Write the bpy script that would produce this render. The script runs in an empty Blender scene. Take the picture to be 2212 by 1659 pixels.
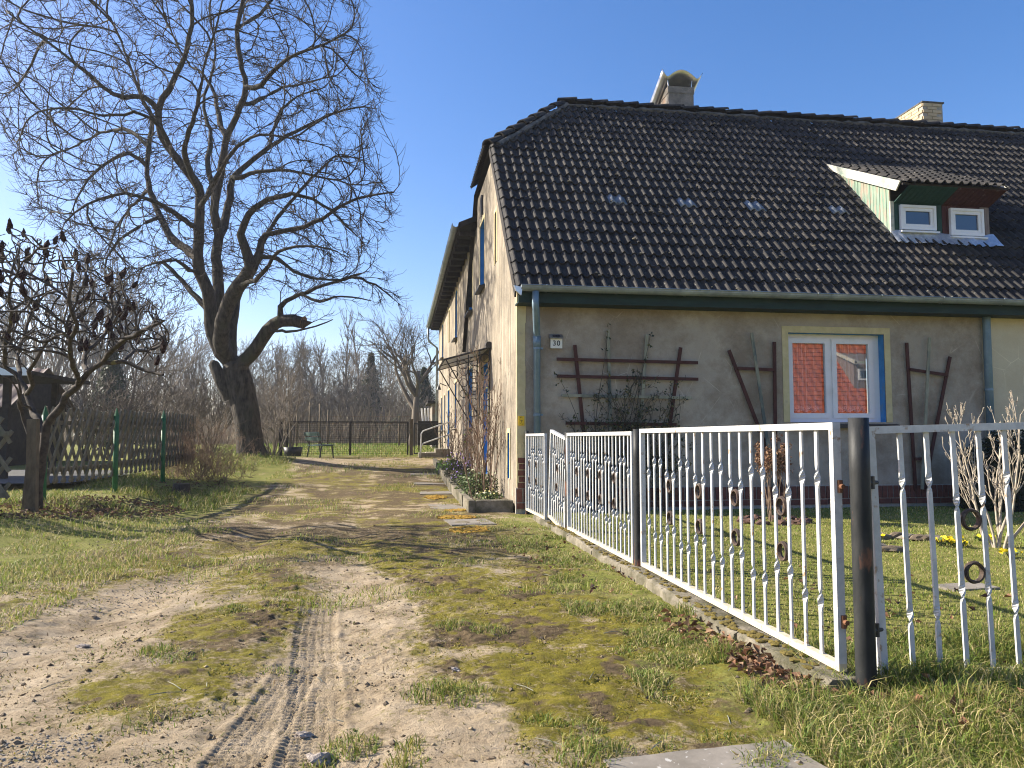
import bpy, bmesh, math, random
import numpy as np
from mathutils import Vector, Matrix, Euler, Quaternion, kdtree

SC = bpy.context.scene
COL = SC.collection
R = math.radians
random.seed(7)
RNG = np.random.default_rng(7)

# ------------------------------------------------------------------ camera
# X runs along the house front, Y away along its side wall, Z up; the lens is at (0, 0, 1.2)
EYE = 1.2
YAW, PITCH = R(8.4), math.atan(114.5 / 1661.0)
cam_d = bpy.data.cameras.new('camera')
cam_d.sensor_width = 36.0
cam_d.lens = 36.0 * 1661.0 / 2212.0
cam_d.clip_start = 0.05
cam_d.clip_end = 3000
cam = bpy.data.objects.new('camera', cam_d)
COL.objects.link(cam)
cam.location = (0, 0, EYE)
cam.rotation_euler = (R(90) + PITCH, 0, -YAW)
SC.camera = cam

# ------------------------------------------------------------------ sky, sun, exposure
LIGHT = Vector((1.575, -0.68, -1.0)).normalized()      # the way the sunlight travels
W = bpy.data.worlds.new('World')
SC.world = W
W.use_nodes = True
wn = W.node_tree
bg = wn.nodes['Background']
sky = wn.nodes.new('ShaderNodeTexSky')
sky.sky_type = 'NISHITA'
sky.sun_disc = False
sky.sun_elevation = math.asin(-LIGHT.z)
sky.sun_rotation = math.atan2(-LIGHT.x, -LIGHT.y)
sky.altitude = 30
sky.air_density = 1.0
sky.dust_density = 0.9
sky.ozone_density = 1.5
grade = wn.nodes.new('ShaderNodeHueSaturation')        # one even grade over the whole sky
grade.inputs['Saturation'].default_value = 1.33
wn.links.new(sky.outputs[0], grade.inputs['Color'])
tone = wn.nodes.new('ShaderNodeMix'); tone.data_type = 'RGBA'; tone.blend_type = 'MULTIPLY'
tone.inputs[0].default_value = 1.0
tone.inputs[7].default_value = (1.06, 0.97, 1.11, 1)
wn.links.new(grade.outputs[0], tone.inputs[6])
wn.links.new(tone.outputs[2], bg.inputs['Color'])
bg.inputs['Strength'].default_value = 0.086
sun_d = bpy.data.lights.new('sun', 'SUN')
sun_d.energy = 5.0
sun_d.angle = R(0.5)
sun_d.color = (1.0, 0.92, 0.78)
sun = bpy.data.objects.new('sun', sun_d)
COL.objects.link(sun)
sun.location = (-30, 20, 30)
sun.rotation_euler = Vector((0, 0, -1)).rotation_difference(LIGHT).to_euler()
vs = SC.view_settings
vs.view_transform = 'Standard'
vs.look = 'None'
vs.gamma = 1.0
vs.exposure = 1.22
vs.use_curve_mapping = False
SC.cycles.max_bounces = 8
SC.cycles.transparent_max_bounces = 16
SC.cycles.use_denoising = True
SC.cycles.denoising_prefilter = 'ACCURATE'
SC.cycles.filter_width = 1.1

# ------------------------------------------------------------------ surveying helpers (photo point -> place)
_fw = Vector((math.sin(YAW) * math.cos(PITCH), math.cos(YAW) * math.cos(PITCH), math.sin(PITCH)))
_rt = Vector((math.cos(YAW), -math.sin(YAW), 0))
_up = _rt.cross(_fw)
_C = Vector((0, 0, EYE))
def _ray(u, v): return _fw + _rt * ((u - 1106.0) / 1661.0) - _up * ((v - 829.5) / 1661.0)
def at_d(u, v, d): return _C + _ray(u, v) * d
def at_y(u, v, y): r = _ray(u, v); return _C + r * (y / r.y)
def at_x(u, v, x): r = _ray(u, v); return _C + r * (x / r.x)
def at_z(u, v, z=0.0): r = _ray(u, v); return _C + r * ((z - EYE) / r.z)

# ------------------------------------------------------------------ noise
def _hash(ix, iy, seed):
    h = (ix.astype(np.int64) * 374761393 + iy.astype(np.int64) * 668265263 + seed * 1442695041) & 0xffffffff
    h = ((h ^ (h >> 13)) * 1274126177) & 0xffffffff
    return ((h ^ (h >> 16)) & 0xffff) / 65535.0
def vnoise(x, y, seed=0):
    x = np.asarray(x, float); y = np.asarray(y, float)
    ix = np.floor(x); iy = np.floor(y)
    fx = x - ix; fy = y - iy
    fx = fx * fx * (3 - 2 * fx); fy = fy * fy * (3 - 2 * fy)
    a = _hash(ix, iy, seed); b = _hash(ix + 1, iy, seed); c = _hash(ix, iy + 1, seed); d = _hash(ix + 1, iy + 1, seed)
    return (a + (b - a) * fx) * (1 - fy) + (c + (d - c) * fx) * fy
def fbm(x, y, octaves=4, seed=0, gain=0.5):
    s = 0.0; a = 1.0; t = 0.0
    for k in range(octaves):
        s = s + a * vnoise(np.asarray(x) * 2 ** k + 17.3 * k, np.asarray(y) * 2 ** k - 9.1 * k, seed + k)
        t += a; a *= gain
    return s / t
def sstep(a, b, x):
    t = np.clip((np.asarray(x, float) - a) / (b - a), 0, 1)
    return t * t * (3 - 2 * t)

# ------------------------------------------------------------------ mesh helpers
class MB:
    def __init__(s): s.v = []; s.f = []
    def add(s, vs, fs):
        o = len(s.v); s.v.extend([tuple(p) for p in vs]); s.f.extend([tuple(i + o for i in f) for f in fs]); return s
    def box(s, c, size, rot=None):
        hx, hy, hz = size[0] / 2, size[1] / 2, size[2] / 2
        P = [Vector((x, y, z)) for x in (-hx, hx) for y in (-hy, hy) for z in (-hz, hz)]
        if rot is not None: P = [rot @ p for p in P]
        c = Vector(c)
        return s.add([p + c for p in P], [(0, 1, 3, 2), (4, 6, 7, 5), (0, 4, 5, 1), (2, 3, 7, 6), (0, 2, 6, 4), (1, 5, 7, 3)])
    def span(s, lo, hi):
        return s.box([(a + b) / 2 for a, b in zip(lo, hi)], [b - a for a, b in zip(lo, hi)])
    def beam(s, a, b, w, t, up=(0, 0, 1)):
        a = Vector(a); b = Vector(b); d = b - a; L = d.length; d.normalize()
        up = Vector(up); x = d.cross(up)
        if x.length < 1e-4: x = d.cross(Vector((1, 0, 0)))
        x.normalize(); z = x.cross(d)
        M = Matrix((x, d, z)).transposed()
        return s.box((a + b) / 2, (w, L, t), M)
    def tube(s, pts, rad, n=8, cap=True):
        pts = [Vector(p) for p in pts]
        if not hasattr(rad, '__len__'): rad = [rad] * len(pts)
        o = len(s.v); prev = None
        for i, p in enumerate(pts):
            d = (pts[min(i + 1, len(pts) - 1)] - pts[max(i - 1, 0)]).normalized()
            if prev is None:
                e = d.cross(Vector((0, 0, 1)))
                if e.length < 0.05: e = d.cross(Vector((1, 0, 0)))
            else: e = prev - d * prev.dot(d)
            e.normalize(); prev = e; g = d.cross(e)
            for k in range(n):
                a = 2 * math.pi * k / n
                s.v.append(tuple(p + (e * math.cos(a) + g * math.sin(a)) * rad[i]))
        for i in range(len(pts) - 1):
            for k in range(n):
                a = o + i * n + k; b = o + i * n + (k + 1) % n
                s.f.append((a, b, b + n, a + n))
        if cap:
            s.f.append(tuple(o + k for k in reversed(range(n))))
            s.f.append(tuple(o + (len(pts) - 1) * n + k for k in range(n)))
        return s
    def poly(s, pts): return s.add(pts, [tuple(range(len(pts)))])
    def extrude(s, pts, off):
        pts = [Vector(p) for p in pts]; off = Vector(off); n = len(pts)
        f = [tuple(range(n)), tuple(reversed(range(n, 2 * n)))]
        f += [(i, i + n, (i + 1) % n + n, (i + 1) % n) for i in range(n)]
        return s.add(pts + [p + off for p in pts], f)
    def torus(s, c, r, t, axis, n=22, m=6):
        ax = Vector(axis).normalized(); e = ax.orthogonal().normalized(); g = ax.cross(e); c = Vector(c); o = len(s.v)
        for i in range(n):
            a = 2 * math.pi * i / n; d = e * math.cos(a) + g * math.sin(a)
            for j in range(m):
                b = 2 * math.pi * j / m
                s.v.append(tuple(c + d * (r + t * math.cos(b)) + ax * t * math.sin(b)))
        for i in range(n):
            for j in range(m):
                s.f.append((o + i * m + j, o + ((i + 1) % n) * m + j, o + ((i + 1) % n) * m + (j + 1) % m, o + i * m + (j + 1) % m))
        return s
    def lump(s, c, r, seed=0, n=2, squash=(1, 1, 1), rough=0.25):
        bm = bmesh.new(); bmesh.ops.create_icosphere(bm, subdivisions=n, radius=1.0)
        rr = random.Random(seed); ph = [rr.uniform(0, 6) for _ in range(6)]
        P = []
        for v in bm.verts:
            p = v.co
            k = 1 + rough * (math.sin(3 * p.x + ph[0]) * math.sin(2.6 * p.y + ph[1]) + 0.6 * math.sin(5 * p.z + ph[2] + 3 * p.x) + 0.4 * math.sin(9 * p.y + ph[3]) * math.sin(8 * p.x + ph[4]))
            P.append((c[0] + p.x * k * r * squash[0], c[1] + p.y * k * r * squash[1], c[2] + p.z * k * r * squash[2]))
        F = [tuple(v.index for v in f.verts) for f in bm.faces]; bm.free()
        return s.add(P, F)
    def mesh(s, name, mat=None, smooth=False):
        me = bpy.data.meshes.new(name); me.from_pydata(s.v, [], s.f); me.update()
        if mat: me.materials.append(mat)
        if smooth: me.polygons.foreach_set('use_smooth', [True] * len(me.polygons))
        return me

def fast_mesh(name, V, faces, mat, smooth=False, tint=None):
    """V (n,3); faces: list of (m,k) index arrays."""
    me = bpy.data.meshes.new(name)
    V = np.ascontiguousarray(V, np.float32)
    me.vertices.add(len(V)); me.vertices.foreach_set('co', V.ravel())
    idx = np.concatenate([f.ravel() for f in faces]).astype(np.int32)
    cnt = np.concatenate([np.full(len(f), f.shape[1], np.int32) for f in faces])
    st = np.concatenate([[0], np.cumsum(cnt)[:-1]]).astype(np.int32)
    me.loops.add(len(idx)); me.loops.foreach_set('vertex_index', idx)
    me.polygons.add(len(cnt)); me.polygons.foreach_set('loop_start', st); me.polygons.foreach_set('loop_total', cnt)
    if smooth: me.polygons.foreach_set('use_smooth', np.ones(len(cnt), bool))
    if tint is not None:
        at = me.color_attributes.new('tint', 'FLOAT_COLOR', 'POINT')
        at.data.foreach_set('color', np.ascontiguousarray(tint, np.float32).ravel())
    me.update(calc_edges=True); me.validate()
    me.materials.append(mat)
    return me

def tag(o, label=None, cat=None, group=None, kind=None):
    if label: o['label'] = label
    if cat: o['category'] = cat
    if group: o['group'] = group
    if kind: o['kind'] = kind
    return o
def thing(name, label, cat, loc=(0, 0, 0), group=None):
    o = bpy.data.objects.new(name, None); COL.objects.link(o)
    o.location = loc; o.empty_display_size = 0.1
    return tag(o, label, cat, group)
def put(name, me, parent=None, matrix=None, **kw):
    if isinstance(me, MB): me = me.mesh(name)
    o = bpy.data.objects.new(name, me); COL.objects.link(o)
    if parent is not None:
        o.parent = parent
        if parent.type == 'EMPTY': o.matrix_parent_inverse = Matrix.Translation(-Vector(parent.location))
    if matrix is not None: o.matrix_basis = matrix
    return tag(o, **kw)
def part(name, mb, mat, parent=None, smooth=False, **kw):
    return put(name, mb.mesh(name, mat, smooth), parent, **kw)

# ------------------------------------------------------------------ materials
def _nt(name):
    m = bpy.data.materials.new(name); m.use_nodes = True
    nt = m.node_tree; b = nt.nodes['Principled BSDF']
    return m, nt, b
def _noise(nt, vec, scale, detail=5, rough=0.6, dist=0.0):
    n = nt.nodes.new('ShaderNodeTexNoise'); n.inputs['Scale'].default_value = scale; n.inputs['Detail'].default_value = detail
    n.inputs['Roughness'].default_value = rough; n.inputs['Distortion'].default_value = dist
    if vec is not None: nt.links.new(vec, n.inputs['Vector'])
    return n.outputs['Fac']
def _ramp(nt, fac, stops):
    r = nt.nodes.new('ShaderNodeValToRGB'); e = r.color_ramp.elements
    while len(e) > 1: e.remove(e[0])
    for i, (p, c) in enumerate(stops):
        el = e[0] if i == 0 else e.new(p)
        el.position = p; el.color = (c[0], c[1], c[2], 1) if hasattr(c, '__len__') else (c, c, c, 1)
    nt.links.new(fac, r.inputs['Fac']); return r.outputs['Color']
def _mix(nt, fac, a, b, mode='MIX'):
    n = nt.nodes.new('ShaderNodeMix'); n.data_type = 'RGBA'; n.blend_type = mode
    for sock, val in ((n.inputs[0], fac), (n.inputs[6], a), (n.inputs[7], b)):
        if isinstance(val, (int, float)): sock.default_value = val
        elif isinstance(val, (tuple, list)): sock.default_value = (*val[:3], 1)
        else: nt.links.new(val, sock)
    return n.outputs[2]
def _math(nt, op, a, b=None, clamp=False):
    n = nt.nodes.new('ShaderNodeMath'); n.operation = op; n.use_clamp = clamp
    for i, val in enumerate((a, b)):
        if val is None: continue
        if isinstance(val, (int, float)): n.inputs[i].default_value = val
        else: nt.links.new(val, n.inputs[i])
    return n.outputs[0]
def _bump(nt, b, h, strength, dist):
    n = nt.nodes.new('ShaderNodeBump'); n.inputs['Strength'].default_value = strength; n.inputs['Distance'].default_value = dist
    nt.links.new(h, n.inputs['Height']); nt.links.new(n.outputs[0], b.inputs['Normal'])
def _pos(nt, scale=None):
    g = nt.nodes.new('ShaderNodeNewGeometry')
    if scale is None: return g.outputs['Position']
    m = nt.nodes.new('ShaderNodeMapping'); m.inputs['Scale'].default_value = scale
    nt.links.new(g.outputs['Position'], m.inputs['Vector']); return m.outputs[0]
def mat_noise(name, c1, c2, scale=8, rough=0.85, bump=0.3, bdist=0.01, c3=None, scale3=1.5, thr3=(0.55, 0.7), stretch=None, metal=0.0, spec=0.3, bscale=None, lo=0.35, hi=0.65):
    """two noise-mixed colours, a third in larger patches, and fine relief"""
    m, nt, b = _nt(name)
    p = _pos(nt, stretch)
    n = _noise(nt, p, scale, 8, 0.65)
    c = _ramp(nt, n, [(lo, c1), (hi, c2)])
    if c3 is not None:
        n3 = _noise(nt, p, scale3, 6, 0.6)
        f = _ramp(nt, n3, [(thr3[0], 0.0), (thr3[1], 1.0)])
        c = _mix(nt, f, c, c3)
    nt.links.new(c, b.inputs['Base Color'])
    b.inputs['Roughness'].default_value = rough; b.inputs['Metallic'].default_value = metal
    b.inputs['Specular IOR Level'].default_value = spec
    if bump: _bump(nt, b, _noise(nt, p, bscale or scale * 6, 6, 0.6), bump, bdist)
    return m
def mat_tint(name, base, rough=0.7, trans=0.0, spec=0.25, mul=1.0):
    """colour from the 'tint' attribute that varies piece by piece, leaf-like when trans > 0"""
    m, nt, b = _nt(name)
    a = nt.nodes.new('ShaderNodeAttribute'); a.attribute_name = 'tint'
    c = _mix(nt, 1.0, a.outputs['Color'], base, 'MULTIPLY')
    nt.links.new(c, b.inputs['Base Color']); b.inputs['Roughness'].default_value = rough
    b.inputs['Specular IOR Level'].default_value = spec
    if trans:
        t = nt.nodes.new('ShaderNodeBsdfTranslucent'); nt.links.new(c, t.inputs['Color'])
        mx = nt.nodes.new('ShaderNodeMixShader'); mx.inputs[0].default_value = trans
        nt.links.new(b.outputs[0], mx.inputs[1]); nt.links.new(t.outputs[0], mx.inputs[2])
        nt.links.new(mx.outputs[0], nt.nodes['Material Output'].inputs['Surface'])
    return m
def mat_glass(name, refl=0.3, tint=(0.5, 0.5, 0.5), rough=0.01):
    m, nt, b = _nt(name); nt.nodes.remove(b)
    t = nt.nodes.new('ShaderNodeBsdfTransparent'); t.inputs[0].default_value = (*tint, 1)
    g = nt.nodes.new('ShaderNodeBsdfGlossy'); g.inputs['Roughness'].default_value = rough; g.inputs['Color'].default_value = (0.95, 0.97, 1, 1)
    mx = nt.nodes.new('ShaderNodeMixShader'); mx.inputs[0].default_value = refl
    nt.links.new(t.outputs[0], mx.inputs[1]); nt.links.new(g.outputs[0], mx.inputs[2])
    nt.links.new(mx.outputs[0], nt.nodes['Material Output'].inputs['Surface'])
    return m
def mat_stucco(name, c1, c2, stain, streak=0.0, bump=0.5):
    m, nt, b = _nt(name)
    p = _pos(nt)
    c = _ramp(nt, _noise(nt, p, 1.3, 8, 0.7), [(0.3, c1), (0.7, c2)])
    f = _ramp(nt, _noise(nt, p, 0.75, 8, 0.75), [(0.44, 0.0), (0.60, 1.0)])
    c = _mix(nt, f, c, stain)
    sp = _ramp(nt, _noise(nt, p, 95, 3, 0.6), [(0.30, (0.6, 0.6, 0.6)), (0.45, (1, 1, 1)), (0.62, (1, 1, 1)), (0.75, (1.25, 1.22, 1.18))])
    c = _mix(nt, 0.6, c, sp, 'MULTIPLY')
    if streak:
        ps = _pos(nt, (9, 9, 0.35))
        st = _ramp(nt, _noise(nt, ps, 0.9, 6, 0.7), [(0.42, (1, 1, 1)), (0.66, (1 - streak, 1 - streak, 1 - streak * 1.05))])
        c = _mix(nt, 1.0, c, st, 'MULTIPLY')
    # scratches where plants were pulled off, small holes
    w = nt.nodes.new('ShaderNodeTexVoronoi'); w.feature = 'DISTANCE_TO_EDGE'; w.inputs['Scale'].default_value = 2.2
    pd = _pos(nt, (1, 1, 0.7)); nt.links.new(pd, w.inputs['Vector'])
    sc = _ramp(nt, w.outputs['Distance'], [(0.0, 1.0), (0.012, 0.0)])
    scm = _math(nt, 'MULTIPLY', sc, _ramp(nt, _noise(nt, p, 1.7, 3, 0.5), [(0.56, 0.0), (0.66, 0.55)]))
    c = _mix(nt, scm, c, tuple(min(1, k * 1.5) for k in c2))
    nt.links.new(c, b.inputs['Base Color']); b.inputs['Roughness'].default_value = 0.93; b.inputs['Specular IOR Level'].default_value = 0.15
    h = _math(nt, 'ADD', _noise(nt, p, 120, 4, 0.7), _math(nt, 'MULTIPLY', _noise(nt, p, 7, 5, 0.6), 2.0))
    _bump(nt, b, h, bump, 0.012)
    return m
M = {}
M['stucco_front'] = mat_stucco('stucco_front', (0.35, 0.30, 0.235), (0.47, 0.41, 0.325), (0.26, 0.21, 0.155))
M['stucco_side'] = mat_stucco('stucco_side', (0.33, 0.28, 0.215), (0.45, 0.385, 0.30), (0.22, 0.19, 0.15), streak=0.5)
M['stucco_cream'] = mat_stucco('stucco_cream', (0.62, 0.54, 0.37), (0.68, 0.60, 0.43), (0.58, 0.49, 0.33), bump=0.3)
M['yellow_trim'] = mat_noise('yellow_trim', (0.50, 0.42, 0.22), (0.62, 0.53, 0.30), 6, 0.9, 0.4, 0.006, c3=(0.40, 0.34, 0.22), scale3=3)
M['blue_paint'] = mat_noise('blue_paint', (0.03, 0.19, 0.46), (0.055, 0.26, 0.56), 7, 0.6, 0.2, 0.004, c3=(0.10, 0.22, 0.36), scale3=4)
M['green_paint'] = mat_noise('green_paint', (0.006, 0.022, 0.018), (0.011, 0.036, 0.029), 5, 0.6, 0.3, 0.004, c3=(0.04, 0.055, 0.045), scale3=2.5, thr3=(0.6, 0.72), stretch=(0.5, 1, 2))
M['zinc'] = mat_noise('zinc', (0.20, 0.23, 0.25), (0.29, 0.33, 0.35), 5, 0.5, 0.1, 0.003, c3=(0.36, 0.40, 0.42), scale3=2.2, metal=0.35, spec=0.4)
M['zinc_blue'] = mat_noise('zinc_blue', (0.13, 0.20, 0.25), (0.19, 0.27, 0.33), 5, 0.5, 0.1, 0.003, c3=(0.32, 0.38, 0.42), scale3=3, thr3=(0.6, 0.75), metal=0.3, spec=0.4)
M['bright_metal'] = mat_noise('bright_metal', (0.55, 0.55, 0.55), (0.72, 0.72, 0.72), 4, 0.32, 0.06, 0.003, metal=0.85, spec=0.5)
M['foil'] = mat_noise('foil', (0.45, 0.50, 0.58), (0.75, 0.78, 0.82), 9, 0.35, 0.5, 0.02, metal=0.6, bscale=14)
M['pvc'] = mat_noise('pvc', (0.74, 0.74, 0.73), (0.80, 0.80, 0.80), 3, 0.35, 0.0, c3=(0.66, 0.66, 0.64), scale3=2, spec=0.5)
def mat_tile():
    m, nt, b = _nt('roof_tile_concrete'); p = _pos(nt)
    c = _ramp(nt, _noise(nt, p, 5, 8, 0.7), [(0.30, (0.012, 0.0112, 0.0105)), (0.70, (0.050, 0.045, 0.040))])
    big = _ramp(nt, _noise(nt, p, 0.5, 5, 0.6), [(0.35, (0.72, 0.75, 0.8)), (0.7, (1.15, 1.1, 1.02))])
    c = _mix(nt, 1.0, c, big, 'MULTIPLY')
    vc = nt.nodes.new('ShaderNodeTexVoronoi'); vc.inputs['Scale'].default_value = 2.9; nt.links.new(p, vc.inputs['Vector'])
    sv = nt.nodes.new('ShaderNodeSeparateColor'); nt.links.new(vc.outputs['Color'], sv.inputs[0])
    c = _mix(nt, 1.0, c, _ramp(nt, sv.outputs[0], [(0.0, (0.55, 0.55, 0.56)), (0.6, (1.0, 0.98, 0.96)), (1.0, (1.55, 1.5, 1.42))]), 'MULTIPLY')
    li = _ramp(nt, _noise(nt, p, 19, 4, 0.6), [(0.62, 0.0), (0.70, 0.9)])
    lm = _math(nt, 'MULTIPLY', li, _ramp(nt, _noise(nt, p, 0.8, 3, 0.5), [(0.42, 0.15), (0.62, 1.0)]))
    c = _mix(nt, lm, c, (0.24, 0.22, 0.18))
    nt.links.new(c, b.inputs['Base Color']); b.inputs['Roughness'].default_value = 0.8; b.inputs['Specular IOR Level'].default_value = 0.35
    _bump(nt, b, _noise(nt, p, 60, 5, 0.7), 0.5, 0.006)
    return m
M['tile'] = mat_tile()
M['mortar'] = mat_noise('mortar', (0.06, 0.056, 0.05), (0.17, 0.16, 0.145), 9, 0.95, 0.7, 0.02, c3=(0.07, 0.07, 0.06), scale3=4)
M['clear_tile'] = mat_noise('clear_tile', (0.07, 0.08, 0.09), (0.20, 0.22, 0.24), 9, 0.3, 0.1, 0.004, spec=0.7)
M['dark_timber'] = mat_noise('dark_timber', (0.018, 0.016, 0.014), (0.045, 0.038, 0.032), 6, 0.85, 0.4, 0.008)
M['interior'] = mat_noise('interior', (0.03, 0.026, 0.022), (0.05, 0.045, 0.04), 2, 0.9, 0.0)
M['brick'] = mat_noise('brick', (0.11, 0.042, 0.03), (0.19, 0.075, 0.052), 14, 0.9, 0.5, 0.006, c3=(0.12, 0.06, 0.05), scale3=3.5)
M['brick_buff'] = mat_noise('brick_buff', (0.42, 0.33, 0.20), (0.55, 0.45, 0.30), 6, 0.9, 0.5, 0.008, c3=(0.30, 0.24, 0.17), scale3=2.5)
M['brick_mortar'] = mat_noise('brick_mortar', (0.28, 0.26, 0.22), (0.42, 0.39, 0.34), 20, 0.95, 0.6, 0.008)
M['old_render'] = mat_noise('old_render', (0.15, 0.135, 0.115), (0.30, 0.27, 0.23), 4, 0.95, 0.8, 0.02, c3=(0.24, 0.15, 0.10), scale3=1.8, thr3=(0.56, 0.7))
M['green_board'] = mat_noise('green_board', (0.17, 0.27, 0.20), (0.29, 0.36, 0.28), 5, 0.85, 0.5, 0.006, c3=(0.32, 0.27, 0.21), scale3=4.0, thr3=(0.48, 0.56), stretch=(3, 3, 0.5))
M['white_board'] = mat_noise('white_board', (0.44, 0.42, 0.35), (0.56, 0.54, 0.47), 6, 0.8, 0.5, 0.008, c3=(0.26, 0.33, 0.27), scale3=2.4, thr3=(0.5, 0.66), stretch=(1, 1, 1.5))
M['dark_green_board'] = mat_noise('dark_green_board', (0.012, 0.045, 0.036), (0.024, 0.072, 0.056), 7, 0.7, 0.4, 0.005, stretch=(3, 3, 0.6))
M['maroon_board'] = mat_noise('maroon_board', (0.05, 0.016, 0.015), (0.08, 0.027, 0.025), 7, 0.7, 0.4, 0.005, c3=(0.20, 0.15, 0.14), scale3=4, thr3=(0.6, 0.75), stretch=(3, 3, 0.6))
M['grey_board'] = mat_noise('grey_board', (0.16, 0.12, 0.11), (0.26, 0.22, 0.20), 7, 0.9, 0.4, 0.005, stretch=(4, 4, 0.4))
M['white_iron'] = mat_noise('white_iron', (0.44, 0.445, 0.44), (0.58, 0.58, 0.565), 14, 0.5, 0.3, 0.002, c3=(0.30, 0.20, 0.12), scale3=19, thr3=(0.60, 0.70), spec=0.4)
M['cream_iron'] = mat_noise('cream_iron', (0.50, 0.44, 0.31), (0.62, 0.56, 0.42), 10, 0.55, 0.3, 0.002, c3=(0.36, 0.24, 0.11), scale3=16, thr3=(0.58, 0.70), spec=0.4)
M['rust'] = mat_noise('rust', (0.09, 0.045, 0.025), (0.20, 0.09, 0.045), 14, 0.85, 0.5, 0.003)
M['ring_iron'] = mat_noise('ring_iron', (0.035, 0.028, 0.024), (0.10, 0.065, 0.045), 22, 0.7, 0.4, 0.002, c3=(0.20, 0.18, 0.15), scale3=30, thr3=(0.58, 0.7))
M['black_post'] = mat_noise('black_post', (0.012, 0.014, 0.015), (0.035, 0.036, 0.035), 9, 0.55, 0.45, 0.003, c3=(0.16, 0.07, 0.042), scale3=5.5, thr3=(0.54, 0.61), stretch=(1, 1, 0.45), spec=0.25)
M['black_iron'] = mat_noise('black_iron', (0.015, 0.015, 0.016), (0.035, 0.032, 0.03), 12, 0.5, 0.2, 0.002, spec=0.4)
M['concrete'] = mat_noise('concrete', (0.15, 0.13, 0.095), (0.26, 0.23, 0.175), 9, 0.95, 0.9, 0.012, c3=(0.085, 0.078, 0.045), scale3=3.5, thr3=(0.44, 0.62))
M['slab'] = mat_noise('slab', (0.17, 0.15, 0.12), (0.26, 0.23, 0.19), 6, 0.92, 0.5, 0.004, c3=(0.44, 0.42, 0.38), scale3=26, thr3=(0.62, 0.66))
M['red_lath'] = mat_noise('red_lath', (0.05, 0.018, 0.014), (0.085, 0.031, 0.024), 9, 0.75, 0.3, 0.003, stretch=(1, 1, 0.5))
M['grey_lath'] = mat_noise('grey_lath', (0.22, 0.215, 0.15), (0.34, 0.33, 0.25), 9, 0.9, 0.3, 0.003, c3=(0.10, 0.12, 0.11), scale3=3, thr3=(0.5, 0.62), stretch=(1, 1, 0.4))
M['old_wood'] = mat_noise('old_wood', (0.085, 0.064, 0.042), (0.17, 0.13, 0.085), 12, 0.92, 0.5, 0.006, c3=(0.08, 0.085, 0.05), scale3=3, stretch=(1, 1, 0.35))
M['lattice'] = mat_noise('lattice', (0.10, 0.088, 0.060), (0.20, 0.175, 0.125), 12, 0.92, 0.5, 0.006, c3=(0.09, 0.10, 0.06), scale3=3, stretch=(1, 1, 0.35))
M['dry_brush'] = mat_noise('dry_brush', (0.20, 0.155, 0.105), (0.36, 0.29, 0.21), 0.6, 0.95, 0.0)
M['dark_wire'] = mat_noise('dark_wire', (0.03, 0.026, 0.022), (0.07, 0.055, 0.045), 9, 0.8, 0.0)
M['green_post'] = mat_noise('green_post', (0.018, 0.10, 0.035), (0.03, 0.155, 0.055), 10, 0.5, 0.2, 0.003, c3=(0.025, 0.10, 0.05), scale3=4)
M['bark'] = mat_noise('bark', (0.024, 0.020, 0.016), (0.095, 0.078, 0.060), 11, 0.95, 1.0, 0.06, c3=(0.055, 0.055, 0.034), scale3=2.2, thr3=(0.5, 0.66), stretch=(1, 1, 0.3), bscale=13)
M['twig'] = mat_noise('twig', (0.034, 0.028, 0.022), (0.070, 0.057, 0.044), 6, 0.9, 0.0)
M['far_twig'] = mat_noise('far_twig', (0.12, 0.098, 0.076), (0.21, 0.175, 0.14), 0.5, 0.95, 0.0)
M['sumac_bark'] = mat_noise('sumac_bark', (0.032, 0.025, 0.02), (0.085, 0.066, 0.05), 12, 0.9, 0.6, 0.01, c3=(0.16, 0.14, 0.05), scale3=3.5, thr3=(0.62, 0.72))
M['sumac_cone'] = mat_noise('sumac_cone', (0.016, 0.008, 0.007), (0.045, 0.018, 0.013), 30, 0.95, 0.9, 0.012, bscale=60)
M['brown_twig'] = mat_noise('brown_twig', (0.17, 0.11, 0.07), (0.33, 0.23, 0.155), 5, 0.9, 0.0)
M['pale_twig'] = mat_noise('pale_twig', (0.30, 0.25, 0.19), (0.46, 0.40, 0.32), 14, 0.8, 0.3, 0.003, c3=(0.28, 0.21, 0.16), scale3=8)
M['rose_stem'] = mat_noise('rose_stem', (0.12, 0.075, 0.05), (0.22, 0.15, 0.10), 9, 0.85, 0.0, c3=(0.07, 0.075, 0.035), scale3=2)
M['dark_stem'] = mat_noise('dark_stem', (0.03, 0.032, 0.02), (0.065, 0.055, 0.035), 9, 0.8, 0.0)
M['leaf'] = mat_tint('leaf', (1, 1, 1), 0.6, 0.3)
M['grass'] = mat_tint('grass', (1, 1, 1), 0.6, 0.35)
M['dead_leaf'] = mat_tint('dead_leaf', (1, 1, 1), 0.85, 0.15)
M['stone'] = mat_noise('stone', (0.27, 0.22, 0.18), (0.38, 0.33, 0.28), 18, 0.9, 0.8, 0.01, c3=(0.25, 0.18, 0.15), scale3=9)
M['clod'] = mat_noise('clod', (0.11, 0.082, 0.052), (0.22, 0.17, 0.115), 25, 0.95, 0.6, 0.008)

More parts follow.
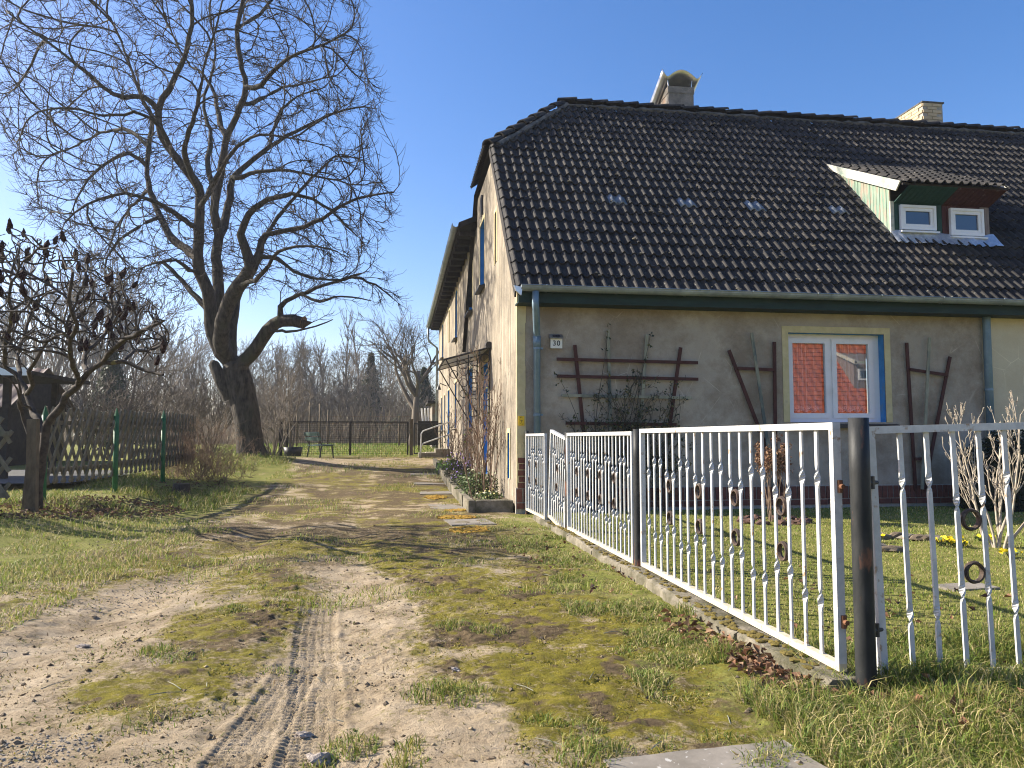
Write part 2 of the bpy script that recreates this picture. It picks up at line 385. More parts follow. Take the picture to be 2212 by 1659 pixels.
# ================================================================== GROUND
TREE = at_d(538, 976, 23.2)
def track_coords(x, y, a, b):
    a = np.array(a); b = np.array(b); d = b - a; L = np.hypot(*d); d = d / L
    s = (x - a[0]) * d[0] + (y - a[1]) * d[1]
    t = (x - a[0]) * d[1] - (y - a[1]) * d[0]
    return s, t, L
TRACKS = [((-0.24, 2.3), (-0.60, 6.2), 0.125, 0.010), ((-0.62, 2.3), (-0.50, 4.6), 0.11, 0.008), ((0.42, 4.1), (0.20, 5.9), 0.09, 0.006)]
def on_track(x, y):
    m = np.zeros_like(np.asarray(x, float))
    for a, b, w, dep in TRACKS:
        s, t, L = track_coords(np.asarray(x, float), np.asarray(y, float), a, b)
        m = np.maximum(m, (1 - sstep(w, w * 1.25, np.abs(t))) * sstep(-.05, .05, s) * (1 - sstep(L - .2, L, s)))
    return m
def gz(x, y, fine=True):
    x = np.asarray(x, float); y = np.asarray(y, float)
    back = sstep(13, 29, y)
    z = 0.47 * back + 0.24 * sstep(32, 48, y)
    z = z + 0.23 * (1 - sstep(-5.2, -3.2, x)) * sstep(6.5, 11, y) * (1 - back)
    r2 = (x - TREE.x) ** 2 + (y - TREE.y) ** 2
    z = z + 0.27 * np.exp(-r2 / (2 * 1.7 ** 2))
    z = z + 0.05 * sstep(2.05, 2.3, x) * (1 - sstep(11, 13, y))
    drive = sstep(-5.5, -3.5, x) * (1 - sstep(1.75, 1.95, x)) * (1 - sstep(27, 31, y))
    # two wheel ruts
    rut = np.exp(-((x + 0.35 + 0.03 * (y - 4)) / 0.30) ** 2) + np.exp(-((x + 2.0 - 0.05 * (y - 4)) / 0.32) ** 2)
    z = z - 0.045 * rut * drive * (1 - sstep(12, 20, y))
    z = z + (fbm(x * 1.3, y * 1.3, 3, 3) - 0.5) * 0.05 * (0.35 + 0.65 * drive) * (1 - sstep(60, 120, y))
    if fine:
        drive = drive * (1 - 0.8 * on_track(x, y))
        z = z + (fbm(x * 7, y * 7, 3, 9) - 0.5) * 0.036 * drive * (1 - sstep(9, 16, y))
        z = z + (np.abs(fbm(x * 19, y * 19, 2, 21) - 0.5) * -0.03 + 0.006) * drive * (1 - sstep(6, 10, y)) * sstep(0.45, 0.62, fbm(x * 2.1, y * 2.1, 3, 33))
    return z
def gzf(x, y): return float(gz(np.array([x]), np.array([y]), False)[0])

def tread(x, y):
    z = np.zeros_like(x)
    for a, b, w, dep in TRACKS:
        s, t, L = track_coords(x, y, a, b)
        t = t + 0.008 * np.sin(s * 3.0)
        inside = (1 - sstep(w * 0.93, w * 1.05, np.abs(t))) * sstep(0, 0.1, s) * (1 - sstep(L - 0.25, L, s))
        worn = 0.25 + 0.75 * sstep(0.34, 0.50, fbm(x * 2.3, y * 2.3, 3, 55))
        rib = np.abs(((t / 0.047) % 1) - 0.5)
        col = np.floor(t / 0.047)
        lug = np.abs((((s + 0.013 * col + 0.35 * np.abs(t)) / 0.037) % 1) - 0.5)
        groove = np.maximum(0.8 * sstep(0.40, 0.46, rib), sstep(0.26, 0.40, lug) * (1 - sstep(0.40, 0.46, rib) * .3))
        z = z - dep * inside * worn * groove
        z = z + 0.010 * np.exp(-((np.abs(t) - w * 1.12) / 0.022) ** 2) * sstep(0, 0.1, s) * (1 - sstep(L - 0.25, L, s)) * (fbm(x * 9, y * 9, 2, 5))
    return z

def axis(segs):
    out = []
    for a, b, st in segs: out.append(np.arange(a, b, st))
    return np.concatenate(out)
gx = np.concatenate([[-1600, -900, -400, -200, -110, -70, -45, -32, -24, -18, -14, -11],
                     axis([(-9.5, -6, 0.25), (-6, -3.0, 0.06), (-3.0, -0.92, 0.032), (-0.92, 0.02, 0.0085), (0.02, 0.46, 0.014), (0.46, 2.1, 0.032), (2.1, 4, 0.08), (4, 9, 0.3)]),
                     [9, 10, 12, 15, 20, 30, 50, 90, 180, 400, 900, 1600]])
gy = [-1200, -500, -200, -90, -45, -25, -14, -8, -4, -2, -1, 0, 0.6, 1.1, 1.5, 1.9, 2.2]
y = 2.4
while y < 5.4: gy.append(y); y += 0.0094
while y < 34: gy.append(y); y += 0.0088 + 0.0088 * (y - 5.2)
gy += [36, 38, 41, 45, 50, 56, 64, 75, 90, 110, 140, 190, 260, 400, 700, 1200, 2500]
gy = np.array(gy)
GX, GY = np.meshgrid(gx, gy)
def cover(x, y):
    """how the ground is covered: moss, grass, dark litter, reddish sand (each 0..1); bare sandy dirt is the rest"""
    n1 = fbm(x * 0.9, y * 0.9, 4, 101); n2 = fbm(x * 3.2, y * 3.2, 4, 131); n3 = fbm(x * 0.45, y * 0.45, 3, 151); n4 = fbm(x * 11, y * 11, 3, 171)
    j = (n2 - 0.5) * 0.55 + (n1 - 0.5) * 0.5 + (n4 - 0.5) * 0.25
    xr = x + 0.35 + 0.03 * (y - 4) + 0.15 * np.sin(y * 0.9)
    xl = x + 2.0 - 0.05 * (y - 4)
    fade = 1 - 0.55 * sstep(6.0, 10, y)
    dirt = np.maximum(np.exp(-(xr / 0.50) ** 2) * (1 - 0.55 * sstep(7.5, 9.5, y)), np.exp(-(xl / 0.62) ** 2) * fade * (1 - 0.35 * sstep(4.8, 8, y)))
    near = (1 - sstep(2.9, 4.2, y)) * sstep(-3.6, -2.9, x) * (1 - sstep(0.25, 0.75, x))
    dirt = np.maximum(dirt, near * 0.95)
    dirt = dirt * sstep(-3.4, -2.4, x) * (1 - sstep(11, 24, y) * 0.45)
    dirt = np.maximum(dirt, 0.8 * np.exp(-((y - 24.5) / 3.2) ** 2) * sstep(-3.6, -2.6, x))
    dirt = np.clip(dirt * (1 - 0.30 * sstep(6.3, 8.0, y)) + j * 1.25, 0, 1)
    dirt = sstep(0.28, 0.78, dirt)
    lawn = sstep(2.1, 2.25, x + (n2 - 0.5) * 0.1) * (1 - sstep(11.9, 12.1, y))
    left = (1 - sstep(-3.4, -2.3, x + (n1 - 0.5) * 1.6)) * sstep(4.2, 6.5, y + (n1 - 0.5) * 1.5)
    verge = sstep(1.15, 1.75, x + (n2 - 0.5) * 0.7) * (1 - sstep(11.5, 12.4, y))
    back = sstep(28.5, 30.5, y + (n2 - 0.5) * 3)
    grass = np.maximum(np.maximum(lawn, left * (0.55 + 0.6 * n2)), np.maximum(verge * (0.3 + 0.8 * n2), back))
    street = (1 - sstep(2.2, 2.9, y)) * sstep(1.4, 2.0, x)
    grass = np.maximum(grass, street)
    moss = (1 - dirt) * sstep(0.34, 0.60, n2 * 0.55 + n3 * 0.45 + 0.06) * 0.9
    hot = sstep(0.15, 0.6, x) * (1 - sstep(1.9, 2.0, x)) * sstep(2.7, 3.3, y) * (1 - sstep(6.5, 9, y))
    moss = np.maximum(moss, (1 - dirt) * hot * sstep(0.30, 0.46, n1 * 0.5 + n2 * 0.5))
    dark = sstep(0.50, 0.64, n2 * 0.55 + n4 * 0.45) * (1 - lawn) * (1 - dirt * 0.7) * (1 - back)
    dark = np.maximum(dark, 0.75 * sstep(6.0, 8.5, y) * (1 - sstep(22, 26, y)) * (1 - lawn) * sstep(0.40, 0.58, n1 * 0.5 + n2 * 0.5))
    under = np.exp(-(((x + 4.9) / 0.9) ** 2)) * sstep(9.0, 10.5, y) * (1 - sstep(12.8, 14.2, y))
    dark = np.maximum(dark, under * sstep(0.35, 0.5, n2))
    sand = np.exp(-((x + 0.75) / 0.35) ** 2) * np.exp(-((y - 13.5) / 2.2) ** 2) * sstep(0.4, 0.55, n2)
    return np.clip(moss, 0, 1), np.clip(grass, 0, 1), np.clip(dark, 0, 1), np.clip(sand, 0, 1)
GZ = gz(GX, GY) + tread(GX, GY)
cm, cg, cd, cs = cover(GX, GY)
GZ = GZ + 0.012 * cm * sstep(0.3, 0.8, fbm(GX * 14, GY * 14, 2, 77)) * (1 - sstep(6, 9, GY)) + 0.03 * cd * (fbm(GX * 26, GY * 26, 2, 71) - 0.35) * (1 - sstep(6, 9, GY))
ny, nx = GX.shape
ii = np.arange(ny * nx).reshape(ny, nx)
quads = np.stack([ii[:-1, :-1], ii[:-1, 1:], ii[1:, 1:], ii[1:, :-1]], -1).reshape(-1, 4)
def mat_ground():
    m, nt, b = _nt('ground_cover'); p = _pos(nt)
    a = nt.nodes.new('ShaderNodeAttribute'); a.attribute_name = 'tint'
    s = nt.nodes.new('ShaderNodeSeparateColor'); nt.links.new(a.outputs['Color'], s.inputs[0])
    al = a.outputs['Alpha']
    dirt = _ramp(nt, _noise(nt, p, 3.0, 9, 0.7), [(0.28, (0.20, 0.150, 0.092)), (0.46, (0.37, 0.290, 0.190)), (0.72, (0.51, 0.415, 0.295))])
    grit = _ramp(nt, _noise(nt, p, 70, 4, 0.7), [(0.30, (0.62, 0.60, 0.58)), (0.5, (1, 1, 1)), (0.72, (1.18, 1.16, 1.13))])
    dirt = _mix(nt, 0.75, dirt, grit, 'MULTIPLY')
    dirt = _mix(nt, al, dirt, (0.50, 0.34, 0.24))
    moss = _ramp(nt, _noise(nt, p, 9, 7, 0.7), [(0.26, (0.066, 0.048, 0.020)), (0.40, (0.128, 0.104, 0.022)), (0.52, (0.185, 0.160, 0.022)), (0.64, (0.25, 0.208, 0.030)), (0.80, (0.38, 0.29, 0.09))])
    mg = _ramp(nt, _noise(nt, p, 120, 3, 0.7), [(0.3, (0.5, 0.5, 0.5)), (0.6, (1.15, 1.15, 1.1))])
    moss = _mix(nt, 0.8, moss, mg, 'MULTIPLY')
    grass = _ramp(nt, _noise(nt, p, 2.2, 8, 0.7), [(0.3, (0.13, 0.15, 0.034)), (0.5, (0.22, 0.225, 0.055)), (0.7, (0.31, 0.275, 0.105))])
    gg = _ramp(nt, _noise(nt, p, 55, 4, 0.7), [(0.3, (0.42, 0.45, 0.4)), (0.62, (1.15, 1.15, 1.1))])
    grass = _mix(nt, 0.85, grass, gg, 'MULTIPLY')
    dark = _ramp(nt, _noise(nt, p, 24, 6, 0.7), [(0.3, (0.062, 0.043, 0.023)), (0.7, (0.18, 0.130, 0.074))])
    fine = _math(nt, 'ADD', _math(nt, 'MULTIPLY', _math(nt, 'SUBTRACT', _noise(nt, p, 26, 7, 0.78), 0.5), 2.6), _math(nt, 'MULTIPLY', _math(nt, 'SUBTRACT', _noise(nt, p, 4.5, 5, 0.7), 0.5), 1.3))
    def edge(ch):
        return _ramp(nt, _math(nt, 'ADD', ch, fine), [(0.22, 0.0), (0.78, 1.0)])
    c = _mix(nt, edge(_math(nt, 'MULTIPLY', s.outputs[0], 0.9)), dirt, moss)
    c = _mix(nt, edge(s.outputs[2]), c, dark)
    c = _mix(nt, edge(s.outputs[1]), c, grass)
    nt.links.new(c, b.inputs['Base Color']); b.inputs['Roughness'].default_value = 0.95; b.inputs['Specular IOR Level'].default_value = 0.12
    h = _math(nt, 'ADD', _noise(nt, p, 34, 6, 0.75), _math(nt, 'MULTIPLY', _noise(nt, p, 150, 3, 0.7), 0.5))
    _bump(nt, b, h, 0.85, 0.024)
    return m
tint = np.stack([cm, cg, cd, cs], -1).reshape(-1, 4)
put('ground', fast_mesh('ground', np.stack([GX, GY, GZ], -1).reshape(-1, 3), [quads], mat_ground(), True, tint), kind='structure')

# ================================================================== HOUSE
X0, Y0 = 1.86, 12.0                      # outer corner of the house
SL = R(46.0); CS, SN = math.cos(SL), math.sin(SL)
EV = Vector((1.76, 11.62, 3.50))         # lower left corner of the front roof slope
RIDGE_S = 7.28                            # slope length
RX1 = 17.5                               # right end of the roof, outside the picture
def roof_pt(x, s, n=0.0): return Vector((x, EV.y + s * CS - n * SN, EV.z + s * SN + n * CS))
def roof_z(y): return EV.z + (y - EV.y) * SN / CS
RIDGE = roof_pt(3.6, RIDGE_S)
house = thing('farmhouse', 'rendered village house with black tiled half-hipped roof and blue reveals', 'house', (X0, Y0, 0))

def grid_wall(mb, o, eu, ev, en, ur, vr, holes, depth, clip=None):
    """plastered face with recessed openings; returns the reveal mesh"""
    o, eu, ev, en = Vector(o), Vector(eu), Vector(ev), Vector(en)
    us = sorted(set([ur[0], ur[1]] + [h[k] for h in holes for k in (0, 1)]))
    vs_ = sorted(set([vr[0], vr[1]] + [h[k] for h in holes for k in (2, 3)]))
    for a, b in zip(us[:-1], us[1:]):
        for c, d in zip(vs_[:-1], vs_[1:]):
            um, vm = (a + b) / 2, (c + d) / 2
            if any(h[0] < um < h[1] and h[2] < vm < h[3] for h in holes): continue
            pts = [(a, c), (b, c), (b, d), (a, d)]
            for (A, B, Cc) in (clip or []):
                out = []
                for i in range(len(pts)):
                    p, q = pts[i], pts[(i + 1) % len(pts)]
                    fp, fq = A * p[0] + B * p[1] - Cc, A * q[0] + B * q[1] - Cc
                    if fp <= 0: out.append(p)
                    if fp * fq < 0:
                        t = fp / (fp - fq); out.append((p[0] + t * (q[0] - p[0]), p[1] + t * (q[1] - p[1])))
                pts = out
                if len(pts) < 3: break
            if len(pts) >= 3: mb.poly([o + eu * u + ev * v for u, v in pts])
def reveal(o, eu, ev, en, h, depth):
    o, eu, ev, en = Vector(o), Vector(eu), Vector(ev), Vector(en)
    q = [(h[0], h[2]), (h[1], h[2]), (h[1], h[3]), (h[0], h[3])]
    mb = MB()
    for i in range(4):
        (a, b), (c, d) = q[i], q[(i + 1) % 4]
        p0 = o + eu * a + ev * b; p1 = o + eu * c + ev * d
        mb.poly([p0, p1, p1 - en * depth, p0 - en * depth])
    return mb

# ---- front wall
FW = (6.45, 8.20, 1.45, 2.95)            # window opening x0 x1 z0 z1
mb = MB()
grid_wall(mb, (0, Y0, 0), (1, 0, 0), (0, 0, 1), (0, -1, 0), (X0, 10.06), (0.40, 3.72), [FW], 0.2)
front = part('front_wall', mb, M['stucco_front'], house)
mb = MB().poly([(10.06, Y0, -0.2), (RX1, Y0, -0.2), (RX1, Y0, 3.72), (10.06, Y0, 3.72)])
part('neighbour_wall', mb, M['stucco_cream'], house, label='smooth cream rendered wall of the adjoining half')
rv = reveal((0, Y0, 0), (1, 0, 0), (0, 0, 1), (0, -1, 0), FW, 0.17)
part('window_reveal', rv, M['blue_paint'], house)
# yellow painted band round the window and at the corner
mb = MB(); tb = 0.11
mb.span((FW[0] - tb, Y0 - 0.012, FW[2]), (FW[0], Y0 + 0.01, FW[3] + tb))
mb.span((FW[1], Y0 - 0.012, FW[2]), (FW[1] + tb, Y0 + 0.01, FW[3] + tb))
mb.span((FW[0] + 0.0005, Y0 - 0.012, FW[3]), (FW[1] - 0.0005, Y0 + 0.01, FW[3] + tb))
part('window_surround', mb, M['yellow_trim'], house)
mb = MB()
for i in range(18):                       # flaking corner strip
    z = 0.42 + i * 0.173
    mb.span((X0 - 0.010 - 0.004 * random.random(), Y0 - 0.014 - 0.004 * random.random(), z), (X0 + 0.115 + 0.02 * random.random(), Y0 + 0.02, z + 0.1725))
part('corner_strip', mb, M['yellow_trim'], house)
# plinth of red brick: a soldier course over a stretcher course, bricks proud of their mortar
mb = MB().span((X0 - 0.03, Y0 - 0.015, -0.25), (10.05, Y0 + 0.05, 0.40))
plinth = part('plinth', mb, M['brick_mortar'], house)
bm_s = MB().box((0, 0, 0), (0.082, 0.02, 0.20)).mesh('brick', M['brick'])
bm_l = MB().box((0, 0, 0), (0.21, 0.02, 0.085)).mesh('brick', M['brick'])
n = 0
for i in range(80):
    x = X0 + 0.03 + i * 0.102
    if x > 10.0: break
    put('brick', bm_s, plinth, Matrix.Translation((x + random.uniform(-.003, .003), Y0 - 0.02 + random.uniform(-.006, .004), 0.285)) @ Matrix.Rotation(random.uniform(-.03, .03), 4, 'Y'))
for i in range(36):
    x = X0 + 0.09 + i * 0.228
    if x > 9.95: break
    put('brick', bm_l, plinth, Matrix.Translation((x, Y0 - 0.02 + random.uniform(-.006, .004), 0.125 + random.uniform(-.004, .004))))
for k in range(5):                         # bare bricks at the foot of the corner
    put('brick', bm_l, plinth, Matrix.Translation((X0 + (0.125 if k % 2 else 0.11), Y0 - 0.012, 0.44 + k * 0.098)))
# front window: two white sashes, panes, lace curtain, dark room
win = part('window', MB().span((FW[0], Y0 + 0.16, FW[2]), (FW[0] + 0.07, Y0 + 0.22, FW[3])).span((FW[1] - 0.115, Y0 + 0.16, FW[2]), (FW[1] - 0.001, Y0 + 0.22, FW[3]))
           .span((FW[0] + 0.07, Y0 + 0.16, FW[3] - 0.07), (FW[1] - 0.115, Y0 + 0.22, FW[3])).span((FW[0] + 0.07, Y0 + 0.16, FW[2]), (FW[1] - 0.115, Y0 + 0.22, FW[2] + 0.07)), M['pvc'], house)
wx0, wx1 = FW[0] + 0.07, FW[1] - 0.115; wm = (wx0 + wx1) / 2
glass = mat_glass('window_glass', 0.21, (0.85, 0.86, 0.86))
def curtain_mat():
    m, nt, b = _nt('lace_curtain'); p = _pos(nt)
    b.inputs['Base Color'].default_value = (0.8, 0.8, 0.8, 1); b.inputs['Roughness'].default_value = 0.9
    t = nt.nodes.new('ShaderNodeBsdfTransparent'); mx = nt.nodes.new('ShaderNodeMixShader')
    v = nt.nodes.new('ShaderNodeTexVoronoi'); v.feature = 'DISTANCE_TO_EDGE'; v.inputs['Scale'].default_value = 28; nt.links.new(p, v.inputs['Vector'])
    net = _ramp(nt, v.outputs['Distance'], [(0.0, 0.95), (0.10, 0.95), (0.16, 0.40)])
    sx = nt.nodes.new('ShaderNodeSeparateXYZ'); nt.links.new(p, sx.inputs[0])
    band = _ramp(nt, _math(nt, 'MULTIPLY', _math(nt, 'SUBTRACT', sx.outputs['Z'], 1.3), 0.6), [(0.24, 1.0), (0.27, 0.0)])
    f = _mix(nt, band, (0.45, 0.45, 0.45), net)
    nt.links.new(f, mx.inputs[0]); nt.links.new(t.outputs[0], mx.inputs[1]); nt.links.new(b.outputs[0], mx.inputs[2])
    nt.links.new(mx.outputs[0], nt.nodes['Material Output'].inputs['Surface'])
    return m
lace = curtain_mat()
for a, b in ((wx0, wm - 0.02), (wm + 0.02, wx1)):
    w = 0.085; f = MB()
    f.span((a, Y0 + 0.145, FW[2] + 0.07), (a + w, Y0 + 0.2, FW[3] - 0.07)).span((b - w, Y0 + 0.145, FW[2] + 0.07), (b, Y0 + 0.2, FW[3] - 0.07))
    f.span((a + w, Y0 + 0.145, FW[2] + 0.07), (b - w, Y0 + 0.2, FW[2] + 0.07 + w)).span((a + w, Y0 + 0.145, FW[3] - 0.07 - w), (b - w, Y0 + 0.2, FW[3] - 0.07))
    # thin bead towards the glass
    part('sash', f, M['pvc'], win)
    z0, z1 = FW[2] + 0.07 + w, FW[3] - 0.07 - w
    part('pane', MB().poly([(a + w, Y0 + 0.18, z0), (b - w, Y0 + 0.18, z0), (b - w, Y0 + 0.18, z1), (a + w, Y0 + 0.18, z1)]), glass, win)
    cb = MB(); K = 60; prev = None
    for k in range(K + 1):
        x = a + 0.05 + (b - a - 0.12) * k / K
        y = Y0 + 0.32 + 0.03 * math.sin(k * 0.9) + 0.012 * math.sin(k * 2.3)
        zb = 1.66 - 0.035 * abs(math.sin(k / K * math.pi * 4.5)); cur = [(x, y, zb), (x, y, 1.95), (x, y, 2.93)]
        if prev: cb.poly([prev[0], cur[0], cur[1], prev[1]]); cb.poly([prev[1], cur[1], cur[2], prev[2]])
        prev = cur
    part('curtain', cb, lace, win, True)
part('mullion', MB().span((wm - 0.02, Y0 + 0.165, FW[2] + 0.07), (wm + 0.02, Y0 + 0.20, FW[3] - 0.07)), M['pvc'], win)
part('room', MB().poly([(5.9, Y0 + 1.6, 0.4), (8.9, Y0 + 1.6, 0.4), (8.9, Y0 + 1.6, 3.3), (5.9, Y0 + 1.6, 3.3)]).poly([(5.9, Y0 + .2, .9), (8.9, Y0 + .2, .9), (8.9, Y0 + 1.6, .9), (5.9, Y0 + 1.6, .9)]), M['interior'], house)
part('window_sill', MB().extrude([(FW[0] - 0.02, Y0 - 0.10, FW[2] - 0.045), (FW[0] - 0.02, Y0 + 0.16, FW[2] + 0.0), (FW[0] - 0.02, Y0 + 0.16, FW[2] - 0.10), (FW[0] - 0.02, Y0 - 0.10, FW[2] - 0.10)], (FW[1] - FW[0] + 0.2, 0, 0)), M['black_iron'], house)

# ---- side wall with its openings (y0, y1, z0, z1)
YE = 36.3; WT = 6.34                      # far end and top of the long wing
sideh = {'upper_window': [(16.75, 17.7, 4.60, 6.10), (19.55, 20.5, 4.50, 6.02), (24.7, 25.65, 4.45, 6.02), (32.4, 33.4, 4.6, 6.05)],
         'slim_window': [(28.4, 28.9, 4.75, 5.95), (14.62, 14.9, 4.60, 5.62)],
         'door': [(16.0, 16.95, 0.42, 2.78), (28.3, 29.3, 0.75, 2.95)],
         'lower_window': [(19.5, 20.55, 1.45, 2.98), (24.8, 25.7, 1.5, 3.0), (31.0, 31.6, 1.5, 2.9), (33.0, 33.8, 1.5, 2.9)],
         'cellar_hatch': [(12.82, 13.08, 0.50, 1.27)]}
holes = [h for k in sideh for h in sideh[k]]
tanS = SN / CS
clipf = [(-tanS, 1.0, EV.z - tanS * EV.y - 0.10)]        # under the front slope
mb = MB()
SO = (X0, 0, 0); EU, EVv, EN = (0, 1, 0), (0, 0, 1), (-1, 0, 0)
grid_wall(mb, SO, EU, EVv, EN, (Y0, 15.1), (0.0, 7.0), [h for h in holes if h[1] < 15.1], 0.2, clipf)
grid_wall(mb, SO, EU, EVv, EN, (15.1, 18.45), (0.0, 6.95), [h for h in holes if 15.1 < h[0] and h[1] < 18.45], 0.2)
grid_wall(mb, SO, EU, EVv, EN, (18.45, YE), (0.0, WT), [h for h in holes if h[0] > 18.45], 0.2)
mb.poly([(X0, YE, 0), (9.0, YE, 0), (9.0, YE, WT), (X0, YE, WT)])
part('side_wall', mb, M['stucco_side'], house)
ST = 0.075
dark_glass = mat_noise('dark_glass', (0.02, 0.025, 0.03), (0.03, 0.035, 0.045), 2, 0.04, 0.0, spec=0.8)
for nm, hs in sideh.items():
    for h in hs:
        o = part('doorway' if nm == 'door' else 'window', reveal(SO, EU, EVv, EN, h, 0.38), M['blue_paint'] if nm != 'slim_window' else M['stucco_side'], house)
        t = MB()
        t.span((X0 - 0.012, h[0] - ST, h[2]), (X0 + 0.004, h[0], h[3] + ST)).span((X0 - 0.012, h[1], h[2]), (X0 + 0.004, h[1] + ST, h[3] + ST)).span((X0 - 0.012, h[0] + .0005, h[3]), (X0 + 0.004, h[1] - .0005, h[3] + ST))
        part('surround', t, M['yellow_trim'], o)
        if nm == 'door' or nm == 'cellar_hatch':
            d = MB().span((X0 + 0.31, h[0], h[2]), (X0 + 0.36, h[1], h[3]))
            for k in range(3):
                zz = h[2] + 0.15 + k * (h[3] - h[2] - 0.2) / 3
                d.span((X0 + 0.295, h[0] + 0.08, zz), (X0 + 0.311, h[1] - 0.08, zz + (h[3] - h[2]) * 0.24))
            part('door_leaf', d, M['blue_paint'], o)
        else:
            fr = MB(); w = 0.07
            fr.span((X0 + 0.27, h[0], h[2]), (X0 + 0.32, h[0] + w, h[3])).span((X0 + 0.27, h[1] - w, h[2]), (X0 + 0.32, h[1], h[3])).span((X0 + 0.27, h[0] + w, h[3] - w), (X0 + 0.32, h[1] - w, h[3])).span((X0 + 0.27, h[0] + w, h[2]), (X0 + 0.32, h[1] - w, h[2] + w))
            part('frame', fr, M['blue_paint'] if nm != 'slim_window' else M['pvc'], o)
            part('pane', MB().poly([(X0 + 0.30, h[0], h[2]), (X0 + 0.30, h[1], h[2]), (X0 + 0.30, h[1], h[3]), (X0 + 0.30, h[0], h[3])]), dark_glass, o)
            if nm != 'slim_window':
                part('sill', MB().extrude([(X0 + 0.14, h[0] - 0.07, h[2] + 0.01), (X0 - 0.13, h[0] - 0.07, h[2] - 0.06), (X0 - 0.13, h[0] - 0.07, h[2] - 0.09), (X0 + 0.14, h[0] - 0.07, h[2] - 0.05)], (0, h[1] - h[0] + 0.14, 0)), M['black_iron'], o)
# wrought-iron anchor bars on the gable and a wall lamp further back
mb = MB()
for dy, dz in ((0, 0), (0.14, 0.05), (0.28, 0.02)): mb.span((X0 - 0.03, 17.1 + dy, 6.25 + dz), (X0, 17.13 + dy, 6.7 + dz))
part('wall_anchor', mb, M['black_iron'], house)
part('wall_lamp', MB().tube([(X0, 30.2, 3.2), (X0 - 0.25, 30.2, 3.3), (X0 - 0.3, 30.2, 3.2)], 0.02, 6).tube([(X0 - 0.3, 30.2, 3.22), (X0 - 0.3, 30.2, 3.05)], [0.03, 0.10], 10), M['black_iron'], house)

# ---- roof: underlay, tiles, ridge
mb = MB()
t = 0.06
AP = roof_pt(3.62, RIDGE_S - 0.02)         # apex of the half-hip
HZ = roof_z(15.10)
A = [roof_pt(EV.x + 0.03, 0.03, -t), roof_pt(RX1, 0.03, -t), roof_pt(RX1, RIDGE_S - .03, -t), Vector((AP.x, AP.y, AP.z - t)), Vector((EV.x + 0.03, 15.10, HZ - t))]
mb.poly(A)
RB = AP.y + 1.85
mb.poly([Vector((EV.x, 15.10, HZ - t)), Vector((AP.x, AP.y, AP.z - t)), Vector((EV.x, AP.y * 2 - 15.10, HZ - t))])
mb.poly([Vector((AP.x, AP.y, AP.z - t)), Vector((RX1, AP.y, AP.z - t)), Vector((RX1, AP.y + 4.9, AP.z - t - 4.9 * tanS)), Vector((EV.x, AP.y + 4.9, AP.z - t - 4.9 * tanS)), Vector((EV.x, AP.y * 2 - 15.10, HZ - t))])
roof = part('roof', mb, M['dark_timber'], house)
TW, TG, TL = 0.342, 0.345, 0.405          # tile width, gauge, length
def tile_mesh(seed):
    rr = random.Random(seed); pr = []; per = 2; K = 9
    for k in range(per * K + 1):
        u = k / (per * K) * per; f = u % 1.0 if k < per * K else 0.0
        hgt = 0.052 * max(0.0, math.sin(math.pi * min(1, max(0, (f - 0.18) / 0.52)))) ** 0.62 if 0.18 < f < 0.70 else 0.0
        pr.append((TW * u / per, hgt))
    m_ = MB(); n_ = len(pr)
    chip = [rr.uniform(-0.006, 0.006) if rr.random() < 0.3 else 0 for _ in pr]
    rows = [(-0.0, 0.036), (0.0, 0.058), (TL * 0.55, 0.040), (TL, 0.016)]
    for (s_, o_) in rows:
        for i, (x_, h_) in enumerate(pr):
            m_.v.append((x_, s_ + (chip[i] if s_ == 0 else 0), h_ + o_ - 0.02))
    for r_ in range(3):
        for i in range(n_ - 1):
            a_ = r_ * n_ + i; m_.f.append((a_, a_ + 1, a_ + 1 + n_, a_ + n_))
    return m_
TM = [tile_mesh(k) for k in range(4)]
TME = [t_.mesh('roof_tile', M['tile']) for t_ in TM]
RM = Matrix(((1, 0, 0), (0, CS, -SN), (0, SN, CS))).to_4x4()
def in_dormer(x, s): return 9.15 < x + TW / 2 < 11.1 and 2.05 < s < 3.3
tiles = []
NR = int(RIDGE_S / TG)
for r in range(NR):
    s = r * TG - 0.02
    y = EV.y + s * CS
    for c in range(int((RX1 - EV.x) / TW)):
        x = EV.x + c * TW + random.uniform(-.004, .004)
        if y + 0.10 > 15.10 and x < EV.x + (y + 0.12 - 15.10) / (AP.y - 15.10) * (AP.x - EV.x) - 0.12: continue
        if in_dormer(x, s): continue
        xv = 15.6 * 0 + (y * math.tan(R(42.3)) + 0.4)
        if x > xv: continue
        p = roof_pt(x, s + random.uniform(-.008, .008) - (random.uniform(.02, .05) if random.random() < .035 else 0))
        mt = Matrix.Translation(p) @ RM @ Matrix.Rotation(random.uniform(-.022, .022), 4, 'Z') @ Matrix.Rotation(random.uniform(-.02, .02), 4, 'Y') @ Matrix.Rotation(random.uniform(-.012, .018), 4, 'X')
        tiles.append(((p - _C).length, r, c, mt))
tiles.sort(key=lambda q: q[0])
CLEAR = {(7, 7), (7, 8), (7, 13), (7, 14), (7, 18), (7, 19), (7, 24)}
clear_m = MB(); clear_m.v = list(TM[0].v); clear_m.f = list(TM[0].f)
clear_me = clear_m.mesh('clear_roof_tile', M['clear_tile'], True)
rest = MB(); k = 0
for dist, r, c, mt in tiles:
    if (r, c) in {(8, 6), (8, 10), (8, 14), (8, 19)}:
        put('clear_roof_tile', clear_me, roof, mt); continue
    k += 1
    if k <= 300: put('roof_tile', TME[(r * 7 + c * 3) % 4], roof, mt)
    else: rest.add([mt @ Vector(v) for v in TM[(r * 7 + c * 3) % 4].v], TM[0].f)
part('far_roof_tile', rest, M['tile'], roof, kind='stuff')
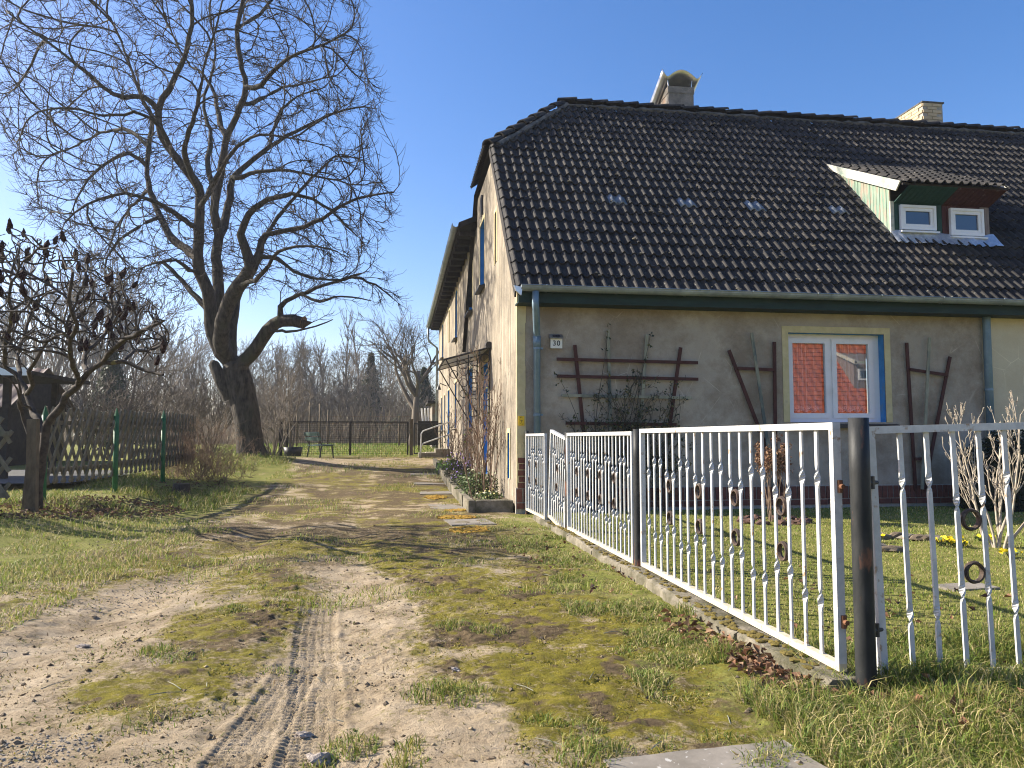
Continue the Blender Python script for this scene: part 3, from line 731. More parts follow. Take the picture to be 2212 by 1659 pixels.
# half-hip slope facing the drive
hb = MB(); hn = Vector((AP.x - EV.x, 0, AP.z - HZ)); hl = hn.length; hd = hn.normalized()
for r in range(int(hl / TG) + 1):
    s = r * TG
    half = (AP.y - 15.10) * (1 - (s + 0.30) / hl)
    q = int(2 * half / TW)
    for c in range(max(q, 0)):
        yy = AP.y + half - c * TW - (2 * half - q * TW) / 2
        b = Vector((EV.x - 0.06, yy, HZ)) + hd * s
        ey = Vector((0, -1, 0)); nn = ey.cross(hd)
        if nn.z < 0: nn = -nn
        for_v = [b + ey * v[0] + hd * v[1] + nn * (v[2] + 0.01) for v in map(Vector, TM[c % 4].v)]
        hb.add(for_v, TM[0].f)
part('hip_slope_tile', hb, M['tile'], roof, kind='stuff')
# ridge and hip caps
def cap_mesh():
    m_ = MB(); K = 8; rows = [(0.0, 0.155), (0.0, 0.125), (0.0, 0.155), (0.42, 0.125)]
    for (s_, r_) in rows:
        for i in range(K + 1):
            a_ = math.pi * (0.06 + 0.88 * i / K); m_.v.append((math.cos(a_) * r_, s_, math.sin(a_) * r_ * 0.85))
    for q in (0, 2):
        for i in range(K):
            a_ = q * (K + 1) + i; m_.f.append((a_, a_ + 1, a_ + K + 2, a_ + K + 1))
    return m_.mesh('ridge_tile', M['tile'], False)
CM = cap_mesh()
def caps(a, b, n_):
    a = Vector(a); b = Vector(b); d = (b - a).normalized(); x = d.cross(Vector((0, 0, 1))).normalized(); z = x.cross(d)
    rot = Matrix((x, d, z)).transposed().to_4x4()
    st = (b - a).length / n_
    for i in range(n_):
        p = a + d * (st * i) + Vector((0, 0, random.uniform(-.012, .012)))
        put('ridge_tile', CM, roof, Matrix.Translation(p) @ rot @ Matrix.Rotation(random.uniform(-.03, .03), 4, 'Z') @ Matrix.Rotation(-0.06 + random.uniform(-.02, .02), 4, 'X'))
caps(AP + Vector((13.0, 0, 0.07)), AP + Vector((-0.05, 0, 0.07)), 36)
caps(Vector((EV.x - 0.03, 15.06, HZ - 0.03)), AP + Vector((0, 0, 0.04)), 7)
# mortar bedding below the caps
mo = MB()
mo.tube([roof_pt(x, RIDGE_S - 0.10 + random.uniform(-.02, .02), 0.045) for x in np.arange(3.55, 16.7, 0.16)], [random.uniform(0.015, 0.07) for _ in np.arange(3.55, 16.7, 0.16)], 6)
L_ = [Vector((EV.x + 0.1, 15.12, HZ + 0.0)).lerp(AP, q / 18) + Vector((0.08, -0.10, -0.03)) for q in range(19)]
mo.tube(L_, [random.uniform(0.05, 0.075) for _ in L_], 6)
part('ridge_mortar', mo, M['mortar'], roof)
# verge board and eaves
mb = MB()
mb.extrude([roof_pt(EV.x + 0.035, -0.02, -0.16), roof_pt(EV.x + 0.035, (15.10 - EV.y) / CS, -0.16), roof_pt(EV.x + 0.035, (15.10 - EV.y) / CS, 0.012), roof_pt(EV.x + 0.035, -0.02, 0.012)], (-0.028, 0, 0))
part('verge_board', mb, M['dark_timber'], house)
mb = MB().span((EV.x + 0.06, EV.y + 0.02, 3.28), (RX1, EV.y + 0.045, 3.51)).span((EV.x + 0.06, EV.y + 0.046, 3.28), (RX1, Y0 - 0.002, 3.305))
part('eaves_board', mb, M['green_paint'], house)
# ---- gutter, brackets, downpipes
def gutter(a, b, r, parent, mat, n_br):
    a = Vector(a); b = Vector(b); d = (b - a).normalized(); x = d.cross(Vector((0, 0, 1))).normalized()
    m_ = MB(); K = 8; P = []
    for e in (a, b):
        for rr_ in (r, r - 0.006):
            for i in range(K + 1):
                q = math.pi * i / K; P.append(e + x * math.cos(q) * rr_ - Vector((0, 0, math.sin(q) * rr_)))
    N = K + 1; F = []
    for i in range(K):
        F += [(i, i + 1, 2 * N + i + 1, 2 * N + i), (N + i, 3 * N + i, 3 * N + i + 1, N + i + 1)]
    m_.add(P, F)
    m_.poly([a + x * math.cos(math.pi * i / K) * r - Vector((0, 0, math.sin(math.pi * i / K) * r)) for i in range(K + 1)])
    g = part('gutter', m_, mat, parent, False)
    part('gutter_bead', MB().tube([a + x * r, b + x * r], 0.011, 6), mat, g)
    for i in range(n_br):
        p = a.lerp(b, (i + 0.35) / n_br); pts = [p + x * math.cos(math.pi * k_ / 8) * (r + 0.006) - Vector((0, 0, math.sin(math.pi * k_ / 8) * (r + 0.006))) for k_ in range(9)]
        w_ = d * 0.014; bm2 = MB()
        for q in range(8): bm2.add([pts[q] - w_, pts[q] + w_, pts[q + 1] + w_, pts[q + 1] - w_], [(0, 1, 2, 3)])
        bm2.tube([pts[0] - w_, pts[0] + w_], 0.016, 6)
        part('gutter_bracket', bm2, mat, g)
    return g
GYY = EV.y - 0.09
gutter((EV.x + 0.08, GYY, 3.52), (RX1, GYY, 3.50), 0.085, house, M['zinc'], 14)
dp = MB().tube([(2.07, GYY, 3.44), (2.07, GYY + 0.01, 3.22), (2.08, GYY + 0.03, 3.17), (2.15, Y0 - 0.12, 2.86), (2.16, Y0 - 0.075, 2.78), (2.16, Y0 - 0.07, 0.05)], 0.055, 14)
pipe = part('downpipe', dp, M['zinc_blue'], house, True)
for z in (2.6, 1.55, 0.6):
    part('pipe_clip', MB().tube([(2.16, Y0 - 0.07, z - 0.018), (2.16, Y0 - 0.07, z + 0.018)], 0.062, 14).span((2.22, Y0 - 0.09, z - 0.014), (2.255, Y0 - 0.05, z + 0.014)), M['zinc_blue'], pipe)
part('pipe_socket', MB().tube([(2.16, Y0 - 0.07, 2.60), (2.16, Y0 - 0.07, 2.80)], [0.060, 0.066], 14), M['zinc_blue'], pipe, True)
dp2 = part('downpipe', MB().tube([(10.10, Y0 - 0.10, 3.45), (10.10, Y0 - 0.08, 3.2), (10.10, Y0 - 0.07, 0.05)], 0.065, 12), M['zinc_blue'], house, True)
part('pipe_clip', MB().tube([(10.10, Y0 - 0.07, 2.0), (10.10, Y0 - 0.07, 2.04)], 0.072, 12), M['zinc_blue'], dp2)
# torn gutter end at the corner
part('gutter_end', MB().extrude([(1.73, GYY - .05, 3.51), (1.86, GYY - .05, 3.49), (1.84, GYY - .05, 3.36), (1.76, GYY - .05, 3.43)], (0.0, 0.11, 0.02)), M['bright_metal'], house)

# ---- long wing roof
mb = MB()
WX = 1.42
mb.extrude([(WX, 18.55, WT - 0.02), (6.2, 18.55, 8.4), (6.2, 18.55, 8.55), (WX, 18.55, WT + 0.12)], (0, YE + 0.3 - 18.55, 0))
wing = part('wing_roof', mb, M['dark_timber'], house)
rmb = []
for i in range(22):
    yy = 18.8 + i * 0.81
    part('rafter_tail', MB().span((WX + 0.04, yy, WT - 0.15), (X0 - 0.003, yy + 0.09, WT - 0.025)), M['dark_timber'], wing)
wt_ = MB()
wd = Vector((6.2 - WX, 0, 8.43 - (WT + 0.12))).normalized(); wnn = Vector((0, -1, 0)).cross(wd); wnn = wnn if wnn.z > 0 else -wnn
for r in range(3):
    for c in range(50):
        b = Vector((WX - 0.03, YE + 0.2 - c * TW, WT + 0.13)) + wd * (r * TG)
        if b.y - TW < 18.5: break
        wt_.add([b + Vector((0, -1, 0)) * v[0] + wd * v[1] + wnn * v[2] for v in map(Vector, TM[c % 4].v)], TM[0].f)
part('wing_tile', wt_, M['tile'], wing, kind='stuff')
gutter((WX - 0.07, YE + 0.2, WT + 0.08), (WX - 0.07, 18.62, WT + 0.10), 0.085, house, M['zinc'], 20)
part('downpipe', MB().tube([(WX - 0.07, YE - 0.1, WT), (WX - 0.07, YE - 0.1, WT - 0.5), (WX - 0.02, YE - 0.1, WT - 0.65), (X0 - 0.09, YE - 0.1, WT - 0.95), (X0 - 0.09, YE - 0.1, 0.5)], 0.055, 10), M['zinc'], house, True)

# ---- chimneys
C1 = (6.22, 6.84, 16.88, 17.62)
ch = part('chimney', MB().span((C1[0], C1[2], 8.0), (C1[1], C1[3], 9.42)).span((C1[0] - 0.012, C1[2] - 0.012, 9.30), (C1[1] + 0.012, C1[3] + 0.012, 9.46)), M['old_render'], house, label='patched rendered chimney under a bent sheet-metal cowl')
# sheet cowl: a wavy sheet rising towards the street
cw = MB(); K = 26; JJ = 6; n0 = len(cw.v)
def cowl(u, v):
    x = C1[0] - 0.18 + u * 0.98
    wv = 0.20 * math.sin(math.pi * min(1, max(0, (u - 0.12) / 0.74))) if 0.12 < u < 0.86 else 0.0
    lip = 0.18 * max(0, (0.14 - u) / 0.14) ** 1.5 + 0.16 * max(0, (u - 0.86) / 0.14) ** 1.4
    yy = C1[2] - 0.12 + v * 1.05
    return (x, yy, 9.62 + wv + lip - 0.62 * (v - 0.0) * 0.75)
for i in range(K + 1):
    for j in range(JJ + 1): cw.v.append(cowl(i / K, j / JJ))
for i in range(K):
    for j in range(JJ):
        a_ = i * (JJ + 1) + j; cw.f.append((a_, a_ + JJ + 1, a_ + JJ + 2, a_ + 1))
o = part('cowl', cw, M['bright_metal'], ch, True)
md = o.modifiers.new('thick', 'SOLIDIFY'); md.thickness = 0.012
for (x, yy, zt, lean) in ((C1[0] + 0.02, C1[2] + 0.02, 9.70, -0.06), (C1[1] - 0.06, C1[2] + 0.03, 9.66, 0.03), (C1[0] + 0.03, C1[3] - 0.05, 9.40, -0.06), (C1[1] - 0.05, C1[3] - 0.05, 9.42, 0.03)):
    part('cowl_strut', MB().tube([(x, yy, 9.1 if yy > 17.3 else 9.38), (x + lean, yy - 0.03, zt)], 0.014, 6), M['bright_metal'], ch)
C2 = (12.75, 13.29, 16.82, 18.2)
ch2 = part('chimney', MB().span((C2[0], C2[2], 8.0), (C2[1], C2[3], 9.47)), M['brick_mortar'], house, label='buff brick chimney stack further along the ridge')
cz = 8.62
bl = MB().box((0, 0, 0), (0.24, 0.03, 0.072)).mesh('brick', M['brick_buff'])
bs = MB().box((0, 0, 0), (0.03, 0.245, 0.072)).mesh('brick', M['brick_buff'])
for r in range(10):
    z = cz + 0.04 + r * 0.083
    off = 0.0 if r % 2 else 0.13
    for i in range(3):
        x = C2[0] + 0.12 + i * 0.255 - off
        if C2[0] - 0.02 < x - 0.11 and x + 0.11 < C2[1] + 0.06: put('brick', bl, ch2, Matrix.Translation((x, C2[2] - 0.008, z)))
    for i in range(6):
        yy = C2[2] + 0.13 + i * 0.26 - off
        if yy - 0.12 > C2[2] - 0.05 and yy + .1 < C2[3] + 0.05: put('brick', bs, ch2, Matrix.Translation((C2[0] - 0.008, yy, z)))
part('chimney_top', MB().span((C2[0] - 0.03, C2[2] - 0.03, 9.455), (C2[1] + 0.03, C2[3] + 0.03, 9.49)), M['mortar'], ch2)

# ---- dormer
DX0, DX1, DY = 9.10, 11.17, 13.0
dslope = (7.05 - 5.80) / (15.05 - 12.5)
def dz(y): return 5.80 + (y - 12.5) * dslope
core = MB()
core.extrude([(DX0 + 0.03, DY + 0.03, roof_z(DY) - 0.1), (DX0 + 0.03, DY + 0.03, dz(DY) - 0.06), (DX0 + 0.03, 15.0, dz(15.0) - 0.06)], (DX1 - DX0 - 0.06, 0, 0))
dorm = part('dormer', core, M['dark_timber'], house, label='boarded dormer, green on one half and maroon on the other')
# cheek planks facing the drive
y = DY + 0.005; k = 0
while y < 14.75:
    w = 0.098
    zb0, zb1 = roof_z(y) + 0.02, roof_z(y + w) + 0.02
    zt0, zt1 = dz(y) - 0.10, dz(y + w) - 0.10
    if zt1 - zb1 < 0.03: break
    x = DX0 - random.uniform(0, 0.006)
    part('plank', MB().extrude([(x, y, zb0), (x, y + w - 0.010, zb1), (x, y + w - 0.010, zt1), (x, y, zt0)], (0.022, 0, 0)), M['green_board'], dorm)
    y += w; k += 1
part('corner_post', MB().span((DX0 - 0.012, DY - 0.03, roof_z(DY) - 0.02), (DX0 + 0.06, DY + 0.004, 5.62)), M['white_board'], dorm)
# front planks
zf = roof_z(DY) - 0.05
x = DX0 + 0.062
while x < DX1 - 0.01:
    w = min(0.10, DX1 - x); xm = x + w / 2
    mt = M['dark_green_board'] if xm < 10.13 else (M['maroon_board'] if xm < 11.0 else M['grey_board'])
    part('plank', MB().span((x, DY - 0.012 - random.uniform(0, .004), zf), (x + w - 0.008, DY + 0.02, 5.60)), mt, dorm)
    # canted soffit plank leaning out to the eaves
    part('soffit_plank', MB().extrude([(x, DY - 0.02, 5.585), (x + w - 0.006, DY - 0.02, 5.585), (x + w - 0.006, 12.53, 5.77), (x, 12.53, 5.77)], (0, -0.01, 0.02)), M['dark_green_board'] if xm < 10.13 else M['maroon_board'], dorm)
    x += 0.10
# side fascia boards
for xx, wdt in ((DX0 - 0.10, 0.19), (DX1 + 0.03, 0.07)):
    part('fascia', MB().extrude([(xx, 12.55, dz(12.55) + 0.035), (xx, 15.15, dz(15.15) + 0.035), (xx, 15.05, dz(15.05) - 0.03), (xx, 14.2, dz(14.2) - wdt + 0.03), (xx, 12.68, dz(12.68) - wdt + 0.02)], (0.028, 0, 0)), M['white_board'], dorm)
part('roof_deck', MB().extrude([(DX0 - 0.06, 12.52, dz(12.52) - 0.03), (DX0 - 0.06, 15.05, dz(15.05) - 0.03), (DX0 - 0.06, 15.05, dz(15.05) + 0.005), (DX0 - 0.06, 12.52, dz(12.52) + 0.005)], (DX1 - DX0 + 0.08, 0, 0)), M['dark_timber'], dorm)
da = math.atan(dslope); DM = Matrix(((1, 0, 0), (0, math.cos(da), -math.sin(da)), (0, math.sin(da), math.cos(da)))).to_4x4()
for r in range(8):
    for c in range(6):
        yy = 12.46 + r * 0.335 * math.cos(da)
        p = Vector((DX0 - 0.05 + c * TW + random.uniform(-.004, .004), yy, dz(yy) + 0.012))
        put('roof_tile', TME[(r + c) % 4], dorm, Matrix.Translation(p) @ DM @ Matrix.Rotation(random.uniform(-.012, .012), 4, 'Z'))
blue_glass = mat_noise('dormer_glass', (0.03, 0.05, 0.09), (0.035, 0.06, 0.10), 1, 0.03, 0.0, spec=1.0)
for (a, b, c, d, tilt) in ((9.27, 10.00, 5.08, 5.55, 0.0), (10.30, 11.00, 5.01, 5.53, 0.0)):
    fr = MB(); w = 0.055
    for (off, w0, w1) in ((0.075, 0, 0.05), (0.055, 0.05, 0.11)):
        A0, B0, C0, D0 = a + w0, b - w0, c + w0, d - w0; A1, B1, C1_, D1 = a + w1, b - w1, c + w1, d - w1; yy = DY - off
        fr.span((A0, yy, C0), (A1, DY, D0)).span((B1, yy, C0), (B0, DY, D0)).span((A1, yy, D1), (B1, DY, D0)).span((A1, yy, C0), (B1, DY, C1_))
    wi = part('dormer_window', fr, M['pvc'], dorm)
    put('pane', MB().poly([(a + .1, DY - 0.03, c + .1), (b - .1, DY - 0.03, c + .1), (b - .1, DY - 0.024, d - .1), (a + .1, DY - 0.024, d - .1)]).mesh('pane', blue_glass), dorm)
    put('dormer_sill', MB().extrude([(a - .02, DY - .12, c - .03), (a - .02, DY, c), (a - .02, DY, c - .05), (a - .02, DY - .12, c - .06)], (b - a + .05, 0, 0)).mesh('dormer_sill', M['pvc']), dorm)
fl = MB(); K = 40
for i in range(K + 1):
    x = DX0 - 0.02 + i / K * (DX1 - DX0 + 0.08)
    for (s_, nn) in ((0.0, 0.0), (0.10, 0.02), (0.22, 0.03)):
        p0 = Vector((x, DY - 0.015, roof_z(DY) + 0.13 + 0.02 * math.sin(i * 0.5)))
        p1 = roof_pt(x, (DY - EV.y) / CS - 0.06 - s_ + 0.02 * math.sin(i * 1.7), 0.075 + 0.018 * math.sin(i * 2.1) + 0.01 * math.sin(i * 0.7))
        fl.v.append(tuple(p0 if s_ == 0 else p1))
for i in range(K):
    for j in range(2):
        a_ = i * 3 + j; fl.f.append((a_, a_ + 3, a_ + 4, a_ + 1))
put('flashing', fl.mesh('flashing', M['foil'], True), dorm)
fl = MB()
for i in range(24):
    q = i / 23; y = DY + q * 1.7; z = roof_z(y)
    fl.v += [(DX0 - 0.014, y, z + 0.10 + 0.01 * math.sin(i)), (DX0 - 0.09, y - 0.02, z + 0.045 + 0.012 * math.sin(i * 2.2))]
for i in range(23): fl.f.append((2 * i, 2 * i + 2, 2 * i + 3, 2 * i + 1))
put('side_flashing', fl.mesh('side_flashing', M['mortar'], True), dorm)
# moss and debris cushions lodged on the tiles
ms = MB()
for i in range(420):
    x = random.uniform(1.9, 13); s = random.randrange(0, 20) * TG + random.uniform(-.02, .10)
    if EV.y + s * CS > 15.0 and x < 1.9 + (EV.y + s * CS - 14.9) * 1.15: continue
    ms.lump(roof_pt(x, s, 0.055 + random.uniform(-.01, .02)), random.uniform(0.010, 0.032), i, 1, (1.3, 1, 0.7))
part('roof_moss', ms, mat_noise('roof_moss', (0.05, 0.045, 0.03), (0.20, 0.17, 0.12), 3, 0.95, 0.3, 0.01), roof, kind='stuff')

# ---- glazed door canopy with wrought iron scroll brackets
CYA, CYB = 15.55, 18.0
cano = thing('door_canopy', 'glazed iron door canopy with scrolled brackets over blue side door', 'canopy', (X0, 16.6, 2.9))
part('glazing', MB().add([(X0 - 0.02, CYA, 3.03), (X0 - 0.02, CYB, 3.03), (X0 - 0.95, CYB, 2.76), (X0 - 0.95, CYA, 2.76)], [(0, 1, 2, 3)]), mat_noise('canopy_glass', (0.55, 0.52, 0.45), (0.68, 0.66, 0.6), 2, 0.3, 0.1, 0.01), cano)
fm = MB().tube([(X0 - 0.95, CYA, 2.77), (X0 - 0.95, CYB, 2.77)], 0.022, 6).tube([(X0 - 0.02, CYA, 3.04), (X0 - 0.02, CYB, 3.04)], 0.03, 6)
part('canopy_frame', fm, M['black_iron'], cano)
for yy in (CYA, (CYA + CYB) / 2, CYB): part('canopy_rafter', MB().tube([(X0 - 0.02, yy, 3.03), (X0 - 0.97, yy, 2.76)], 0.022, 6), M['black_iron'], cano)
part('canopy_gutter', MB().tube([(X0 - 0.05, CYA - 0.12, 3.07), (X0 - 0.05, CYA + 0.02, 3.07)], 0.07, 10), M['black_iron'], cano)
for yy in (CYA, CYB):
    br = MB()
    br.tube([(X0 - 0.03, yy, 3.03), (X0 - 0.03, yy, 1.25)], 0.014, 5).tube([(X0 - 0.92, yy, 2.77), (X0 - 0.03, yy, 1.25)], 0.014, 5)
    for f in (0.25, 0.5, 0.75):
        br.tube([(X0 - 0.92 * f, yy, 3.01 - 0.27 * f), (X0 - 0.92 * f, yy, 1.27 + 1.50 * f)], 0.011, 5)
    part('bracket', br, M['black_iron'], cano)
    for f0, f1 in ((0, 0.25), (0.25, 0.5), (0.5, 0.75)):
        zt = 3.01 - 0.27 * f1 - 0.14; zb = 1.27 + 1.50 * f1; z = zt; fc = (f0 + f1) / 2
        while z > zb + 0.05:
            part('scroll_ring', MB().torus((X0 - 0.92 * fc, yy, z), 0.09, 0.009, (0, 1, 0), 18, 5), M['black_iron'], cano); z -= 0.26

# ---- house number with its solar lamp, yellow marker plate
def text_mesh(body, size, mat, name):
    cu = bpy.data.curves.new(name, 'FONT'); cu.body = body; cu.size = size; cu.align_x = 'CENTER'; cu.align_y = 'CENTER'; cu.extrude = 0.001; cu.space_character = 1.15
    cu.offset = size * 0.012
    o = bpy.data.objects.new(name, cu); COL.objects.link(o)
    me = bpy.data.meshes.new_from_object(o.evaluated_get(bpy.context.evaluated_depsgraph_get()))
    bpy.data.objects.remove(o); me.materials.clear(); me.materials.append(mat); me.name = name
    return me
num = thing('house_number_sign', 'white house number plate under a small solar lamp, beside the downpipe', 'sign', (2.48, Y0, 2.6))
part('plate', MB().span((2.385, Y0 - 0.055, 2.61), (2.575, Y0 - 0.035, 2.765)), mat_noise('number_plate', (0.72, 0.70, 0.60), (0.80, 0.78, 0.70), 5, 0.5, 0.0), num)
part('lamp_hood', MB().extrude([(2.37, Y0 - 0.095, 2.775), (2.37, Y0 - 0.001, 2.845), (2.37, Y0 - 0.001, 2.770), (2.37, Y0 - 0.095, 2.762)], (0.215, 0, 0)), mat_noise('lamp_hood', (0.20, 0.19, 0.17), (0.28, 0.27, 0.25), 8, 0.5, 0.0, metal=0.4), num)
part('solar_cell', MB().add([(2.42, Y0 - 0.082, 2.7905), (2.54, Y0 - 0.082, 2.7905), (2.54, Y0 - 0.035, 2.825), (2.42, Y0 - 0.035, 2.825)], [(0, 1, 2, 3)]), mat_noise('solar_cell', (0.01, 0.015, 0.04), (0.015, 0.02, 0.05), 9, 0.2, 0.0), num)
part('bracket', MB().span((2.44, Y0 - 0.036, 2.62), (2.52, Y0 + 0.001, 2.77)), M['black_iron'], num)
black = mat_noise('sign_black', (0.01, 0.01, 0.01), (0.015, 0.015, 0.015), 9, 0.6, 0.0)
put('numerals', text_mesh('30', 0.115, black, 'numerals'), num, Matrix.Translation((2.48, Y0 - 0.0565, 2.688)) @ Matrix.Rotation(R(90), 4, 'X'))
mk = thing('marker_plate', 'small yellow utility marker plate on the house corner', 'sign', (1.93, Y0, 1.4))
part('plate', MB().span((1.87, Y0 - 0.034, 1.38), (1.965, Y0 - 0.022, 1.53)), mat_noise('marker_yellow', (0.70, 0.42, 0.01), (0.78, 0.50, 0.02), 6, 0.5, 0.0), mk)
mark = MB().span((1.90, Y0 - 0.0365, 1.455), (1.935, Y0 - 0.035, 1.461)).span((1.915, Y0 - 0.0365, 1.425), (1.92, Y0 - 0.035, 1.455)).span((1.90, Y0 - 0.0365, 1.50), (1.915, Y0 - 0.035, 1.512)).span((1.895, Y0 - 0.0365, 1.405), (1.905, Y0 - 0.035, 1.411)).span((1.92, Y0 - 0.0365, 1.40), (1.945, Y0 - 0.035, 1.406))
part('marking', mark, black, mk)

# ---- trellises on the front wall
YT = Y0 - 0.05
def lath(t, a, b, mat, y=YT, w=0.05, th=0.025): return part('lath', MB().beam((a[0], y, a[1]), (b[0], y, b[1]), th, w, (1, 0, 0) if abs(a[0] - b[0]) < abs(a[1] - b[1]) else (0, 0, 1)), mat, t)
def slat(t, a, b, mat, y, w=0.05, th=0.022):
    a = Vector((a[0], y, a[1])); b = Vector((b[0], y, b[1])); d = (b - a).normalized(); n_ = Vector((0, 1, 0)); s_ = d.cross(n_)
    P = [a + s_ * w / 2, b + s_ * w / 2, b - s_ * w / 2, a - s_ * w / 2]
    return part('lath', MB().extrude(P, n_ * th), mat, t)
tr = thing('rose_trellis', 'wide lattice trellis of red and grey laths carrying a climbing rose', 'trellis', (3.6, YT, 0.3))
ys, ys2 = Y0 - 0.085, Y0 - 0.06
slat(tr, (2.78, 2.67), (3.02, 0.25), M['red_lath'], ys2, 0.055)
slat(tr, (3.33, 2.93), (3.38, 0.25), M['grey_lath'], ys2)
slat(tr, (3.98, 2.86), (3.76, 0.25), M['grey_lath'], ys2)
slat(tr, (4.55, 2.66), (4.16, 0.25), M['red_lath'], ys2, 0.055)
slat(tr, (2.48, 2.435), (4.83, 2.41), M['red_lath'], ys)
slat(tr, (2.48, 2.165), (4.83, 2.14), M['red_lath'], ys)
slat(tr, (2.56, 1.86), (4.72, 1.835), M['grey_lath'], ys, 0.045)
slat(tr, (2.62, 1.42), (4.45, 1.40), M['red_lath'], ys, 0.05)
slat(tr, (2.8, 0.85), (4.3, 0.84), M['red_lath'], ys, 0.05)
tr2 = thing('fan_trellis', 'empty fan trellis of three laths beside the curtained window', 'trellis', (6.1, YT, 0.3), 'fan trellises on the house front')
slat(tr2, (5.38, 2.63), (6.28, 0.30), M['red_lath'], ys2, 0.055)
slat(tr2, (5.76, 2.92), (6.10, 0.32), M['grey_lath'], ys - 0.02)
slat(tr2, (6.18, 2.78), (6.15, 0.32), M['red_lath'], ys2, 0.055)
slat(tr2, (5.52, 2.33), (6.16, 2.31), M['red_lath'], ys)
slat(tr2, (6.0, 0.88), (6.17, 0.88), M['red_lath'], ys)
tr3 = thing('fan_trellis', 'empty fan trellis between the window and the second downpipe', 'trellis', (8.75, YT, 0.3), 'fan trellises on the house front')
slat(tr3, (8.59, 2.81), (8.66, 0.30), M['red_lath'], ys2, 0.055)
slat(tr3, (8.99, 2.90), (8.75, 0.32), M['grey_lath'], ys - 0.02)
slat(tr3, (9.40, 2.58), (8.82, 0.32), M['red_lath'], ys2, 0.055)
slat(tr3, (8.62, 2.35), (9.33, 2.26), M['red_lath'], ys)
slat(tr3, (8.65, 0.83), (8.9, 0.83), M['red_lath'], ys)

# ================================================================== IRON FENCE
FT = 1.27
def bar_mesh(z0, z1, tw, w=0.024, th=0.0105):
    zs = [z0]; an = [0.0]; half = 0.062
    for tz in sorted(tw):
        for k in range(9):
            q = k / 8; zs.append(tz - half + 2 * half * q); an.append((an[-1] if k == 0 else base + math.pi * (q * q * (3 - 2 * q))))
            if k == 0: base = an[-1]
    zs.append(z1); an.append(an[-1])
    m_ = MB(); n_ = len(zs)
    for z, a in zip(zs, an):
        c, s = math.cos(a), math.sin(a)
        # the bar is upset a little where it is twisted
        g = 1.0 + 0.22 * sum(math.exp(-((z - tz) / 0.035) ** 2) for tz in tw)
        for (x, y) in ((-w / 2, -th / 2), (w / 2, -th / 2), (w / 2, th / 2), (-w / 2, th / 2)):
            m_.v.append(((x * c - y * s) * g, (x * s + y * c) * g, z))
    for i in range(n_ - 1):
        for k in range(4): m_.f.append((i * 4 + k, i * 4 + (k + 1) % 4, i * 4 + 4 + (k + 1) % 4, i * 4 + 4 + k))
    m_.f += [(3, 2, 1, 0), tuple((n_ - 1) * 4 + k for k in range(4))]
    return m_.mesh('bar', M['white_iron'])
BARS = {}
def panel(name, label, cat, a, b, z0, z1, seq, lean=0.0, group='white iron fence panels', ha=None):
    """a frame of flat iron with twisted bars and rings between the low-twisted pairs"""
    a = Vector((a[0], a[1], 0)); b = Vector((b[0], b[1], 0)); L = (b - a).length; d = (b - a).normalized(); n_ = Vector((0, 0, 1)).cross(d)
    ang = math.atan2(d.y, d.x)
    base = Matrix.Translation((a.x, a.y, 0)) @ Matrix.Rotation(ang, 4, 'Z')
    T = base @ Matrix.Translation((L / 2, 0, z0)) @ Matrix.Rotation(math.atan(lean), 4, 'Y') @ Matrix.Translation((-L / 2, 0, -z0))
    t = thing(name, label, cat, (a.x, a.y, z0), group)
    def pc(nm, mb_, mt):
        mb_.v = [tuple(T @ Vector(p)) for p in mb_.v]; return part(nm, mb_, mt, t)
    pc('top_rail', MB().span((0, -0.02, z1 - 0.035), (L, 0.02, z1)), M['white_iron'])
    pc('bottom_rail', MB().span((0, -0.02, z0), (L, 0.02, z0 + 0.035)), M['cream_iron'])
    pc('stile', MB().span((0, -0.02, z0 + 0.0355), (0.035, 0.02, z1 - 0.0355)), M['white_iron'])
    pc('stile', MB().span((L - 0.035, -0.02, z0 + 0.0355), (L, 0.02, z1 - 0.0355)), M['white_iron'])
    n2 = len(seq); prev = None
    ht = z1 - z0
    for i, s in enumerate(seq):
        x = 0.035 + (L - 0.07) * (i + 1) / (n2 + 1)
        hi, lo = (z0 + ht * 0.77, z0 + ht * 0.255) if s == 'H' else (z0 + ht * 0.687, z0 + ht * 0.333)
        key = (round(z0, 3), round(z1, 3), s)
        if key not in BARS: BARS[key] = bar_mesh(z0 + 0.03, z1 - 0.03, (lo, hi))
        o = put('bar', BARS[key], t)
        o.matrix_basis = T @ Matrix.Translation((x, 0, 0)) @ Matrix.Rotation(random.uniform(-.05, .05), 4, 'Z')
        if s == 'L' and prev == 'L':
            xm = x - (L - 0.07) / (n2 + 1) / 2
            for zc in (z0 + ht * 0.618, z0 + ht * 0.41):
                rr_ = 0.046
                rg = MB().torus((xm, 0, zc), rr_, 0.0095, (0, 1, 0), 24, 6)
                for v in range(len(rg.v)):
                    p = rg.v[v]; rg.v[v] = (p[0], p[1] * 1.6, p[2])
                pc('ring', rg, M['ring_iron'])
            prev = None
        else: prev = s
    return t
def fpt(u, v, z=0.0): p = at_z(u, v, z); return (p.x, p.y)
XN = 2.085
seqA = ['L', 'H', 'H', 'L', 'L', 'H', 'H', 'L', 'L', 'H', 'H', 'L', 'L', 'H', 'H', 'L', 'L', 'H', 'H']
panel('iron_fence', 'long white iron fence panel running back from the near black post', 'fence', (XN, 6.44), (XN - 0.005, 3.43), 0.10, FT, seqA)
seqB = ['H', 'H', 'L', 'L', 'H', 'H', 'L', 'L', 'H', 'H', 'L', 'L', 'H', 'H', 'L', 'L', 'H', 'H', 'L']
panel('iron_fence', 'white iron fence panel behind the middle black post, with five ring pairs', 'fence', (XN - 0.03, 9.22), (XN - 0.01, 6.64), 0.085, FT - 0.02, seqB)
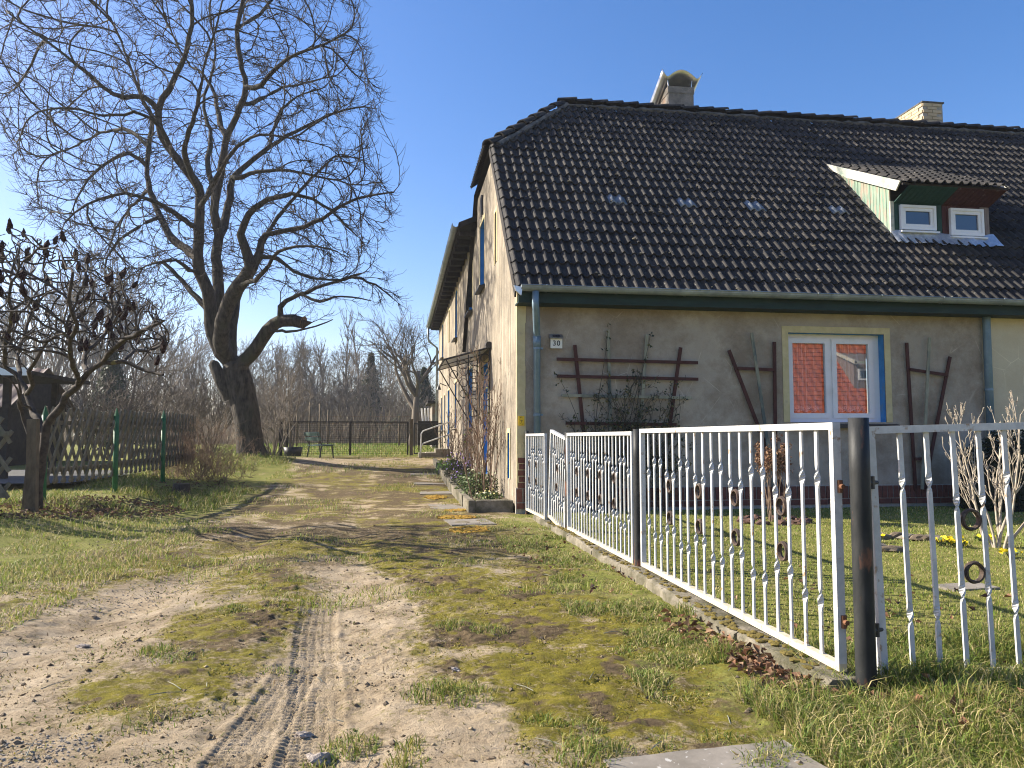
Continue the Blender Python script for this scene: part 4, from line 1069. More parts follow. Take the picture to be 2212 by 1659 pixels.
panel('iron_fence', 'narrow white iron panel leaning towards the house with its tilted post', 'fence', (XN - 0.06, 10.28), (XN - 0.03, 9.36), 0.07, FT - 0.02, ['H', 'H', 'L', 'L', 'H', 'H', 'L'], lean=0.13)
panel('garden_gate', 'short white iron garden gate beside the house corner', 'gate', (XN - 0.10, 11.86), (XN - 0.07, 10.46), 0.07, FT - 0.02, ['L', 'L', 'H', 'H', 'L', 'L', 'H', 'H', 'L'])
panel('drive_gate', 'white iron gate facing the street, hung from the near black post', 'gate', (2.245, 3.40), (4.05, 3.46), 0.055, FT + 0.005, ['H', 'H', 'L', 'L', 'H', 'H', 'L', 'L', 'H', 'H', 'L', 'L'][:11], lean=-0.028)
posts = []
def post(x, y, r, z1, label, lean=(0, 0), n=16):
    t = thing('fence_post', label, 'post', (x, y, 0), 'black steel fence posts')
    K = 6
    part('shaft', MB().tube([(x + lean[0] * k / K, y + lean[1] * k / K, -0.25 + (z1 + 0.25) * k / K) for k in range(K + 1)], r, n), M['black_post'], t, True).data.polygons.foreach_set('use_smooth', [True] * 1 * (n * K) + [False, False])
    return t
p1 = post(2.135, 3.335, 0.046, FT + 0.02, 'thick peeling black steel post between long panel and street gate')
post(XN - 0.005, 6.54, 0.040, FT + 0.0, 'plain black steel post midway along the white fence')
post(XN - 0.02, 9.29, 0.038, FT - 0.01, 'upright black steel post before the leaning panel')
post(XN - 0.02, 10.32, 0.034, FT - 0.02, 'tilted black steel post next to the garden gate', (-0.01, -0.17))
post(XN - 0.09, 11.91, 0.030, FT + 0.02, 'thin black steel post against the house corner')
for (x0, y0, z, dx, dy) in ((2.09, 3.40, 0.965, 0.0, 0.05), (2.09, 3.40, 0.33, 0.0, 0.05), (2.17, 3.36, 0.985, 0.085, 0.03), (2.17, 3.36, 0.30, 0.085, 0.03)):
    part('hinge', MB().tube([(x0, y0, z), (x0 + dx, y0 + dy, z)], 0.012, 8).tube([(x0 + dx * .6, y0 + dy * .6, z - 0.03), (x0 + dx * .6, y0 + dy * .6, z + 0.03)], 0.014, 8), M['rust'] if dx == 0 else M['black_iron'], p1)
# concrete footing under the fence
kb = thing('fence_footing', 'low weathered concrete footing under the white iron fence', 'footing', (2.08, 7, 0))
yy = 3.36
while yy < 10.3:
    l = random.uniform(0.8, 1.3); 
    seg = MB(); K = 8
    for i in range(K + 1):
        y = yy + (l - 0.012) * i / K; j = [random.uniform(-.012, .012) for _ in range(4)]
        zt = 0.075 + 0.01 * math.sin(y * 2.3)
        seg.v += [(1.945 + j[0] * 1.5, y, -0.15), (1.955 + j[0], y, zt - 0.02 + j[1]), (1.975 + j[2], y, zt + j[3] * .4), (2.165, y, zt), (2.175, y, -0.15)]
    for i in range(K):
        for k in range(4): a_ = i * 5 + k; seg.f.append((a_, a_ + 5, a_ + 6, a_ + 1))
    seg.f += [(0, 1, 2, 3, 4), tuple(reversed([K * 5 + k for k in range(5)]))]
    part('footing_block', seg, M['concrete'], kb); yy += l

# ================================================================== TREES AND SHRUBS
def tubes(P, par, rad, sides, dirs=None):
    """skin a tree of nodes: P (n,3), parent index, radius; vectorised; sides for every node's segment"""
    n = len(P); idx = np.arange(n); has = par >= 0
    ch = idx[has]; pa = par[has]
    d = P[ch] - P[pa]; ln = np.linalg.norm(d, axis=1, keepdims=True); ln[ln < 1e-9] = 1; d = d / ln
    main = np.full(n, -1); order = np.argsort(rad[ch], kind='stable'); main[pa[order]] = ch[order]
    nd = np.zeros((n, 3)); nd[ch] = d
    nd2 = nd.copy(); m = main >= 0; dd = np.zeros((n, 3)); dd[m] = nd[main[m]]; nd2 = nd + dd
    l2 = np.linalg.norm(nd2, axis=1, keepdims=True); l2[l2 < 1e-9] = 1; nd2 = nd2 / l2
    def ring(c, dv, r, k):
        ref = np.tile(np.array([[0.31, 0.83, 0.46]]), (len(c), 1)); ref /= np.linalg.norm(ref[0])
        bad = np.abs((ref * dv).sum(1)) > 0.93; ref[bad] = np.array([0.9, -0.2, 0.38])
        e = ref - (ref * dv).sum(1, keepdims=True) * dv; e /= np.linalg.norm(e, axis=1, keepdims=True)
        g = np.cross(dv, e); a = np.arange(k) * 2 * np.pi / k
        return c[:, None, :] + r[:, None, None] * (np.cos(a)[None, :, None] * e[:, None, :] + np.sin(a)[None, :, None] * g[:, None, :])
    k = sides
    is_main = main[pa] == ch
    r0 = np.where(is_main, rad[pa], np.minimum(rad[pa], rad[ch] * 1.25))
    d0 = np.where(is_main[:, None], nd2[pa], d)
    A = ring(P[pa], d0, r0, k); B = ring(P[ch], nd2[ch], rad[ch], k)
    V = np.concatenate([A, B], 1).reshape(-1, 3)
    o = (np.arange(len(ch)) * 2 * k)[:, None]; a = np.arange(k); b = (a + 1) % k
    F = np.stack([o + a, o + b, o + b + k, o + a + k], -1).reshape(-1, 4)
    return V, F
def bark_mesh(name, P, par, rad, mat, sides_by_r=((0.10, 10), (0.03, 6), (0.0, 3)), smooth=True):
    V = []; F = []; off = 0; hi = 1e9
    for lo, k in sides_by_r:
        sel = (rad >= lo) & (rad < hi) & (par >= 0); hi = lo
        if not sel.any(): continue
        # keep parents for ring placement by masking children
        pp = np.where(sel, par, -1)
        # tubes() needs every node's own direction: compute with the full tree, then keep the chosen ones
        v, f = tubes_sel(P, par, rad, k, sel)
        V.append(v); F.append(f + off); off += len(v)
    return fast_mesh(name, np.concatenate(V), [np.concatenate(F)], mat, smooth)
def tubes_sel(P, par, rad, k, sel):
    v, f = tubes(P, par, rad, k)
    ch = np.arange(len(P))[par >= 0]; keep = sel[ch]
    v = v.reshape(-1, 2 * k, 3)[keep].reshape(-1, 3)
    m = int(keep.sum()); o = (np.arange(m) * 2 * k)[:, None]; a = np.arange(k); b = (a + 1) % k
    return v, np.stack([o + a, o + b, o + b + k, o + a + k], -1).reshape(-1, 4)
def in_poly(pts, poly):
    x, y = pts[:, 0], pts[:, 1]; r = np.zeros(len(pts), bool); n = len(poly)
    for i in range(n):
        x0, y0 = poly[i]; x1, y1 = poly[(i + 1) % n]
        c = ((y0 > y) != (y1 > y)) & (x < (x1 - x0) * (y - y0) / (y1 - y0 + 1e-12) + x0); r ^= c
    return r

class Skel:
    def __init__(s): s.P = []; s.par = []; s.fix = []
    def limb(s, pts, rads, parent=None, step=0.22, wob=0.03, rng=random):
        """pts: 3D polyline; returns indices of the nodes along it"""
        ids = []; last = parent
        start = 0
        if parent is None:
            s.P.append(Vector(pts[0])); s.par.append(-1); s.fix.append(rads[0]); last = len(s.P) - 1; ids.append(last)
        P = [Vector(p) for p in pts]
        if parent is not None: P = [s.P[parent].copy()] + P[0:]; rads = [rads[0]] + list(rads)
        for i in range(len(P) - 1):
            L = (P[i + 1] - P[i]).length; n = max(1, int(L / step))
            for k in range(1, n + 1):
                t = k / n
                # Catmull-Rom for smooth limbs
                p0 = P[max(i - 1, 0)]; p1 = P[i]; p2 = P[i + 1]; p3 = P[min(i + 2, len(P) - 1)]
                q = 0.5 * ((2 * p1) + (p2 - p0) * t + (2 * p0 - 5 * p1 + 4 * p2 - p3) * t * t + (3 * p1 - p0 - 3 * p2 + p3) * t ** 3)
                q = q + Vector((rng.uniform(-wob, wob), rng.uniform(-wob, wob), rng.uniform(-wob, wob)))
                s.P.append(q); s.par.append(last); s.fix.append(rads[i] + (rads[i + 1] - rads[i]) * t); last = len(s.P) - 1; ids.append(last)
        return ids
    def nearest(s, p, among=None):
        p = Vector(p); r = among if among is not None else range(len(s.P))
        return min(r, key=lambda i: (s.P[i] - p).length_squared)

def colonise(P, par, attract, step, infl, kill, iters, tropism=(0, 0, 0), inertia=0.5, jitter=0.12, seed=1, free_from=0):
    rng = np.random.default_rng(seed)
    P = [np.array(p) for p in P]; par = list(par); D = [np.zeros(3)] * len(P)
    D = [(P[i] - P[par[i]]) if par[i] >= 0 else np.array([0, 0, 1.0]) for i in range(len(P))]
    D = [d / (np.linalg.norm(d) + 1e-9) for d in D]
    A = np.array(attract); near = np.full(len(A), -1); nd = np.full(len(A), 1e9)
    new = list(range(free_from, len(P)))
    alive = np.ones(len(A), bool); kids = {}
    trop = np.array(tropism)
    for it in range(iters):
        if not new or not alive.any(): break
        kd = kdtree.KDTree(len(new))
        for j, i in enumerate(new): kd.insert(P[i], j)
        kd.balance()
        for a in np.nonzero(alive)[0]:
            co, j, dist = kd.find(A[a])
            if dist < nd[a]: nd[a] = dist; near[a] = new[j]
        alive &= nd > kill
        sel = alive & (nd < infl)
        if not sel.any(): break
        acc = {}
        for a in np.nonzero(sel)[0]:
            i = near[a]; v = A[a] - P[i]; v /= (np.linalg.norm(v) + 1e-9)
            if i in acc: acc[i] += v
            else: acc[i] = v.copy()
        new = []
        for i, v in acc.items():
            if kids.get(i, 0) > 3: continue
            v = v / (np.linalg.norm(v) + 1e-9) + inertia * D[i] + trop + rng.normal(0, jitter, 3)
            v /= (np.linalg.norm(v) + 1e-9)
            P.append(P[i] + v * step); par.append(i); D.append(v); kids[i] = kids.get(i, 0) + 1; new.append(len(P) - 1)
    return np.array(P), np.array(par), np.array(D)
def pipe_radii(par, tip, expo, n):
    acc = np.zeros(n); nch = np.zeros(n, int)
    for i in range(n - 1, -1, -1):
        if acc[i] == 0: acc[i] = tip ** expo
        p = par[i]
        if p >= 0: acc[p] += acc[i]
    return acc ** (1 / expo)
def twigs(P, D, sel, n_each, length, seg, r0, rng, droop=-0.3, lift=0.5, spread=0.9):
    """curved twiglets from the chosen nodes: first arching down, then turning up at the tips"""
    base = np.repeat(sel, n_each); m = len(base)
    L = length * rng.uniform(0.5, 1.25, m)
    d = D[base] + rng.normal(0, spread * 0.55, (m, 3)); d /= np.linalg.norm(d, axis=1, keepdims=True)
    NP = [P[base]]; par0 = base
    pts = []; prev = P[base]; idp = base.copy(); newP = []; newpar = []; newr = []; cnt = len(P)
    for k in range(seg):
        g = droop + (lift - droop) * (k / max(1, seg - 1))
        d = d + np.array([0, 0, 1.0]) * g * 0.75 + rng.normal(0, 0.15, (m, 3)); d /= np.linalg.norm(d, axis=1, keepdims=True)
        prev = prev + d * (L / seg)[:, None]
        newP.append(prev.copy()); newpar.append(idp.copy()); idp = np.arange(cnt, cnt + m); cnt += m
        newr.append(np.full(m, r0 * (1 - 0.55 * (k + 1) / seg)))
    Pn = np.concatenate(newP); pn = np.concatenate(newpar); rn = np.concatenate(newr)
    Dn = np.tile(d, (seg, 1))
    return Pn, pn, rn, Dn

# ---- the big bare tree by the drive
def T(u, v, dd=0.0): return at_d(u, v, 23.2 + dd)
PXM = 23.2 / 1661.0
sk = Skel()
tr0 = [T(548, 1000), T(542, 965), T(536, 925), T(530, 880), T(520, 835), T(505, 790)]
trunk = sk.limb(tr0, [38 * PXM, 29 * PXM, 27 * PXM, 28 * PXM, 29 * PXM, 27 * PXM], None, 0.25, 0.015)
fork = trunk[-1]
def limb(parent_pt, pts, r0, r1, among=None):
    par = sk.nearest(parent_pt, among); n_ = len(pts)
    return sk.limb(pts, [(r0 + (r1 - r0) * (k / max(1, n_ - 1)) ** 0.7) * PXM * (0.88 if r0 > 14 else 0.78) for k in range(n_)], par, 0.25, 0.025)
A_ = limb(T(505, 790), [T(480, 762, -.1), T(462, 720, -.2), T(453, 657, -.3), T(448, 630, -.4), T(432, 587, -.5), T(427, 555, -.6), T(430, 496, -.7), T(432, 450, -.8), T(430, 405, -.9)], 19, 11)
A1 = limb(T(430, 405, -.9), [T(421, 389, -1), T(381, 341, -1.3), T(350, 294, -1.5), T(341, 238, -1.6), T(365, 190, -1.7), T(393, 139, -1.8), T(409, 79, -1.9), T(417, 20, -2), T(405, -70, -2), T(420, -150, -2)], 12, 4)
limb(T(341, 238, -1.6), [T(309, 210, -2), T(245, 205, -2.6), T(190, 159, -3), T(131, 111, -3.4), T(79, 71, -3.6), T(20, 30, -3.8)], 7, 2)
limb(T(381, 341, -1.3), [T(360, 300, -2.4), T(330, 255, -3), T(290, 245, -3.4), T(220, 250, -3.6), T(150, 230, -3.8), T(80, 240, -4)], 6, 2)
F_ = limb(T(427, 560, -.6), [T(410, 545, -.3), T(369, 512, .3), T(345, 468, .8), T(325, 413, 1.2), T(317, 357, 1.5), T(323, 298, 1.7), T(329, 258, 1.9), T(313, 222, 2), T(290, 170, 2.2), T(270, 110, 2.4), T(240, 40, 2.5)], 12, 3)
limb(T(318, 357, 1.5), [T(278, 332, 1.2), T(222, 357, .8), T(179, 405, .4), T(160, 450, .2)], 6, 2)
limb(T(321, 310, 1.7), [T(278, 282, 2.4), T(230, 284, 3), T(167, 313, 3.4), T(99, 337, 3.7), T(50, 330, 3.9)], 6, 1.6)
limb(T(325, 413, 1.2), [T(300, 430, 2.2), T(265, 470, 2.8), T(240, 520, 3.2), T(225, 560, 3.4)], 5, 1.6)
B_ = limb(T(500, 780), [T(482, 730, .3), T(472, 660, .4), T(470, 600, .5), T(468, 555, .5), T(472, 508, .5), T(462, 460, .4), T(468, 417, .3), T(480, 357, .2), T(484, 317, .1), T(500, 274, 0), T(520, 230, -.1), T(532, 186, -.2), T(518, 127, -.2), T(512, 60, -.3), T(524, 0, -.4), T(520, -90, -.4), T(530, -160, -.4)], 16, 4)
limb(T(482, 300, .1), [T(474, 265, .6), T(472, 238, 1), T(460, 198, 1.4), T(440, 160, 1.6), T(413, 143, 1.9), T(380, 90, 2.3), T(350, 20, 2.6)], 8, 2)
limb(T(532, 190, -.2), [T(563, 186, -.8), T(603, 139, -1.3), T(655, 111, -1.8), T(714, 91, -2.2), T(760, 60, -2.4)], 7, 2)
limb(T(520, 230, -.1), [T(560, 215, .9), T(610, 190, 1.6), T(660, 180, 2.2), T(730, 160, 2.6)], 6, 2)
limb(T(512, 70, -.3), [T(560, 30, .5), T(610, -30, 1), T(660, -90, 1.4)], 5, 2)
limb(T(466, 440, .35), [T(450, 350, 1.3), T(455, 290, 2), T(440, 220, 2.6), T(465, 120, 3), T(450, 20, 3.2)], 8, 2.5)
C_ = limb(T(470, 520, .5), [T(480, 496, .9), T(496, 428, 1.2), T(504, 385, 1.4), T(547, 345, 1.7), T(583, 317, 2), T(635, 286, 2.3), T(690, 258, 2.6), T(746, 238, 2.8), T(790, 230, 3)], 13, 2.5)
limb(T(504, 388, 1.4), [T(512, 385, 1.2), T(575, 369, .8), T(640, 372, .4), T(706, 385, .1), T(770, 400, 0)], 7, 2)
limb(T(583, 317, 2), [T(600, 250, 2.8), T(640, 210, 3.2), T(700, 190, 3.5)], 5, 2)
Dm = limb(T(500, 782), [T(476, 735, -.6), T(489, 671, -.9), T(508, 632, -1.1), T(527, 602, -1.3), T(545, 577, -1.4)], 18, 16)
limb(T(545, 577, -1.4), [T(532, 545, -1.5), T(520, 508, -1.6), T(536, 464, -1.8), T(563, 440, -2), T(595, 426, -2.2), T(651, 421, -2.5), T(714, 456, -2.7), T(760, 500, -2.8)], 13, 2.5)
limb(T(545, 577, -1.4), [T(559, 555, -1.3), T(563, 520, -1.2), T(573, 506, -1.2), T(635, 496, -1.4), T(698, 472, -1.6), T(754, 436, -1.8), T(813, 420, -2), T(850, 415, -2)], 11, 2)
limb(T(560, 540, -1.3), [T(600, 560, -1.8), T(635, 587, -2), T(714, 607, -2.2), T(780, 590, -2.3)], 6, 2)
limb(T(515, 620, -1.1), [T(560, 600, -2.4), T(600, 545, -3), T(660, 530, -3.4), T(730, 545, -3.6)], 6, 2)
E_ = limb(T(508, 790), [T(498, 755, .5), T(501, 700, .8), T(508, 665, 1), T(518, 631, 1.2), T(535, 590, 1.4), T(560, 540, 1.7), T(600, 470, 2.2), T(660, 400, 2.6), T(720, 340, 2.8)], 15, 3)
G_ = limb(T(512, 800), [T(525, 783, -.2), T(550, 755, -.4), T(579, 715, -.6), T(607, 693, -.7), T(632, 692, -.8), T(655, 697, -.9)], 17, 14)
limb(T(607, 693, -.7), [T(603, 664, -.8), T(618, 650, -.9), T(650, 637, -1), T(698, 617, -1.2), T(760, 600, -1.4), T(810, 615, -1.6), T(845, 640, -1.7)], 8, 2)
limb(T(650, 637, -1), [T(690, 650, -1.6), T(740, 640, -2), T(800, 650, -2.2)], 4, 1.6)
limb(T(586, 707, -.6), [T(620, 715, -1.3), T(660, 712, -1.6), T(720, 690, -2)], 4, 1.5)
H_ = limb(T(455, 668, -.3), [T(435, 655, -.1), T(402, 620, .2), T(373, 582, .4), T(352, 570, .5), T(336, 569, .5)], 8, 4)
limb(T(436, 596, -.5), [T(409, 584, -1), T(380, 562, -1.4), T(345, 565, -1.8)], 6, 3)
limb(T(345, 468, .8), [T(300, 490, .2), T(255, 520, -.2), T(225, 580, -.5), T(240, 630, -.7)], 5, 1.6)
limb(T(432, 500, -.7), [T(390, 470, -2), T(340, 440, -2.8), T(270, 420, -3.4), T(190, 440, -3.8), T(140, 480, -4)], 7, 2)
limb(T(432, 450, -.8), [T(470, 380, -2.4), T(500, 330, -3.2), T(560, 290, -3.8), T(640, 300, -4.2)], 7, 2)
limb(T(430, 420, -.9), [T(400, 330, -2.6), T(420, 250, -3.5), T(440, 150, -4), T(470, 50, -4.4)], 7, 2)
crown_poly = [(-70, 120), (-90, -60), (60, -210), (300, -290), (560, -290), (720, -150), (785, 10), (808, 150), (822, 260), (800, 330), (850, 400), (838, 480), (815, 545), (852, 600), (868, 650), (800, 668), (740, 640), (690, 690), (640, 655), (600, 610), (560, 640), (470, 600), (400, 640), (335, 640), (300, 690), (235, 640), (205, 590), (150, 530), (70, 470), (40, 390), (10, 330), (-20, 250)]
rng = np.random.default_rng(11)
cand = np.stack([rng.uniform(-95, 870, 60000), rng.uniform(-290, 700, 60000)], 1)
cand = cand[in_poly(cand, crown_poly)]
dxp = (cand[:, 0] - 410) / 470; dyp = (cand[:, 1] - 230) / 500
dep = np.sqrt(np.clip(1 - (dxp ** 2 + dyp ** 2) * 0.8, 0.06, 1)) * 5.4
dd = rng.uniform(-1, 1, len(cand)) * dep
# thinner inside, fuller towards the shell
rr2 = dxp ** 2 + dyp ** 2 + (dd / 5.4) ** 2
keep = rng.uniform(0, 1, len(cand)) < 0.25 + 0.75 * np.clip(rr2, 0, 1)
cand, dd = cand[keep][:5200], dd[keep][:5200]
att = np.array([tuple(at_d(u, v, 23.2 + q)) for (u, v), q in zip(cand, dd)])
n_fix = len(sk.P)
BP, Bpar, BD = colonise([tuple(p) for p in sk.P], sk.par, att, 0.27, 3.0, 0.44, 70, (0, 0, -0.03), 0.85, 0.11, 5, free_from=len(trunk) + 6)
n_all = len(BP)
Brad = pipe_radii(Bpar, 0.0115, 2.05, n_all)
Brad[n_fix:] = np.minimum(Brad[n_fix:], 0.065)
fixr = np.array(sk.fix); Brad[:n_fix] = fixr
for i in range(n_fix, n_all): Brad[i] = min(Brad[i], Brad[Bpar[i]] * 0.98)
thin = np.nonzero((Brad < 0.030) & (np.arange(n_all) >= n_fix))[0]
tips = np.nonzero(np.bincount(Bpar[Bpar >= 0], minlength=n_all)[thin] == 0)[0]
P1, p1_, r1, D1 = twigs(BP, BD, thin, 2, 0.52, 4, 0.0078, rng, -0.25, 0.6, 0.8)
P2, p2_, r2, D2 = twigs(BP, BD, thin[tips], 4, 0.58, 4, 0.0082, rng, -0.2, 0.65, 0.7)
p2_ = np.where(p2_ >= n_all, p2_ + len(P1), p2_)
tree = thing('bare_tree', 'huge bare many-stemmed tree with a lopped lower limb beside the drive', 'tree', (TREE.x, TREE.y, TREE.z))
def stub(mb_):
    # broken stub and sawn face of the lopped limb
    a = T(500, 858); b = T(478, 822, -.15); c = T(461, 785, -.2); d = T(459, 778, -.2)
    mb_.tube([a, b, c, d], [0.26, 0.20, 0.15, 0.04], 10)
    return mb_
tf = np.arange(n_all) < n_fix
def subset(selmask):
    sel = selmask & (Bpar >= 0)
    V = []; F = []; off = 0
    for lo, hi, k in ((0.16, 9, 14), (0.05, 0.16, 8), (0.018, 0.05, 5), (0.0, 0.018, 3)):
        s2 = sel & (Brad >= lo) & (Brad < hi)
        if s2.any():
            v, f = tubes_sel(BP, Bpar, Brad, k, s2); V.append(v); F.append(f + off); off += len(v)
    return np.concatenate(V), np.concatenate(F)
V, F = subset(tf)
rt = stub(MB())
ro = np.array(rt.v); rf4 = np.array([f for f in rt.f if len(f) == 4]) + len(V)
V = V + 0.045 * np.stack([fbm(V[:, 1] * 5 + V[:, 2] * 1.3, V[:, 0] * 5 + V[:, 2] * .9, 3, 7 + q) - .5 for q in range(3)], 1)
put('trunk', fast_mesh('trunk', np.concatenate([V, ro]), [np.concatenate([F, rf4])], M['bark'], True), tree)
cutp = T(655, 697, -.9); cd_ = (T(655, 697, -.9) - T(632, 692, -.8)).normalized()
e_ = cd_.orthogonal().normalized(); g_ = cd_.cross(e_)
part('sawn_face', MB().poly([cutp + cd_ * 0.012 + (e_ * math.cos(a) + g_ * math.sin(a)) * 0.192 for a in np.linspace(0, 2 * math.pi, 16, endpoint=False)]), mat_noise('sawn_wood', (0.20, 0.13, 0.08), (0.30, 0.20, 0.12), 14, 0.9, 0.4, 0.006), tree)
V, F = subset(~tf)
TP = np.concatenate([BP, P1, P2]); Tpar = np.concatenate([Bpar, p1_, p2_]); Tr = np.concatenate([Brad, r1, r2])
selt = np.arange(len(TP)) >= n_all
v2, f2 = tubes_sel(TP, Tpar, Tr, 3, selt)
put('crown', fast_mesh('crown', np.concatenate([V, v2]), [np.concatenate([F, f2 + len(V)])], M['twig'], True), tree)

# ---- sumac with dark seed cones at the fence end
def S(u, v, dd=0.0): return at_d(u, v, 10.5 + dd)
PXS = 10.5 / 1661.0
sk = Skel()
s0 = sk.limb([S(80, 1115), S(84, 1069), S(88, 1010), S(94, 965), S(102, 918)], [11 * PXS, 9 * PXS, 8.5 * PXS, 9 * PXS, 8.5 * PXS], None, 0.12, 0.012)
def sl(pp, pts, r0, r1):
    return sk.limb(pts, [(r0 + (r1 - r0) * k / max(1, len(pts) - 1)) * PXS for k in range(len(pts))], sk.nearest(pp), 0.12, 0.018)
sl(S(102, 918), [S(125, 888, -.1), S(143, 856, -.2), S(171, 833, -.3), S(192, 803, -.4), S(222, 785, -.5), S(262, 782, -.6), S(310, 800, -.7), S(355, 808, -.8)], 8, 2.5)
sl(S(192, 803, -.4), [S(180, 775, .2), S(200, 745, .5), S(230, 720, .7), S(245, 680, .9), S(260, 640, 1)], 5.5, 2.5)
sl(S(222, 785, -.5), [S(255, 745, -.9), S(300, 720, -1.2), S(330, 705, -1.4), S(352, 690, -1.5)], 5, 2.2)
sl(S(262, 782, -.6), [S(290, 760, -.1), S(330, 752, .2), S(360, 742, .3)], 4, 2)
sl(S(171, 833, -.3), [S(160, 790, -1), S(150, 750, -1.4), S(165, 700, -1.6), S(150, 650, -1.8), S(160, 590, -1.9)], 5, 2.5)
sl(S(94, 930), [S(80, 905, .2), S(69, 884, .4), S(62, 856, .5), S(46, 821, .6), S(14, 796, .7), S(-25, 770, .8), S(-50, 700, .9)], 8, 3)
sl(S(62, 856, .5), [S(68, 830, .1), S(63, 800, -.2), S(80, 780, -.3), S(95, 745, -.4), S(125, 725, -.6), S(150, 725, -.8)], 5, 2.2)
sl(S(46, 821, .6), [S(40, 770, 1.2), S(55, 720, 1.5), S(70, 670, 1.7), S(100, 630, 1.8)], 5, 2.2)
sl(S(14, 796, .7), [S(10, 740, .2), S(25, 690, -.1), S(20, 630, -.3), S(40, 580, -.4)], 5, 2.2)
sl(S(69, 884, .4), [S(48, 872, -.4), S(40, 840, -.7)], 3, 2)
sl(S(86, 1020), [S(52, 905, .1), S(40, 870, -.2), S(46, 850, -.3), S(38, 825, -.4)], 4, 2)
spoly = [(-90, 700), (-80, 560), (-20, 500), (35, 480), (60, 505), (150, 520), (200, 560), (250, 575), (300, 610), (350, 680), (372, 720), (360, 760), (330, 790), (230, 770), (160, 760), (60, 770), (-40, 780)]
rng = np.random.default_rng(23)
cand = np.stack([rng.uniform(-95, 375, 9000), rng.uniform(478, 800, 9000)], 1); cand = cand[in_poly(cand, spoly)][:1000]
att = np.array([tuple(at_d(u, v, 10.5 + q)) for (u, v), q in zip(cand, rng.uniform(-1.9, 1.9, len(cand)))])
n_fix = len(sk.P)
SP, Spar, SD = colonise([tuple(p) for p in sk.P], sk.par, att, 0.11, 1.4, 0.15, 60, (0, 0, 0.10), 0.35, 0.26, 9, free_from=len(s0) + 4)
Srad = pipe_radii(Spar, 0.0075, 2.2, len(SP)); Srad[n_fix:] = np.clip(Srad[n_fix:], 0.008, 0.016); Srad[:n_fix] = np.maximum(np.array(sk.fix), 0.012)
for i in range(n_fix, len(SP)): Srad[i] = min(Srad[i], Srad[Spar[i]])
sum_o = thing('sumac_tree', 'low crooked bare sumac with dark seed cones beside the lattice fence', 'tree', tuple(SP[0]))
tf = np.arange(len(SP)) < n_fix
put('trunk', fast_mesh('trunk', *(lambda vf: (vf[0], [vf[1]]))(tubes_sel(SP, Spar, Srad, 8, tf & (Spar >= 0))), M['sumac_bark'], True), sum_o)
put('branches', fast_mesh('branches', *(lambda vf: (vf[0], [vf[1]]))(tubes_sel(SP, Spar, Srad, 5, ~tf & (Spar >= 0))), M['sumac_bark'], True), sum_o)
nch = np.bincount(Spar[Spar >= 0], minlength=len(SP))
tipi = [i for i in range(n_fix, len(SP)) if nch[i] == 0 and SP[i][2] > 2.0]
rnd = random.Random(4); rnd.shuffle(tipi)
def cone_mesh(seed):
    r_ = random.Random(seed); m_ = MB()
    prof = [(0, 0.010), (0.02, 0.030), (0.06, 0.040), (0.10, 0.034), (0.14, 0.020), (0.175, 0.004)]; n_ = 8
    for j, (z, r) in enumerate(prof):
        for k in range(n_):
            a = 2 * math.pi * k / n_ + j * 0.35; q = r * r_.uniform(0.72, 1.25)
            m_.v.append((math.cos(a) * q, math.sin(a) * q, z + r_.uniform(-.008, .008)))
    for j in range(len(prof) - 1):
        for k in range(n_): m_.f.append((j * n_ + k, j * n_ + (k + 1) % n_, (j + 1) * n_ + (k + 1) % n_, (j + 1) * n_ + k))
    m_.f.append(tuple(range((len(prof) - 1) * n_, len(prof) * n_)))
    return m_.mesh('seed_cone', M['sumac_cone'])
CN = [cone_mesh(k) for k in range(4)]
for q, i in enumerate(tipi[:80]):
    d = Vector(SD[i]) * 0.35 + Vector((rnd.uniform(-.2, .2), rnd.uniform(-.2, .2), 1)); 
    put('seed_cone', CN[q % 4], sum_o, Matrix.Translation(Vector(SP[i]) - d.normalized() * 0.015) @ Vector((0, 0, 1)).rotation_difference(d).to_matrix().to_4x4() @ Matrix.Scale(rnd.uniform(0.75, 1.1), 4))

